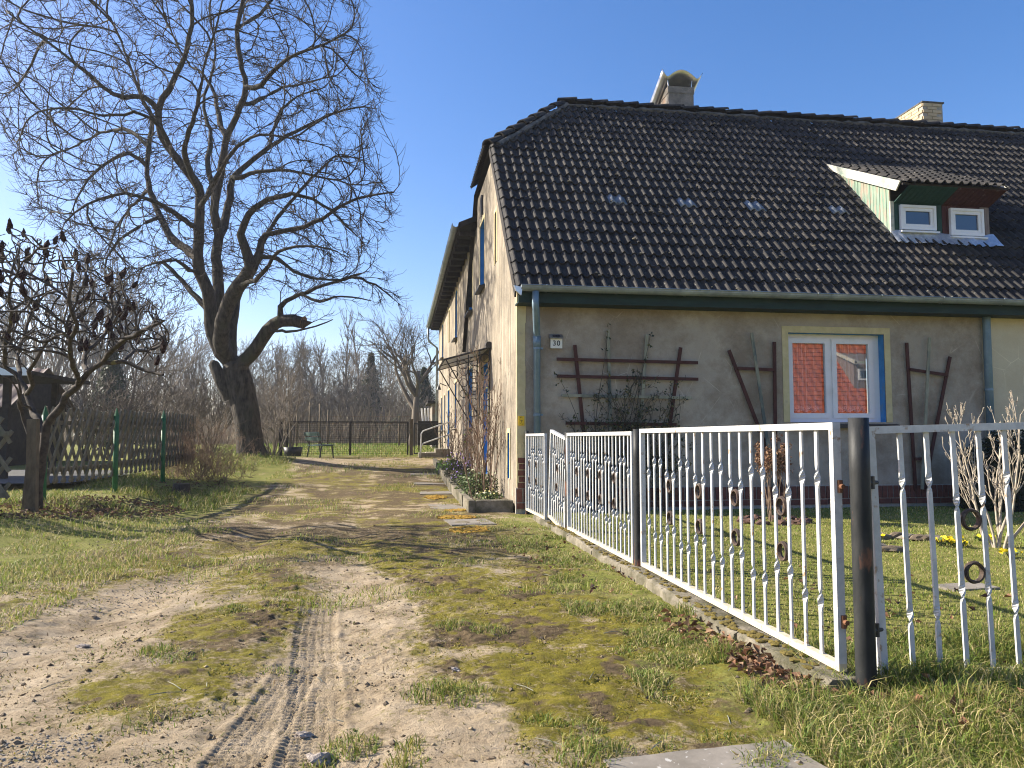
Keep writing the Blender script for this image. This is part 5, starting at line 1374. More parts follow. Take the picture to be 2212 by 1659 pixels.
# ---- generic stems for shrubs and distant trees
def grow(rng, base, n_stem, height, lean, levels, kids, shrink, r0, wob=0.12, seg=5, up=0.15, first=0.25, angle=0.7):
    """recursive bare branches -> node arrays"""
    P = []; par = []; rad = []
    base = np.array(base, float)
    def go(p, d, L, r, lev, parent):
        n = seg if lev < levels else max(3, seg - 2)
        pts = []; last = parent; q = p.copy()
        if parent < 0:
            P.append(q.copy()); par.append(-1); rad.append(r); last = len(P) - 1
        for k in range(n):
            d = d + rng.normal(0, wob, 3) + np.array([0, 0, up]); d = d / np.linalg.norm(d)
            q = q + d * L / n
            P.append(q.copy()); par.append(last); rad.append(max(0.002, r * (1 - 0.62 * (k + 1) / n))); last = len(P) - 1; pts.append((q.copy(), d.copy(), rad[-1], last, (k + 1) / n))
        if lev < levels:
            for _ in range(kids[lev]):
                f = rng.uniform(first, 1.0); j = min(n - 1, int(f * n)); q2, d2, r2, i2, t = pts[j]
                ax = rng.normal(0, 1, 3); ax -= ax.dot(d2) * d2; ax /= np.linalg.norm(ax)
                dn = d2 * math.cos(angle) + ax * math.sin(angle) * rng.uniform(0.6, 1.2); dn /= np.linalg.norm(dn)
                go(q2, dn, L * shrink * rng.uniform(0.7, 1.2) * (1.15 - 0.5 * t), r2 * 0.72, lev + 1, i2)
    for _ in range(n_stem):
        a = rng.uniform(0, 2 * math.pi); l = rng.uniform(0.2, 1) * lean
        d = np.array([math.cos(a) * l, math.sin(a) * l, 1.0]); d /= np.linalg.norm(d)
        go(base + np.array([math.cos(a), math.sin(a), 0]) * rng.uniform(0, 0.12) * min(1, n_stem / 3) , d, height * rng.uniform(0.75, 1.1), r0 * rng.uniform(0.8, 1.1), 0, -1)
    return np.array(P), np.array(par), np.array(rad)
def skin(name, P, par, rad, mat, k=4, smooth=True):
    v, f = tubes_sel(P, par, rad, k, par >= 0); return fast_mesh(name, v, [f], mat, smooth)
def leaves(name, C, N, size, mat, colors, rng, cup=0.3, aspect=0.55):
    """diamond leaves folded along the midrib at points C with rough normals N"""
    n = len(C); a = rng.normal(0, 1, (n, 3)); N = N / np.linalg.norm(N, axis=1, keepdims=True)
    t = a - (a * N).sum(1, keepdims=True) * N; t /= np.linalg.norm(t, axis=1, keepdims=True); b = np.cross(N, t)
    s = size * rng.uniform(0.6, 1.3, (n, 1))
    p0 = C; p1 = C + t * s * 0.5 + b * s * aspect * 0.5 + N * s * cup * 0.5; p2 = C + t * s; p3 = C + t * s * 0.5 - b * s * aspect * 0.5 + N * s * cup * 0.5
    V = np.stack([p0, p1, p2, p3], 1).reshape(-1, 3); o = (np.arange(n) * 4)[:, None]
    F = np.concatenate([o + np.array([[0, 1, 2]]), o + np.array([[0, 2, 3]])])
    c = np.array(colors)[rng.integers(0, len(colors), n)] * rng.uniform(0.7, 1.25, (n, 1)); tint = np.concatenate([c, np.ones((n, 1))], 1)
    return fast_mesh(name, V, [F], mat, False, np.repeat(tint, 4, 0))

ORD = ['first', 'second', 'third', 'fourth', 'fifth', 'sixth', 'seventh', 'eighth', 'ninth', 'tenth', 'eleventh', 'twelfth', 'thirteenth', 'fourteenth', 'fifteenth']
# ================================================================== LEFT BOUNDARY
GREENP = []
def slat_fence(t, a, b, zb, zt, ang, pitch, side):
    """crossed half-round laths nailed in two layers on two rails"""
    a = Vector(a); b = Vector(b); d = (b - a); L = d.length; d.normalize(); n_ = Vector((0, 0, 1)).cross(d) * side
    H = zt - zb; run = H * math.tan(ang); k = 0; rr = random.Random(int(L * 100))
    x = -run + 0.03
    lm = {}
    while x < L:
        for sgn, off in ((1, 0.018), (-1, 0.050)):
            x0, x1 = (x, x + run) if sgn > 0 else (x + run, x)
            q0, q1 = 0.0, 1.0
            # clip to the panel
            for (p, q) in ((0.0, L),):
                lo, hi = min(x0, x1), max(x0, x1)
                if hi < 0.06 or lo > L - 0.06: q0 = q1 = 0; break
                f = lambda X: (X - x0) / (x1 - x0)
                ca, cb = sorted((f(p), f(q))); q0 = max(0, ca); q1 = min(1, cb)
            if q1 - q0 < 0.12: continue
            za, zc = zb + H * q0, zb + H * q1
            zj = rr.uniform(-.015, .015)
            A_ = a + d * (x0 + (x1 - x0) * q0) + n_ * off + Vector((0, 0, gzf(a.x + d.x * L / 2, a.y + d.y * L / 2) * 0 + za + zj))
            B_ = a + d * (x0 + (x1 - x0) * q1) + n_ * off + Vector((0, 0, zc + zj))
            part('slat', MB().beam(A_, B_, 0.050, 0.024, n_), M['lattice'], t)
        x += pitch; k += 1
    for z in (zb + 0.20, zt - 0.22):
        part('rail', MB().beam(a + n_ * 0.08 + Vector((0, 0, z)), b + n_ * 0.08 + Vector((0, 0, z)), 0.035, 0.065), M['lattice'], t)
FP = [(-5.12, 12.15), (-4.92, 14.45), (-4.86, 17.0), (-4.85, 19.6)]
names = ['crossed-lath wooden fence section nearest the sumac, between green posts', 'crossed-lath wooden fence section ending at the brown bush', 'crossed-lath wooden fence section hidden behind the brown bush']
for i in range(3):
    t = thing('lattice_fence', names[i], 'fence', (FP[i][0], FP[i][1], 0.3), 'crossed-lath fence sections')
    slat_fence(t, (*FP[i], 0), (*FP[i + 1], 0), 0.50 + 0.04 * i, 1.64 + 0.04 * i, R(29), 0.235, 1)
t = thing('lattice_fence', 'crossed-lath wooden fence turning off beside the sumac trunk', 'fence', (-5.3, 11.4, 0.2), 'crossed-lath fence sections')
slat_fence(t, (-7.0, 10.75, 0), (-4.93, 10.8, 0), 0.26, 1.46, R(35), 0.24, -1)
pl = ['green painted pointed fence post beside the sumac trunk', 'green painted pointed fence post in the middle of the lath fence', 'green painted pointed fence post at the brown bush']
for (x, y), lb in zip(FP[:3], pl):
    z0 = gzf(x, y); z1 = 1.66 + 0.02 * (y - 12)
    p = thing('lattice_post', lb, 'post', (x, y, z0), 'green posts of the lath fence')
    part('shaft', MB().tube([(x + 0.02, y, z0 - 0.3), (x, y, z1 - 0.14)], 0.045, 8), M['green_post'], p, True)
    part('point', MB().tube([(x, y, z1 - 0.1405), (x, y, z1)], [0.045, 0.006], 8), M['green_post'], p)
q0 = at_d(70, 1112, 10.2); q1 = at_d(72, 905, 10.25)
p = thing('timber_post', 'thick brown timber post at the end of the lath fence', 'post', tuple(q0))
part('shaft', MB().beam((q0.x, q0.y, -0.1), tuple(q1), 0.12, 0.10, (0, 1, 0)), M['old_wood'], p)
part('brace', MB().beam((q0.x - .10, q0.y - .03, 0.1), (q0.x - 0.03, q0.y - .05, 1.1), 0.05, 0.06, (0, 1, 0)), M['old_wood'], p)
# brown bush, tree stump
rng = np.random.default_rng(41)
bx, by = -4.55, 18.6
Pq, pq, rq = [], [], []; off = 0
for k in range(190):
    q = rng.normal(0, 1, 2); q *= 0.46; x_, y_ = bx + q[0], by + q[1]
    P, par, rad = grow(rng, (x_, y_, gzf(x_, y_) - 0.03), 1, max(0.5, 1.45 - 0.5 * np.hypot(*q)) * rng.uniform(.7, 1.1), 0.7, 2, [5, 4], 0.38, 0.0065, 0.17, 5, 0.0, 0.1, 0.85)
    Pq.append(P); pq.append(np.where(par >= 0, par + off, -1)); rq.append(rad); off += len(P)
P, par, rad = np.concatenate(Pq), np.concatenate(pq), np.concatenate(rq)
P[:, 2] = np.maximum(P[:, 2], 0.25)
tag(put('twiggy_bush', skin('twiggy_bush', P, par, rad, M['brown_twig'], 3)), 'dense brown leafless bush at the foot of the big tree', 'bush')
sx, sy = -4.05, 15.4; s = MB(); zb = gzf(sx, sy)
s.tube([(sx, sy, zb - 0.1), (sx, sy, zb + 0.05), (sx + .01, sy, zb + 0.20)], [0.20, 0.165, 0.15], 14)
st = thing('tree_stump', 'short dark sawn tree stump in the grass by the lath fence', 'stump', (sx, sy, zb))
part('stump_wood', s, M['bark'], st, True)
part('cut_face', MB().poly([(sx + .01 + 0.14 * math.cos(a), sy + 0.14 * math.sin(a), zb + 0.204) for a in np.linspace(0, 6.283, 14, endpoint=False)]), M['old_wood'], st)
# carport and corrugated shed next door
cp = thing('carport', 'flat carport roof with pale fascia in the neighbouring yard', 'carport', (-8.5, 17.5, 0.3))
part('roof', MB().span((-13, 16.5, 2.44), (-7.25, 19.5, 2.52)), M['dark_timber'], cp)
part('fascia', MB().span((-13, 16.46, 2.42), (-7.24, 16.498, 2.58)), mat_noise('pale_fascia', (0.70, 0.76, 0.80), (0.80, 0.84, 0.86), 4, 0.5, 0.1), cp)
for x, y in ((-7.9, 17.0), (-7.9, 19.2), (-12.5, 17.0)): part('post', MB().span((x - .06, y - .06, 0.0), (x + .06, y + .06, 2.439)), M['dark_timber'], cp)
sh = thing('shed', 'low dark shed with a brown corrugated roof behind the carport', 'shed', (-11.5, 23.5, 0.3))
part('wall', MB().span((-19, 23.0, 0.0), (-10.6, 26.5, 2.0)), M['dark_timber'], sh)
cr = MB(); K = 84
for i in range(K + 1):
    x = -19.2 + i * 8.8 / K; h = 0.035 * math.cos(i * math.pi / 1.5)
    cr.v += [(x, 22.6, 2.02 + h), (x, 24.8, 3.25 + h), (x, 27.0, 2.02 + h)]
for i in range(K):
    for j in range(2): a_ = i * 3 + j; cr.f.append((a_, a_ + 3, a_ + 4, a_ + 1))
part('gable', MB().extrude([(-10.5, 22.75, 2.0), (-10.5, 24.8, 3.16), (-10.5, 26.9, 2.0)], (-0.05, 0, 0)), M['dark_timber'], sh)
part('corrugated_roof', cr, mat_noise('corrugated', (0.075, 0.052, 0.046), (0.12, 0.085, 0.075), 3, 0.7, 0.2, 0.01, c3=(0.08, 0.075, 0.06), scale3=1.5), sh, True)
# paved neighbouring yard
yd = MB()
for i in range(14):
    for j in range(2): pass
yd.poly([(-12.5, 15.2, 0.36), (-6.0, 15.2, 0.36), (-6.0, 22.4, 0.36), (-12.5, 22.4, 0.36)])
part('paved_yard', yd, mat_noise('paving', (0.07, 0.07, 0.068), (0.11, 0.11, 0.105), 5, 0.9, 0.3, 0.005), None, kind='structure')

# ================================================================== FLOWER BED AND STEPS ON THE SIDE
bed = thing('bed_edging', 'concrete edging of the narrow flower bed along the side wall', 'edging', (1.1, 12.3, 0))
def edge_stone(a, b, h0=0.19, w=0.11):
    a = Vector((a[0], a[1], 0)); b = Vector((b[0], b[1], 0)); d = (b - a).normalized(); n_ = Vector((-d.y, d.x, 0)); m_ = MB(); L = (b - a).length; K = 6
    for i in range(K + 1):
        p = a + d * (L * i / K); z = gzf(p.x, p.y) + h0 + random.uniform(-.006, .006); j = random.uniform(-.006, .006)
        m_.v += [tuple(p - n_ * (w / 2 + j) + Vector((0, 0, z - h0 - 0.15))), tuple(p - n_ * (w / 2 + j) + Vector((0, 0, z - 0.012))), tuple(p - n_ * (w / 2 - 0.014) + Vector((0, 0, z))), tuple(p + n_ * (w / 2) + Vector((0, 0, z))), tuple(p + n_ * (w / 2) + Vector((0, 0, z - h0 - 0.15)))]
    for i in range(K):
        for k in range(4): a_ = i * 5 + k; m_.f.append((a_, a_ + 1, a_ + 6, a_ + 5))
    m_.f += [(4, 3, 2, 1, 0), tuple(K * 5 + k for k in range(5))]
    part('edging_stone', m_, M['concrete'], bed)
edge_stone((1.24, 12.33), (1.83, 12.26)); yy = 12.28
while yy < 23.5:
    l = 1.18; x0 = 1.17 - 0.004 * (yy - 12); x1 = 1.17 - 0.004 * (yy + l - 12); edge_stone((x0, yy), (x1 + random.uniform(-.015, .015), yy + l - 0.015)); yy += l
bs = MB(); ys_ = np.linspace(12.34, 23.6, 60)
for y in ys_:
    for x in np.linspace(1.2, 1.85, 6): bs.v.append((x, y, gzf(x, y) + 0.12 + 0.05 * float(fbm(np.array([x * 6]), np.array([y * 6]), 2, 8)[0])))
for i in range(59):
    for j in range(5): a_ = i * 6 + j; bs.f.append((a_, a_ + 1, a_ + 7, a_ + 6))
part('bed_soil', bs, M['clod'], bed)
# stepping slabs
def slab(x, y, w, l, rz, label, h=0.006):
    m_ = MB(); K = 10; z = gzf(x, y)
    pts = []
    for k in range(40):
        q = k / 40 * 4; e = int(q); f = q - e
        c = [(-w / 2, -l / 2), (w / 2, -l / 2), (w / 2, l / 2), (-w / 2, l / 2)]
        p = Vector(c[e]).lerp(Vector(c[(e + 1) % 4]), f) * (1 + random.uniform(-.02, .012))
        pts.append(p)
    ct, s_ = math.cos(rz), math.sin(rz)
    P = [Vector((x + p.x * ct - p.y * s_, y + p.x * s_ + p.y * ct, z + h - 0.08)) for p in pts]
    m_.extrude(P, (0, 0, 0.08)); m_.f[0] = tuple(reversed(m_.f[0])); m_.f[1] = tuple(reversed(m_.f[1]))
    tag(part('paving_slab', m_, M['slab']), label, 'slab', 'loose paving slabs')
slab(0.86, 13.5, 0.62, 0.95, 0.02, 'bare grey paving slab next to the flower bed corner')
slab(1.00, 10.9, 0.62, 0.72, 0.10, 'grey paving slab nearer the camera, below the orange moss')
slab(0.80, 16.2, 0.7, 1.0, 0.0, 'mossy paving slab along the side wall path')
slab(0.72, 18.4, 0.7, 1.0, 0.0, 'far paving slab along the side wall path')
slab(0.68, 20.8, 0.7, 1.1, 0.0, 'last paving slab before the steps')
slab(1.16, 2.60, 0.76, 0.56, 0.10, 'broad grey paving slab in the grass at the picture edge', 0.02)
# steps with handrail
z0 = gzf(1.2, 28.5)
stp = thing('entrance_steps', 'small concrete entrance steps with white handrail at the rear side door', 'steps', (1.3, 28.6, z0))
part('lower_step', MB().span((0.75, 27.9, z0 - 0.2), (1.35, 29.5, z0 + 0.16)), M['concrete'], stp)
part('upper_step', MB().span((1.352, 27.9, z0 - 0.2), (1.858, 29.5, z0 + 0.30)), M['concrete'], stp)
part('door_mat', MB().span((1.0, 28.3, z0 + 0.162), (1.33, 29.1, z0 + 0.18)), M['cream_iron'], stp)
for zo in (0.0, -0.45):
    part('handrail', MB().tube([(0.80, 27.85, z0 + (0.1 if zo else 0.0)), (0.82, 27.85, z0 + 0.85 + zo), (0.88, 27.85, z0 + 0.95 + zo), (1.35, 27.85, z0 + 1.12 + zo), (1.84, 27.85, z0 + 1.28 + zo)], 0.024, 8), M['white_iron'], stp, True)

# ================================================================== BACK YARD
def gpost(t, x, y, h, w, mat, nm='post'): z = gzf(x, y); return part(nm, MB().span((x - w / 2, y - w / 2, z - .1), (x + w / 2, y + w / 2, z + h)), mat, t)
YF = 31.2; zf0 = gzf(-2, YF)
mg = thing('mesh_gate', 'wide rusty wire mesh gate closing the end of the drive', 'gate', (-1.8, YF, zf0))
XL, XM, XR = -4.3, -1.88, 0.38
for x, nm in ((XL, 'stile'), (XM, 'middle_stile'), (XR, 'stile')): part(nm, MB().span((x - .035, YF - .03, zf0 + 0.02), (x + .035, YF + .03, zf0 + 1.34)), M['dark_wire'], mg)
part('top_rail', MB().span((XL, YF - .025, zf0 + 1.30), (XR, YF + .025, zf0 + 1.35)), M['dark_wire'], mg)
wm_ = MB(); x = XL + 0.08
while x < XR:
    wm_.box((x, YF + 0.0, zf0 + 0.67), (0.008, 0.008, 1.26)); x += 0.085
z = zf0 + 0.08
while z < zf0 + 1.3:
    wm_.box(((XL + XR) / 2, YF + 0.009, z), (XR - XL, 0.008, 0.008)); z += 0.085
part('wire_mesh', wm_, M['dark_wire'], mg, kind='stuff')
for x, lb in ((-4.55, 'dark wooden gate post left of the mesh gate by the bench'), (0.52, 'grey wooden gate post between mesh gate and iron wicket')):
    t = thing('gate_post', lb, 'post', (x, YF, zf0), 'wooden gate posts')
    part('shaft', MB().beam((x, YF, zf0 - .2), (x, YF, zf0 + 1.42), 0.13, 0.13, (0, 1, 0)), M['old_wood'] if x > 0 else M['dark_timber'], t)
    part('cap', MB().box((x, YF, zf0 + 1.435), (0.15, 0.15, 0.03)), M['old_wood'], t)
wk = thing('wicket_gate', 'black iron wicket with diagonal bars next to the house end', 'gate', (1.2, YF, zf0))
part('wicket_frame', MB().span((0.62, YF - .02, zf0 + .05), (0.66, YF + .02, zf0 + 1.3)).span((1.74, YF - .02, zf0 + .05), (1.78, YF + .02, zf0 + 1.3)).span((.66, YF - .02, zf0 + 1.26), (1.74, YF + .02, zf0 + 1.3)).span((.66, YF - .02, zf0 + .05), (1.74, YF + .02, zf0 + .09)), M['black_iron'], wk)
for i in range(7):
    for s_ in (1, -1):
        x0 = 1.2 + s_ * (0.08 + i * 0.0); zz = zf0 + 0.05 + i * 0.17
        part('diagonal_bar', MB().beam((1.2, YF, zz), (1.2 + s_ * 0.52, YF, min(zf0 + 1.28, zz + 0.52)), 0.02, 0.012), M['black_iron'], wk)
# bench
bc = Vector((-2.62, 27.4, 0)); bz = gzf(bc.x, bc.y)
bench = thing('garden_bench', 'weathered dark green slatted bench standing sideways before the mesh gate', 'bench', (bc.x, bc.y, bz))
BR = Matrix.Rotation(R(118), 4, 'Z')            # local x: length, local -y: front
bmat = mat_noise('bench_wood', (0.045, 0.085, 0.075), (0.10, 0.15, 0.13), 8, 0.7, 0.3, 0.004)
def bpart(nm, mb_, mt):
    mb_.v = [tuple(BR @ Vector(v) + Vector((bc.x, bc.y, bz))) for v in mb_.v]; return part(nm, mb_, mt, bench)
for k in range(4): bpart('seat_slat', MB().box((0, 0.20 - k * 0.115, 0.45 - 0.006 * (3 - k)), (1.35, 0.10, 0.03)), bmat)
for z, y in ((0.66, 0.315), (0.82, 0.37)): bpart('back_slat', MB().box((0, y, z), (1.35, 0.028, 0.12), Matrix.Rotation(R(-16), 3, 'X')), bmat)
for x in (-0.55, 0.55):
    bpart('leg', MB().tube([(x, 0.22, 0.44), (x, 0.30, 0.0)], 0.022, 6), M['black_iron'], )
    bpart('leg', MB().tube([(x, -0.14, 0.44), (x, -0.20, 0.0)], 0.022, 6), M['black_iron'])
    bpart('back_support', MB().tube([(x, 0.20, 0.43), (x, 0.28, 0.55), (x, 0.40, 0.88)], 0.018, 6), M['black_iron'])
    bpart('seat_bearer', MB().tube([(x, 0.24, 0.425), (x, -0.18, 0.425)], 0.016, 6), M['black_iron'])
# hutch, rear shed
hz_ = gzf(1.2, 34.5)
hu = thing('rabbit_hutch', 'dark wooden hutch with light tubes on top behind the wicket', 'hutch', (1.1, 34.6, hz_))
part('body', MB().span((0.85, 34.3, hz_ + 0.35), (1.75, 35.0, hz_ + 1.42)), M['dark_timber'], hu)
for x in (0.88, 1.68): part('leg', MB().span((x, 34.35, hz_ - .05), (x + .06, 34.41, hz_ + 0.349)), M['old_wood'], hu)
for i in range(3): part('tube', MB().tube([(1.08 + i * .13, 34.5, hz_ + 1.42), (1.02 + i * .15, 34.5, hz_ + 2.0)], 0.035, 8), M['pvc'], hu)
s2 = thing('rear_shed', 'small grey flat-roofed shed beyond the end of the house', 'shed', (2.6, 41, 0.4))
part('wall', MB().span((1.75, 40.5, 0.2), (6, 43.5, 2.95)), M['old_render'], s2); part('roof', MB().span((1.5, 40.3, 2.951), (6.2, 43.7, 3.08)), M['dark_timber'], s2)
# far paddock fence posts with a brace
YP = 44.0; fz = gzf(-3, YP)
pu = [(598, 885), (614, 880), (641, 872), (668, 868), (690, 872), (708, 885), (862, 898), (938, 900)]
for i, (u, vt) in enumerate(pu):
    a = at_y(u, 944, YP); tp_ = at_y(u, vt, YP)
    tag(part('paddock_post', MB().tube([(a.x, YP, fz - .2), (a.x + 0.02, YP, tp_.z)], 0.055, 7), M['old_wood'], None, True), 'thin wooden paddock post, %s from the big trunk' % ORD[i], 'post', 'paddock fence posts')
a = at_y(790, 955, YP); b = at_y(865, 893, YP)
tag(part('brace_pole', MB().beam((a.x, YP, fz + 0.1), (b.x, YP + 0.1, b.z), 0.06, 0.06), M['grey_lath']), 'pale slanting brace pole leaning on a paddock post', 'pole')
wr = thing('paddock_wire', 'sagging wires strung between the paddock posts', 'wire', (-3, YP, fz))
x0_, x1_ = at_y(598, 944, YP).x, at_y(938, 944, YP).x
for zz in (0.5, 0.9, 1.3, 1.7): part('wire', MB().tube([(x, YP - 0.06, fz + zz - (0.03 if i % 2 else 0)) for i, x in enumerate(np.linspace(x0_, x1_, 15))], 0.007, 3), M['rust'], wr)
bx_ = tag(part('dark_tub', MB().tube([(-4.0, 30.6, zf0 - .05), (-4.0, 30.6, zf0 + 0.34), (-4.0, 30.6, zf0 + 0.30)], [0.30, 0.36, 0.33], 14), M['black_iron'], None, True), 'low black tub on the ground left of the bench', 'tub')

# ================================================================== TREES BEHIND
rng = np.random.default_rng(77)
def variant(kind, seed):
    r = np.random.default_rng(seed)
    if kind == 'slim': return grow(r, (0, 0, -0.1), 1, 9.0, 0.05, 3, [26, 5, 3], 0.27, 0.11, 0.05, 9, 0.10, 0.12, 0.62)
    if kind == 'round': return grow(r, (0, 0, -0.1), 1, 3.6, 0.12, 4, [6, 5, 5, 4], 0.68, 0.17, 0.13, 6, 0.05, 0.35, 0.72)
    if kind == 'spread': return grow(r, (0, 0, -0.1), 1, 2.4, 0.15, 4, [8, 6, 5, 4], 0.82, 0.24, 0.13, 6, 0.06, 0.35, 0.75)
    if kind == 'multi': return grow(r, (0, 0, -0.1), 6, 4.6, 0.38, 3, [7, 5, 4], 0.42, 0.05, 0.10, 6, 0.08, 0.2, 0.62)
    return grow(r, (0, 0, -0.1), 12, 2.6, 0.6, 3, [5, 4, 3], 0.45, 0.022, 0.13, 5, 0.05, 0.15, 0.7)
VM = {}
for kd_, n_ in (('spread', 1), ('slim', 3), ('round', 3), ('multi', 3), ('scrub', 3)):
    VM[kd_] = []
    for q in range(n_):
        P, par, rad = variant(kd_, 300 + 17 * q + len(kd_)); rad = np.maximum(rad, 0.008)
        P = P * (1.0 / P[:, 2].max()); rad = rad / {'spread': 8.0, 'slim': 9.6, 'round': 8.2, 'multi': 6.4, 'scrub': 3.2}[kd_]
        th = rad > (0.03 if kd_ != 'scrub' else 0.016) / {'spread': 8.0, 'slim': 9.6, 'round': 8.2, 'multi': 6.4, 'scrub': 3.2}[kd_]
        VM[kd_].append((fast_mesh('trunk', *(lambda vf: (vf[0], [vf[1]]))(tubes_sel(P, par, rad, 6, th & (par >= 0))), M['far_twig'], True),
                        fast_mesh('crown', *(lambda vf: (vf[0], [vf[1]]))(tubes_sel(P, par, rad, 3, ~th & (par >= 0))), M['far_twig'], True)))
def bg_tree(kd_, u, d, h, q, label, group, name='background_tree', rot=None):
    b = at_d(u, 944, d); z = gzf(b.x, b.y)
    t = thing(name, label, 'tree' if kd_ != 'scrub' else 'shrub', (b.x, b.y, z), group)
    s_ = h
    mt = Matrix.Translation((b.x, b.y, z)) @ Matrix.Rotation(rng.uniform(0, 6.28) if rot is None else rot, 4, 'Z') @ Matrix.Scale(s_, 4)
    a, c = VM[kd_][q % len(VM[kd_])]
    put('trunk', a, t, mt); put('crown', c, t, mt)
bg_tree('spread', 888, 43, 8.6, 0, 'spreading bare tree standing behind the end of the house wing', None)
bg_tree('multi', 625, 30, 4.6, 0, 'scraggly bare fruit bush between the big trunk and the mesh gate', None)
bg_tree('round', 262, 27, 5.0, 1, 'tangled low bare tree behind the lath fence beside the shed', None)
bg_tree('scrub', 590, 27.5, 3.2, 1, 'twiggy sapling clump close behind the big trunk', None)
def row(kd_, spots, label, group, name='background_tree'):
    for k, (u, d, h, q) in enumerate(sorted(spots)): bg_tree(kd_, u, d, h, q, label % ORD[k], group, name)
row('slim', ((742, 72, 13.0, 0), (778, 74, 12.6, 1), (700, 78, 11.5, 2), (640, 76, 11.0, 0), (665, 84, 12.4, 1), (600, 80, 11.0, 2), (822, 78, 10.4, 0), (850, 84, 10.8, 1)), 'slim upright bare tree beyond the paddock, %s from the big trunk', 'slim trees of the far wood')
row('multi', ((-60, 68, 16.5, 2), (15, 71, 18.0, 1), (60, 62, 17.2, 0), (105, 68, 18.8, 1), (150, 62, 18.6, 2), (190, 71, 20.2, 0), (232, 65, 18.6, 1), (275, 71, 17.2, 0), (310, 78, 15.8, 2), (345, 85, 15.0, 0), (395, 90, 14.4, 1), (430, 84, 12.9, 2), (470, 93, 13.2, 0)), 'many-stemmed bare tree behind the yard, %s from the picture edge', 'many-stemmed trees behind the yard')
row('round', ((560, 62, 8.2, 0), (610, 64, 8.6, 1), (665, 60, 8.0, 2), (720, 64, 8.6, 0), (765, 60, 7.6, 1), (815, 66, 8.2, 2), (845, 62, 7.2, 0), (905, 70, 8.5, 1), (530, 60, 8.2, 2), (495, 58, 7.6, 1), (385, 50, 7.0, 1), (590, 70, 9.4, 2), (690, 72, 9.6, 1)), 'grey bare orchard tree beyond the paddock, %s from the yard side', 'bare orchard trees beyond the paddock')
row('scrub', ((570, 52, 4.4, 0), (620, 51, 4.6, 1), (655, 54, 4.2, 2), (700, 52, 4.4, 0), (745, 55, 4.8, 1), (790, 53, 4.5, 2), (835, 52, 4.4, 0), (870, 54, 4.4, 1), (910, 54, 4.6, 2), (690, 57, 5.2, 1), (770, 58, 5.4, 2), (540, 50, 4.2, 1), (725, 59, 5.0, 0), (640, 58, 5.0, 2)), 'brushy leafless shrub behind the rear lawn, %s from the big trunk', 'leafless shrubs of the thicket', 'background_shrub')
row('scrub', ((185, 24, 2.7, 0), (235, 25, 2.9, 1), (285, 26, 3.0, 2), (330, 25, 2.8, 0), (375, 27, 3.2, 1), (420, 29, 3.2, 2), (455, 31, 3.4, 0)), 'dark leafless shrub close behind the lath fence, %s from the shed', 'shrubs behind the lath fence', 'background_shrub')
# dark conifers
def conifer(u, d, h, w, label):
    b = at_d(u, 944, d); z = gzf(b.x, b.y); n_ = 4500
    t_ = rng.uniform(0, 1, n_) ** 0.8; a = rng.uniform(0, 6.283, n_); r = w * (1 - t_) * (0.35 + 0.65 * np.sqrt(rng.uniform(0, 1, n_))) * (0.8 + 0.3 * np.sin(5 * a + 9 * t_))
    C = np.stack([b.x + r * np.cos(a), b.y + r * np.sin(a), z + 0.2 + t_ * h], 1); N = np.stack([np.cos(a), np.sin(a), 0.5 + 0 * a], 1) + rng.normal(0, .4, (n_, 3))
    t = thing('conifer', label, 'tree', (b.x, b.y, z))
    part('trunk', MB().tube([(b.x, b.y, z - .1), (b.x, b.y, z + h * .8)], [0.12, 0.03], 6), M['dark_timber'], t)
    put('foliage', leaves('foliage', C, N, 0.28, M['leaf'], [(0.035, 0.05, 0.022), (0.05, 0.06, 0.03), (0.06, 0.065, 0.035)], rng, 0.1, 0.4), t)
conifer(800, 66, 7.4, 2.6, 'dark evergreen conifer among the bare trees beyond the paddock')
conifer(238, 38, 4.6, 2.0, 'dark evergreen conifer behind the lath fence')
conifer(915, 60, 5.6, 2.4, 'dark evergreen conifer half hidden by the house end')
# far wood: one mass of trunks and twigs
n_ = 1000
u_ = rng.uniform(-75, 33, n_); y_ = rng.uniform(85, 140, n_); h_ = rng.uniform(6.0, 12.5, n_) * (0.75 + 0.5 * fbm(u_ * 0.09, y_ * 0.05, 3, 5))
segs0 = []; segs1 = []; rr_ = []
z_ = np.full(n_, 0.6)
base = np.stack([u_, y_, z_], 1); top = base + np.stack([rng.normal(0, .5, n_), rng.normal(0, .5, n_), h_], 1)
segs0.append(base); segs1.append(top); rr_.append(np.full(n_, 0.05))
for k in range(20):
    f = rng.uniform(0.12, 0.95, n_)[:, None]; p = base + (top - base) * f; a = rng.uniform(0, 6.283, n_); l = h_ * rng.uniform(0.14, 0.30, n_) * (1.15 - f[:, 0])
    q = p + np.stack([np.cos(a) * l, np.sin(a) * l, l * rng.uniform(0.6, 1.8, n_)], 1); segs0.append(p); segs1.append(q); rr_.append(np.full(n_, 0.022))
    a2 = a + rng.normal(0, .8, n_); m_ = p + (q - p) * rng.uniform(.3, .9, n_)[:, None]; w_ = m_ + np.stack([np.cos(a2) * l * .6, np.sin(a2) * l * .6, l * rng.uniform(.2, 1, n_)], 1)
    segs0.append(m_); segs1.append(w_); rr_.append(np.full(n_, 0.016))
A0 = np.concatenate(segs0); A1_ = np.concatenate(segs1); ra = np.concatenate(rr_); m_ = len(A0)
PP = np.concatenate([A0, A1_]); pr_ = np.concatenate([np.full(m_, -1), np.arange(m_)]); r_ = np.concatenate([ra, ra * 0.45])
put('far_wood', skin('far_wood', PP, pr_, r_, M['far_twig'], 3, False), kind='stuff', label='grey-brown mass of bare woodland on the horizon')
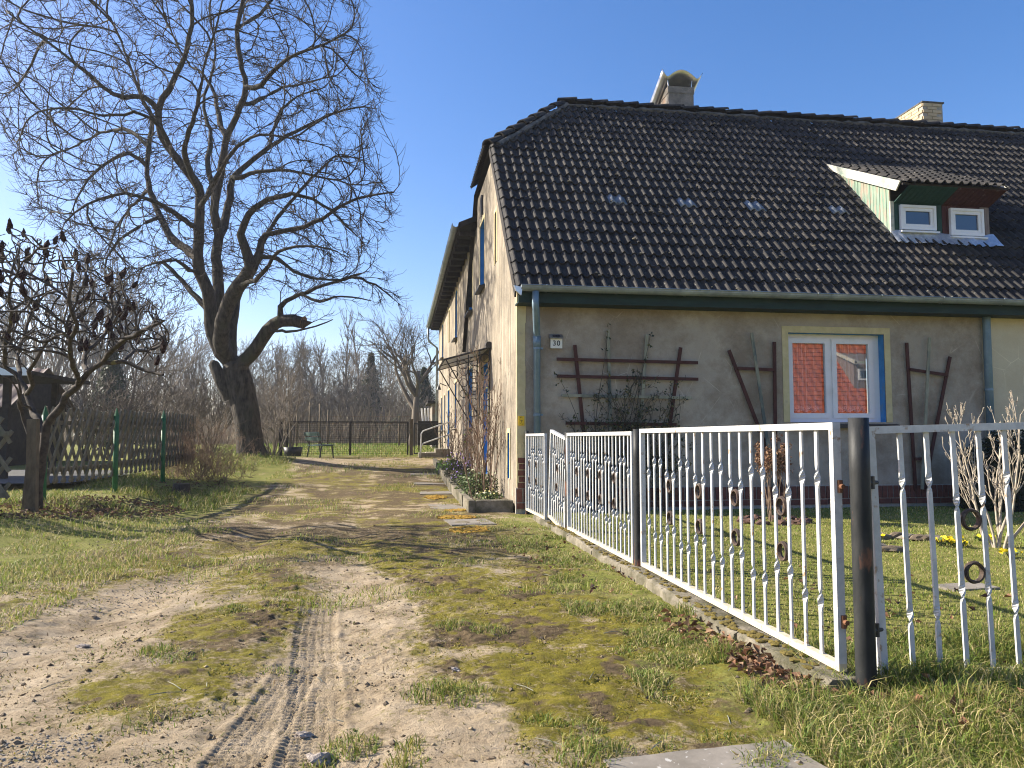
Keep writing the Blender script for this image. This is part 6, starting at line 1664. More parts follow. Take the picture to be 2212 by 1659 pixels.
# brushwood at the foot of the wood
n_ = 7000
u_ = rng.uniform(-30, 10, n_); y_ = rng.uniform(50, 80, n_); h_ = rng.uniform(1.0, 2.8, n_)
base = np.stack([u_, y_, np.full(n_, 0.6)], 1); mid = base + np.stack([rng.normal(0, .22, n_), rng.normal(0, .22, n_), h_ * .55], 1); top = mid + np.stack([rng.normal(0, .3, n_), rng.normal(0, .3, n_), h_ * .45], 1); sp = mid + np.stack([rng.normal(0, .4, n_), rng.normal(0, .4, n_), h_ * .35], 1)
PP = np.concatenate([base, mid, top, sp]); i_ = np.arange(n_); pr_ = np.concatenate([np.full(n_, -1), i_, i_ + n_, i_ + n_]); r_ = np.concatenate([np.full(n_, .013), np.full(n_, .011), np.full(n_, .005), np.full(n_, .005)])
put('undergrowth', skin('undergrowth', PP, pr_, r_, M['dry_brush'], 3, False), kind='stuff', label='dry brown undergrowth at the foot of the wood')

# ================================================================== PLANTS BY THE HOUSE
# climbing rose on the trellis
M['edge_stone'] = mat_noise('edge_stone', (0.075, 0.042, 0.032), (0.13, 0.075, 0.055), 12, 0.9, 0.5, 0.006)
rng = np.random.default_rng(91)
rose = thing('climbing_rose', 'dark climbing rose sprawling over the wide trellis', 'rose', (3.5, 11.8, 0))
Ps, prs, rds = [], [], []; off = 0; leafp = []
for (x, sp, hmax, ns) in ((2.85, 0.9, 1.6, 9), (3.1, 0.9, 1.9, 12), (3.45, 1.1, 2.1, 14), (3.85, 0.9, 2.0, 13), (4.2, 0.8, 1.6, 10)):
    for k in range(ns):
        P, par, rad = grow(rng, (x + rng.normal(0, .08), 11.80, 0.0), 1, hmax * rng.uniform(.55, 1.1), 0.5, 2, [7, 3], 0.30, 0.008, 0.13, 9, 0.05, 0.25, 0.9)
        P[:, 1] = 11.82 + np.clip((P[:, 1] - 11.8) * 0.25, -0.14, 0.09)
        Ps.append(P); prs.append(np.where(par >= 0, par + off, -1)); rds.append(np.maximum(rad, 0.003)); off += len(P)
        tipsel = rng.choice(len(P), max(3, len(P) // 6)); leafp.append(P[tipsel])
for (x0, x1, z1) in ((3.0, 3.30, 2.98), (3.45, 4.0, 2.85), (3.3, 2.45, 2.2)):
    pts = np.array([[x0 + (x1 - x0) * (t ** 1.3) + 0.02 * math.sin(9 * t), 11.86, 0.1 + (z1 - .1) * t] for t in np.linspace(0, 1, 16)])
    Ps.append(pts); prs.append(np.array([-1] + list(range(15))) + np.where(np.arange(16) > 0, off, 0)); rds.append(np.linspace(.008, .003, 16)); off += 16; leafp.append(np.repeat(pts[-3:], 5, 0))
put('stems', skin('stems', np.concatenate(Ps), np.concatenate(prs), np.concatenate(rds), M['dark_stem'], 4), rose)
LP_ = np.concatenate(leafp); LP_ = LP_[(LP_[:, 2] > 0.7)]
LP_ = LP_ + rng.normal(0, .03, LP_.shape); LP_[:, 1] = np.minimum(LP_[:, 1], 11.95)
put('leaves', leaves('leaves', LP_, rng.normal(0, 1, LP_.shape) + np.array([0, -.8, .5]), 0.055, M['leaf'], [(0.03, 0.05, 0.03), (0.045, 0.065, 0.035), (0.10, 0.11, 0.04), (0.16, 0.14, 0.05)], rng), rose)
# rose bushes against the side wall
def wall_rose(y, n_, h, label, spread=0.45):
    Ps, prs, rds = [], [], []; off = 0; z = gzf(1.5, y) + 0.1
    for k in range(n_):
        P, par, rad = grow(rng, (1.52 + rng.normal(0, .10), y + rng.normal(0, .28), z), 1, h * rng.uniform(.45, 1.05), spread, 2, [6, 3], 0.26, 0.011, 0.10, 8, 0.10, 0.3, 0.6)
        P[:, 0] = np.minimum(P[:, 0], X0 - 0.02)
        Ps.append(P); prs.append(np.where(par >= 0, par + off, -1)); rds.append(np.maximum(rad, 0.0035)); off += len(P)
    t = thing('wall_rose', label, 'rose', (1.5, y, z), 'bare roses along the side wall')
    AP_ = np.concatenate(Ps)
    put('stems', skin('stems', AP_, np.concatenate(prs), np.concatenate(rds), M['rose_stem'], 4), t)
    c = AP_[rng.choice(len(AP_), 14)]; put('leaves', leaves('leaves', c, rng.normal(0, 1, c.shape), 0.06, M['leaf'], [(0.10, 0.14, 0.03), (0.06, 0.08, 0.03)], rng), t)
wall_rose(13.7, 20, 2.9, 'tallest bare rose against the side wall, nearest the house corner', 0.30)
wall_rose(14.9, 11, 2.0, 'bare rose below the canopy bracket on the side wall', 0.5)
wall_rose(18.4, 11, 1.9, 'spreading bare rose beyond the blue side door')
wall_rose(20.6, 10, 1.8, 'farther bare rose under the lower side windows')
wall_rose(22.6, 9, 1.7, 'bare rose nearest the entrance steps')
def clump(x, y, r, h, n_, cols, size, label, name='bed_plant', fl=None, cat='plant', group='leafy plants in the side bed', zo=0.14):
    z = gzf(x, y) + zo; a = rng.uniform(0, 6.283, n_); q = np.sqrt(rng.uniform(0, 1, n_)) * r; t_ = rng.uniform(0, 1, n_)
    C = np.stack([x + q * np.cos(a), y + q * np.sin(a), z + h * t_ * (1 - 0.5 * (q / r) ** 2)], 1); N = np.stack([np.cos(a) * .6, np.sin(a) * .6, 0.8 + 0 * a], 1) + rng.normal(0, .5, (n_, 3))
    t = thing(name, label, cat, (x, y, z), group)
    put('leaves', leaves('leaves', C, N, size, M['leaf'], cols, rng, 0.25, 0.6), t)
    st_ = MB()
    for k in range(14):
        aa = rng.uniform(0, 6.28); st_.tube([(x + .02 * math.cos(aa), y + .02 * math.sin(aa), z - .03), (x + r * .6 * math.cos(aa), y + r * .6 * math.sin(aa), z + h * .8)], [0.005, 0.002], 3)
    part('stems', st_, M['dark_stem'], t)
    if fl:
        k_ = max(20, n_ // 12); C2 = C[rng.choice(n_, k_)] + np.array([0, 0, h * .35]); put('blossoms', leaves('blossoms', C2, rng.normal(0, .5, C2.shape) + np.array([-.4, -.5, .8]), size * .8, M['leaf'], fl, rng, 0.2, 0.9), t)
GR = [(0.06, 0.10, 0.03), (0.10, 0.15, 0.045), (0.16, 0.20, 0.07), (0.05, 0.07, 0.03)]
clump(1.50, 12.85, 0.24, 0.16, 300, GR, 0.05, 'low green and pale yellow plant in the corner of the side bed', fl=[(0.7, 0.62, 0.25), (0.75, 0.72, 0.55)])
clump(1.48, 13.9, 0.33, 0.50, 620, GR, 0.06, 'bushy green plant with pale leaves under the tallest rose', fl=[(0.5, 0.55, 0.35)])
clump(1.42, 14.9, 0.32, 0.42, 560, GR, 0.06, 'bushy green plant in the side bed below the canopy')
clump(1.40, 16.2, 0.34, 0.38, 520, [(0.045, 0.05, 0.03), (0.07, 0.08, 0.04)], 0.06, 'dark leafy plant with violet flowers before the side door', fl=[(0.32, 0.20, 0.62), (0.40, 0.28, 0.70)])
clump(1.38, 17.8, 0.36, 0.50, 560, [(0.045, 0.05, 0.03), (0.07, 0.08, 0.04)], 0.06, 'taller dark plant with violet flowers past the side door', fl=[(0.32, 0.20, 0.62), (0.40, 0.28, 0.70)])
clump(1.30, 20.0, 0.34, 0.36, 420, [(0.12, 0.22, 0.03), (0.08, 0.15, 0.03)], 0.06, 'bright green cushion plant at the far part of the bed')
# pale shrub in the garden
P, par, rad = grow(np.random.default_rng(12), (6.15, 7.25, 0.02), 8, 1.4, 0.62, 3, [5, 4, 2], 0.42, 0.017, 0.08, 7, 0.14, 0.12, 0.55)
shp = thing('pale_shrub', 'leafless pale-barked shrub in front of the cream wall', 'shrub', (6.15, 7.25, 0))
th = rad > 0.012
put('stems', fast_mesh('stems', *(lambda vf: (vf[0], [vf[1]]))(tubes_sel(P, par, np.maximum(rad, .0028), 6, th & (par >= 0))), M['pale_twig'], True), shp)
put('branches', fast_mesh('branches', *(lambda vf: (vf[0], [vf[1]]))(tubes_sel(P, par, np.maximum(rad, .0028), 4, ~th & (par >= 0))), M['pale_twig'], True), shp)
bud = MB()
nch = np.bincount(par[par >= 0], minlength=len(P))
for i in np.nonzero(nch == 0)[0]: bud.lump(P[i], 0.006, int(i), 1)
put('buds', bud.mesh('buds', M['pale_twig']), shp, kind='stuff')
# dark evergreen by the wall
n_ = 9000; a = rng.uniform(0, 6.283, n_); ph = np.arccos(rng.uniform(-0.2, 1, n_)); rr_ = 1.0 - 0.25 * rng.uniform(0, 1, n_) ** 2 + 0.10 * np.sin(4 * a) * np.sin(5 * ph)
C = np.stack([9.95 + 1.05 * rr_ * np.sin(ph) * np.cos(a), 11.15 + 0.62 * rr_ * np.sin(ph) * np.sin(a), 0.15 + 1.22 * rr_ * np.cos(ph)], 1)
ev = thing('evergreen_bush', 'dense dark evergreen bush in the shade of the front wall', 'bush', (9.95, 11.15, 0))
put('foliage', leaves('foliage', C, np.stack([np.sin(ph) * np.cos(a), np.sin(ph) * np.sin(a), np.cos(ph)], 1) + rng.normal(0, .4, (n_, 3)), 0.06, M['leaf'], [(0.02, 0.032, 0.014), (0.03, 0.045, 0.018), (0.015, 0.022, 0.012)], rng), ev)
part('core', MB().lump((9.95, 11.15, 0.15), 0.78, 3, 3, (1.15, 0.65, 1.2), 0.06), M['dark_stem'], ev, True)
# dried perennial stalks in the lawn, ring of stones
P, par, rad = grow(np.random.default_rng(5), (5.05, 9.9, 0.02), 11, 1.0, 0.14, 2, [6, 3], 0.20, 0.006, 0.05, 6, 0.05, 0.5, 0.6)
dr = thing('dried_perennial', 'dried brown flower stalks standing in the lawn behind the fence', 'plant', (5.05, 9.9, 0))
put('stalks', skin('stalks', P, par, np.maximum(rad, .003), M['brown_twig'], 4), dr)
tp = P[P[:, 2] > 0.75]; tp = np.repeat(tp, 2, 0) + rng.normal(0, .02, (len(tp) * 2, 3)); put('seed_heads', leaves('seed_heads', tp, rng.normal(0, 1, tp.shape), 0.045, M['dead_leaf'], [(0.22, 0.12, 0.07), (0.30, 0.18, 0.10), (0.16, 0.09, 0.06)], rng), dr)
for k in range(11):
    aa = k * 0.571; tag(part('edging_rock', MB().lump((5.05 + .42 * math.cos(aa), 9.9 + .34 * math.sin(aa), 0.07), 0.075, 60 + k, 2, (1.2, 1, .6)), M['edge_stone']), 'small reddish stone ringing the dried stalks, %s going round' % ORD[k], 'stone', 'stones round the dried stalks')
for k, (u, v) in enumerate(((1905, 1163), (1935, 1160), (1962, 1164), (1988, 1166), (2014, 1165), (2040, 1170), (1890, 1186), (1925, 1190))):
    p = at_z(u, v, 0.06); tag(part('bed_stone', MB().lump((p.x, p.y, 0.07), 0.085, 90 + k, 2, (1.5, .8, .55)), M['clod'] if k % 2 else M['concrete']), 'weathered edging stone near the pale shrub, %s from the black post' % ORD[k], 'stone', 'edging stones by the pale shrub')
for k, (u, v) in enumerate(((1890, 1170), (2035, 1180), (2055, 1178), (2125, 1172), (2185, 1205), (2075, 1182))):
    p = at_z(u, v, 0.06); clump(p.x, p.y, 0.09, 0.05, 26, [(0.10, 0.14, 0.04)], 0.05, 'tiny tuft of yellow spring flowers by the pale shrub, %s of six' % ORD[k], 'yellow_flower', [(0.85, 0.66, 0.02), (0.80, 0.60, 0.02)], 'flower', 'yellow spring flowers', 0.04)
p = at_z(2085, 1268, 0.06); slab(p.x, p.y, 0.42, 0.22, 0.1, 'small grey slab lying in the lawn behind the gate', 0.02)

# ================================================================== HOUSE ACROSS THE STREET (mirrored in the window)
op = thing('opposite_house', 'red-tiled house across the street mirrored in the front window', 'house', (27, -24, 0))
part('wall', MB().span((17, -33.5, 0), (39, -20.6, 2.75)), M['stucco_cream'], op)
red = mat_noise('red_tile', (0.36, 0.075, 0.03), (0.50, 0.12, 0.05), 6, 0.75, 0.3, 0.01, c3=(0.28, 0.06, 0.03), scale3=1.2)
rb = MB(); K = 22; L_ = 9.6; sa = R(46)
for r in range(K):
    for c in range(40):
        x0 = 16.5 + c * 0.575; s0_ = r * L_ / K; s1_ = (r + 1.1) * L_ / K
        def rp(s, n_): return (-20.2 - s * math.cos(sa) + n_ * math.sin(sa) * 1.0, 2.55 + s * math.sin(sa) + n_ * math.cos(sa))
        (ya, za), (yb, zb_), (yc, zc) = rp(s0_, 0.05), rp(s1_, 0.0), rp(s0_, 0.0)
        q = 0.575 / 2
        rb.add([(x0, yc, zc), (x0 + q, yc, zc), (x0 + 2 * q, yc, zc), (x0, ya, za), (x0 + q, ya + .03, za + .03), (x0 + 2 * q, ya, za), (x0, yb, zb_), (x0 + q, yb + .03, zb_ + .03), (x0 + 2 * q, yb, zb_)], [(0, 1, 4, 3), (1, 2, 5, 4), (3, 4, 7, 6), (4, 5, 8, 7)])
part('roof', rb, red, op)
od = MB().extrude([(29.4, -21.9, 4.0), (29.4, -21.9, 5.9), (29.4, -25.5, 7.4)], (2.6, 0, 0))
o = part('dormer', od, M['grey_board'], op)
part('dormer_fascia', MB().extrude([(29.2, -21.4, 5.9), (29.2, -25.9, 7.6), (29.2, -25.9, 7.75), (29.2, -21.4, 6.15)], (0.12, 0, 0)).span((29.2, -21.45, 5.95), (32.2, -21.4, 6.12)), M['white_board'], o)
part('dormer_window', MB().span((29.7, -21.92, 4.9), (30.8, -21.85, 5.65)), M['pvc'], o); part('dormer_pane', MB().span((29.83, -21.86, 5.02), (30.67, -21.845, 5.53)), blue_glass, o)

# ================================================================== GRASS, LEAVES, STONES
rng = np.random.default_rng(2024)
def blades(name, X, Y, h, w, cols, label, lean=0.45, zoff=0.0, mat=None):
    n = len(X); Z = gz(X, Y, False) + zoff
    a = rng.uniform(0, 6.283, n); L = np.abs(rng.normal(lean, lean * .5, n)); ca, sa = np.cos(a), np.sin(a)
    b = rng.uniform(0, 6.283, n); sx, sy = -np.sin(b) * w / 2, np.cos(b) * w / 2
    base = np.stack([X, Y, Z - 0.005], 1); s = np.stack([sx, sy, 0 * sx], 1)
    m = base + np.stack([ca * L * h * .35, sa * L * h * .35, h * .6], 1); t = base + np.stack([ca * L * h * 1.05, sa * L * h * 1.05, h * (1 - 0.25 * L)], 1)
    V = np.stack([base - s, base + s, m + s * .8, m - s * .8, t], 1).reshape(-1, 3); o = (np.arange(n) * 5)[:, None]
    q = o + np.array([[0, 1, 2, 3]]); tr_ = o + np.array([[3, 2, 4]])
    c = cols * rng.uniform(.75, 1.25, (n, 1)); tint = np.repeat(np.concatenate([c, np.ones((n, 1))], 1), 5, 0)
    put(name, fast_mesh(name, V, [q, tr_], mat or M['grass'], False, tint), kind='stuff', label=label)
GREEN = np.array([0.205, 0.265, 0.040]); LUSH = np.array([0.145, 0.205, 0.036]); STRAW = np.array([0.46, 0.38, 0.18]); OLIVE = np.array([0.28, 0.26, 0.07])
def mixc(n, f_straw, g=GREEN, o=OLIVE):
    k = rng.uniform(0, 1, n); c = np.where((k < f_straw)[:, None], STRAW, np.where((k < f_straw + (1 - f_straw) * .45)[:, None], o, g)); return c.astype(float)
def scatter(n, x0, x1, y0, y1, bias=1.6):
    """more per area near the camera, as far as the eye tells blades apart"""
    u = rng.uniform(0, 1, n); e = 1 - bias
    Y = (y0 ** e + u * (y1 ** e - y0 ** e)) ** (1 / e); return rng.uniform(x0, x1, n), Y
# front garden lawn
X, Y = scatter(125000, 2.15, 11.0, 2.9, 11.95, 1.9)
k = (X < Y * 0.95 + 1.2) & ~((X > 9.0) & (Y > 10.6)); X, Y = X[k], Y[k]
f = fbm(X * .9, Y * .9, 3, 44); edge = np.exp(-((X - 2.1) / .16) ** 2) + (1 - sstep(3.3, 4.0, Y))
h = (0.018 + 0.016 * rng.uniform(0, 1, len(X))) * (1 + 1.6 * np.clip(edge, 0, 1)) * (0.8 + .6 * f)
c = mixc(len(X), 0.34); c = c * (1 - 0.3 * (f > .55)[:, None] * np.array([0.3, 0, .2]))
blades('lawn_grass', X, Y, h, 0.0022 + 0.00075 * Y, c, 'short green lawn grass in the front garden')
# long grass round the gate foot and the street edge
def long_grass(n, x0, x1, y0, y1, hmin, hmax, label, name, straw=.15, thr=.42, sc=1.8, seed=61, bias=1.5, g=LUSH, wid=0.0045):
    X, Y = scatter(n, x0, x1, y0, y1, bias); m = fbm(X * sc, Y * sc, 3, seed); k = rng.uniform(0, 1, len(X)) < sstep(thr, thr + .16, m); X, Y, m = X[k], Y[k], m[k]
    h = rng.uniform(hmin, hmax, len(X)) * (0.45 + 1.1 * sstep(thr, thr + .3, m))
    blades(name, X, Y, h, wid + 0.00035 * Y, mixc(len(X), straw, g, OLIVE * np.array([.9, .98, .9])), label, 0.8)
long_grass(16000, 1.55, 3.6, 2.15, 3.45, 0.04, 0.10, 'long rough grass around the foot of the street gate', 'verge_grass', .28, .42)
long_grass(9000, 2.0, 3.4, 3.3, 4.0, 0.04, 0.11, 'long grass under the street gate', 'gate_grass', .12, .38, 2.4, 63)
long_grass(30000, 1.15, 1.98, 3.3, 11.8, 0.018, 0.055, 'grass tufts along the fence footing', 'footing_grass', .30, .46, 1.9, 67, 1.7)
long_grass(46000, -9.5, -2.35, 5.2, 11.8, 0.025, 0.055, 'short mixed grass on the far side of the drive', 'drive_side_grass', .42, .22, 1.1, 71, 1.6, GREEN)
long_grass(20000, -6.5, -3.0, 11.5, 24, 0.05, 0.13, 'rough grass below the lath fence and bush', 'fence_grass', .20, .36, .9, 73, 1.3)
long_grass(24000, -4.0, 1.9, 5.5, 13, 0.02, 0.06, 'scattered grass patches on the drive', 'drive_grass', .36, .52, 1.5, 79, 1.6, GREEN)
long_grass(9000, -3.2, 1.3, 13, 30, 0.04, 0.09, 'grass patches on the far drive', 'far_drive_grass', .25, .50, .9, 83, 1.2)
long_grass(16000, -9, 3.2, 31.4, 60, 0.06, 0.12, 'bright green grass of the rear lawn', 'rear_lawn_grass', .10, .2, .9, 89, 1.2, np.array([0.15, 0.24, 0.03]), 0.012)
# single tufts on the bare track
tx, ty, th_, tc = [], [], [], []
for (u, v, r, n_, hh) in ((500, 1318, .10, 220, .07), (690, 1640, .07, 110, .05), (760, 1600, .12, 240, .07), (985, 1352, .14, 300, .06), (1060, 1365, .14, 300, .07), (390, 1425, .16, 260, .05), (340, 1412, .12, 200, .06), (940, 1500, .16, 320, .07), (1010, 1510, .15, 300, .07), (1215, 1255, .14, 300, .09), (1250, 1580, .12, 220, .06), (1180, 1565, .10, 160, .05), (600, 1440, .1, 120, .04), (885, 1610, .06, 90, .05), (310, 1560, .2, 240, .04), (640, 1250, .2, 260, .05), (450, 1150, .3, 300, .06), (1270, 1635, .14, 260, .08), (880, 1640, .09, 130, .05), (1490, 1330, .13, 300, .12), (1560, 1420, .12, 320, .13), (1700, 1545, .14, 360, .14), (1930, 1560, .16, 420, .15), (2080, 1560, .2, 500, .16), (2170, 1530, .2, 500, .17), (1840, 1545, .1, 300, .13), (1320, 1622, .10, 200, .05), (1440, 1606, .10, 160, .04), (1560, 1600, .12, 220, .05), (1690, 1625, .12, 300, .08), (1640, 1652, .10, 200, .07), (1490, 1656, .05, 60, .03)):
    p = at_z(u, v, 0); q = np.sqrt(rng.uniform(0, 1, n_)) * r; a = rng.uniform(0, 6.283, n_)
    tx.append(p.x + q * np.cos(a)); ty.append(p.y + q * np.sin(a)); th_.append(hh * rng.uniform(.45, 1.15, n_) * (1.2 - q / r * .6))
X, Y, h = map(np.concatenate, (tx, ty, th_)); blades('grass_tuft', X, Y, h, 0.0042 + .0002 * Y, mixc(len(X), .16, LUSH), 'single grass tufts on the bare track', .7)
# clover-like weeds and fine moss tips on the drive
X, Y = scatter(38000, -3.4, 1.95, 2.3, 9.5, 1.8); cm_, cg_, cd_2, cs_ = cover(X, Y); k = rng.uniform(0, 1, len(X)) < cm_ * .95; X, Y = X[k], Y[k]
MOSSC = np.array([[0.19, 0.168, 0.025], [0.26, 0.215, 0.03], [0.14, 0.132, 0.02], [0.33, 0.26, 0.08]])
blades('moss_tips', X, Y, rng.uniform(.006, .016, len(X)), 0.004 + .0009 * Y, MOSSC[rng.integers(0, 4, len(X))], 'olive moss covering the drive', .8, 0.004)
# dead leaves
def litter(name, X, Y, size, label, cols=((0.20, 0.10, 0.055), (0.28, 0.15, 0.085), (0.13, 0.07, 0.045), (0.34, 0.22, 0.13)), z=0.012):
    n = len(X); C = np.stack([X, Y, gz(X, Y, False) + z + rng.uniform(0, .02, n)], 1); N = rng.normal(0, .45, (n, 3)) + np.array([0, 0, 1.0])
    put(name, leaves(name, C, N, size, M['dead_leaf'], cols, rng, 0.7, 0.55), kind='stuff', label=label)
def blob(n, cx, cy, rx, ry): a = rng.uniform(0, 6.283, n); q = np.sqrt(rng.uniform(0, 1, n)); return cx + q * rx * np.cos(a), cy + q * ry * np.sin(a)
b1 = blob(260, 1.86, 3.75, .13, .55); b2 = blob(90, 1.80, 4.5, .15, .5); b3 = blob(110, 2.3, 3.0, .7, .28); b4 = blob(70, 3.2, 5, 1.3, 1.8); b5 = blob(60, 1.6, 7.5, .4, 2.5)
X = np.concatenate([q[0] for q in (b1, b2, b3, b4, b5)]); Y = np.concatenate([q[1] for q in (b1, b2, b3, b4, b5)])
litter('fallen_leaves', X, Y, 0.055, 'curled brown leaves gathered along the fence footing', z=.02)
b1 = blob(900, -4.9, 11.6, .9, 1.3); b2 = blob(700, -4.2, 12.6, .9, 1.2); b3 = blob(300, -4.0, 16.5, 1.0, 2.2)
X = np.concatenate([q[0] for q in (b1, b2, b3)]); Y = np.concatenate([q[1] for q in (b1, b2, b3)])
litter('leaf_litter', X, Y, 0.06, 'brown leaf litter under the sumac and bush', ((0.17, 0.10, 0.065), (0.26, 0.17, 0.11), (0.12, 0.08, 0.05)))
# soil clods and gravel
cl = MB(); n_ = 0
X, Y = scatter(2600, -3.2, 1.8, 2.35, 8, 1.8); cm_, cg_, cd_2, cs_ = cover(X, Y); pk = rng.uniform(0, 1, len(X)) < (0.06 + cd_2 * .6) * (1 - .9 * on_track(X, Y))
zz = gz(X, Y)
for x, y, z in zip(X[pk], Y[pk], zz[pk]): n_ += 1; cl.lump((x, y, z + .003), float(rng.uniform(.006, .017)), n_, 1, (1.2, 1, .75), .35)
part('soil_clods', cl, M['clod'], None, kind='stuff', label='crumbly soil clods on the drive')
gv = MB()
for (u, v, r, n2) in ((70, 1625, .28, 260), (330, 1262, .55, 320), (210, 1300, .5, 260), (420, 1240, .4, 160)):
    p = at_z(u, v, 0); xs, ys_ = blob(n2, p.x, p.y, r, r * .6); zs = gz(xs, ys_)
    for x, y, z in zip(xs, ys_, zs): n_ += 1; gv.lump((x, y, z + .001), float(rng.uniform(.003, .007)), n_, 1, (1.1, 1, .7), .3)
part('gravel', gv, mat_noise('gravel', (0.20, 0.175, 0.14), (0.32, 0.285, 0.235), 40, .9, .3, .004), None, kind='stuff', label='grey gravel patches on the drive')
for (u, v, r, lb) in ((690, 1622, .042, 'pinkish rough stone at the lower middle of the track'), (655, 1570, .024, 'small pink stone in the tyre tracks'), (180, 1385, .026, 'flat grey stone on the far side of the track'), (985, 1450, .024, 'pale pebble at the edge of the dirt')):
    p = at_z(u, v, 0); tag(part('loose_stone', MB().lump((p.x, p.y, float(gz(np.array([p.x]), np.array([p.y]))[0]) + r * .15), r, int(u), 3, (1.2, .95, .62), .36), M['stone'], None, False), lb, 'stone')
# twigs on the ground
tw = MB()
for k in range(60):
    x, y = float(rng.uniform(-3.5, 1.9)), float(rng.uniform(2.5, 8)); a = rng.uniform(0, 3.14); l = rng.uniform(.05, .16); z = gzf(x, y) + .012
    tw.tube([(x, y, z), (x + math.cos(a) * l * .5, y + math.sin(a) * l * .5, z + .006), (x + math.cos(a) * l, y + math.sin(a) * l + .01, z)], [.0025, .002, .0012], 4)
part('ground_twigs', tw, M['grey_lath'], None, kind='stuff', label='thin dry twigs lying on the drive')
# orange moss patches by the slabs
om = MB()
for (u, v, rx, ry) in ((1020, 1145, .30, .16), (985, 1118, .30, .14), (940, 1078, .22, .18), (985, 1102, .18, .1)):
    p = at_z(u, v, 0)
    for k in range(150):
        a = rng.uniform(0, 6.283); q = math.sqrt(rng.uniform(0, 1)); x = p.x + rx * q * math.cos(a); y = p.y + ry * q * 2.2 * math.sin(a); n_ += 1
        om.lump((x, y, gzf(x, y) + .008), float(rng.uniform(.012, .03)), n_, 1, (1.3, 1.3, .45), .2)
part('orange_moss', om, mat_noise('orange_moss', (0.26, 0.145, 0.018), (0.38, 0.225, 0.025), 12, .95, .6, .01, c3=(0.30, 0.26, 0.04), scale3=5), None, kind='stuff', label='orange moss cushions around the stepping slabs')
# moss on the fence footing
fm_ = MB()
for k in range(260):
    y = float(rng.uniform(3.5, 10.2)); n_ += 1; fm_.lump((float(rng.uniform(1.97, 2.07)), y, 0.078 + .01 * math.sin(y * 2.3)), float(rng.uniform(.008, .022)), n_, 1, (1.2, 1.8, .5), .25)
part('footing_moss', fm_, mat_noise('footing_moss', (0.085, 0.068, 0.018), (0.16, 0.12, 0.025), 14, .95, .6, .01), kb, kind='stuff')

# crumbs of soil, grit and short dead straw all over the drive
def crumbs(name, X, Y, r, cols, label, sq=0.7):
    n = len(X); Z = gz(X, Y); o8 = np.array([[1, 0, 0], [-1, 0, 0], [0, 1, 0], [0, -1, 0], [0, 0, 1], [0, 0, -1]], float)
    V = o8[None] * rng.uniform(.55, 1.35, (n, 6, 1)) * r[:, None, None]; V[..., 2] *= sq
    a = rng.uniform(0, 6.283, n); c_, s_ = np.cos(a)[:, None], np.sin(a)[:, None]
    V = np.stack([V[..., 0] * c_ - V[..., 1] * s_, V[..., 0] * s_ + V[..., 1] * c_, V[..., 2]], -1) + np.stack([X, Y, Z + r * .15], 1)[:, None, :]
    f8 = np.array([[0, 2, 4], [2, 1, 4], [1, 3, 4], [3, 0, 4], [2, 0, 5], [1, 2, 5], [3, 1, 5], [0, 3, 5]])
    F = ((np.arange(n) * 6)[:, None, None] + f8[None]).reshape(-1, 3); tint = np.repeat(np.concatenate([cols, np.ones((n, 1))], 1), 6, 0)
    put(name, fast_mesh(name, V.reshape(-1, 3), [F], M['dead_leaf'], False, tint), kind='stuff', label=label)
X, Y = scatter(42000, -3.6, 1.95, 2.3, 11, 1.8); cm_, cg_, cd_2, cs_ = cover(X, Y); pt = fbm(X * 2.6, Y * 2.6, 3, 205)
k = rng.uniform(0, 1, len(X)) < np.clip(0.10 + 0.9 * sstep(.48, .62, pt) + .4 * cd_2, 0, 1) * (1 - .9 * on_track(X, Y)); X, Y = X[k], Y[k]; n = len(X)
r = np.clip(0.0022 * (1 - rng.uniform(0, 1, n)) ** -0.40, .002, .012) * (0.8 + .07 * Y)
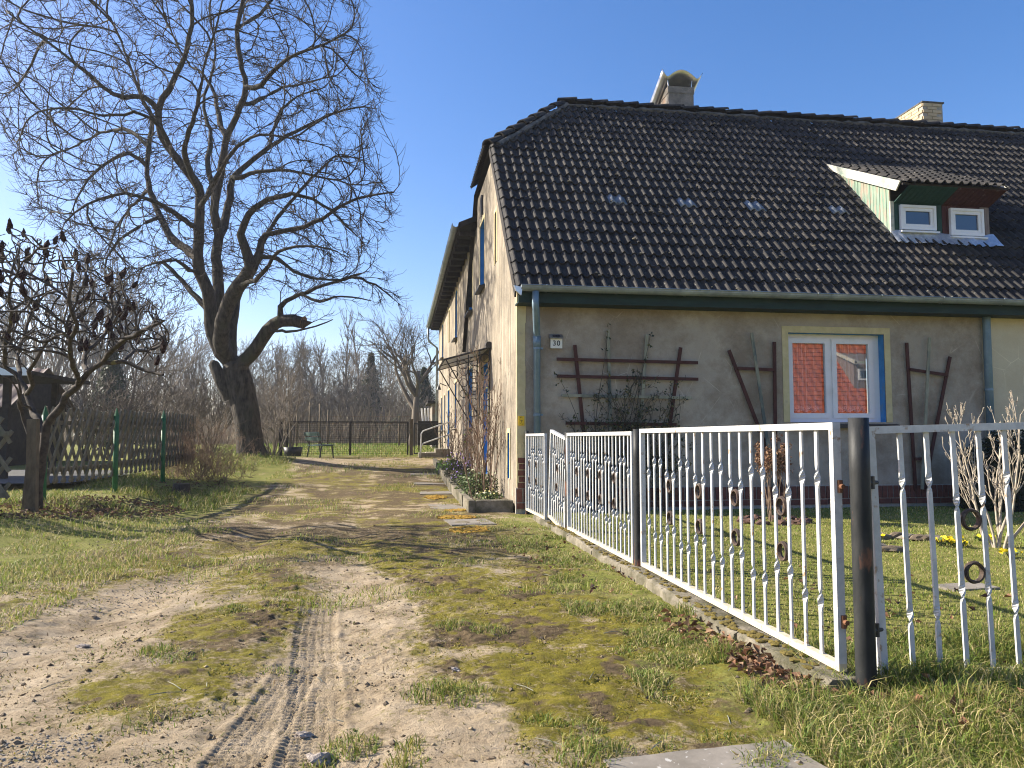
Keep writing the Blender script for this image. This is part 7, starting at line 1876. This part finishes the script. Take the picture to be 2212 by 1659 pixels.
SOIL = np.array([[0.16, 0.115, 0.066], [0.24, 0.18, 0.105], [0.10, 0.072, 0.042], [0.34, 0.265, 0.16]])
crumbs('soil_crumbs', X, Y, r, SOIL[rng.integers(0, 4, n)] * rng.uniform(.8, 1.2, (n, 1)), 'loose crumbs of earth and grit on the drive')
X, Y = scatter(16000, -5.5, 1.95, 2.3, 11, 1.7); pt = fbm(X * 1.7, Y * 1.7, 3, 215); k = rng.uniform(0, 1, len(X)) < sstep(.40, .60, pt); X, Y = X[k], Y[k]; n = len(X)
DRY = np.array([[0.40, 0.32, 0.17], [0.30, 0.22, 0.11], [0.22, 0.15, 0.08], [0.17, 0.17, 0.05]])
blades('dry_straw', X, Y, rng.uniform(.012, .035, n), .0022 + .0005 * Y, DRY[rng.integers(0, 4, n)], 'short dead straw and thatch on the drive', 1.6, .004)
# low weed rosettes in loose patches
X, Y = scatter(26000, -5.0, 1.95, 2.4, 10, 1.8); pt = fbm(X * 3.6 + 3, Y * 3.6, 4, 225); k = rng.uniform(0, 1, len(X)) < sstep(.50, .62, pt) * .8 * (1 - on_track(X, Y)); X, Y = X[k], Y[k]; n = len(X)
WD = np.array([[0.13, 0.16, 0.035], [0.19, 0.20, 0.045], [0.10, 0.12, 0.03], [0.25, 0.21, 0.07]])
blades('low_weeds', X, Y, rng.uniform(.008, .026, n), .0055 + .0006 * Y, WD[rng.integers(0, 4, n)], 'low green weeds in patches on the drive', 1.2, .002)

# ================================================================== AIR
hzb = MB().span((-140, -45, -1.5), (60, 175, 20.0))
hm = bpy.data.materials.new('haze_air'); hm.use_nodes = True
hn_ = hm.node_tree; hn_.nodes.remove(hn_.nodes['Principled BSDF'])
pv = hn_.nodes.new('ShaderNodeVolumePrincipled'); pv.inputs['Color'].default_value = (0.86, 0.91, 1.0, 1); pv.inputs['Density'].default_value = 0.0006; pv.inputs['Anisotropy'].default_value = 0.35
hn_.links.new(pv.outputs[0], hn_.nodes['Material Output'].inputs['Volume'])
part('haze', hzb, hm, None, kind='stuff', label='thin spring haze over the yards and woods')
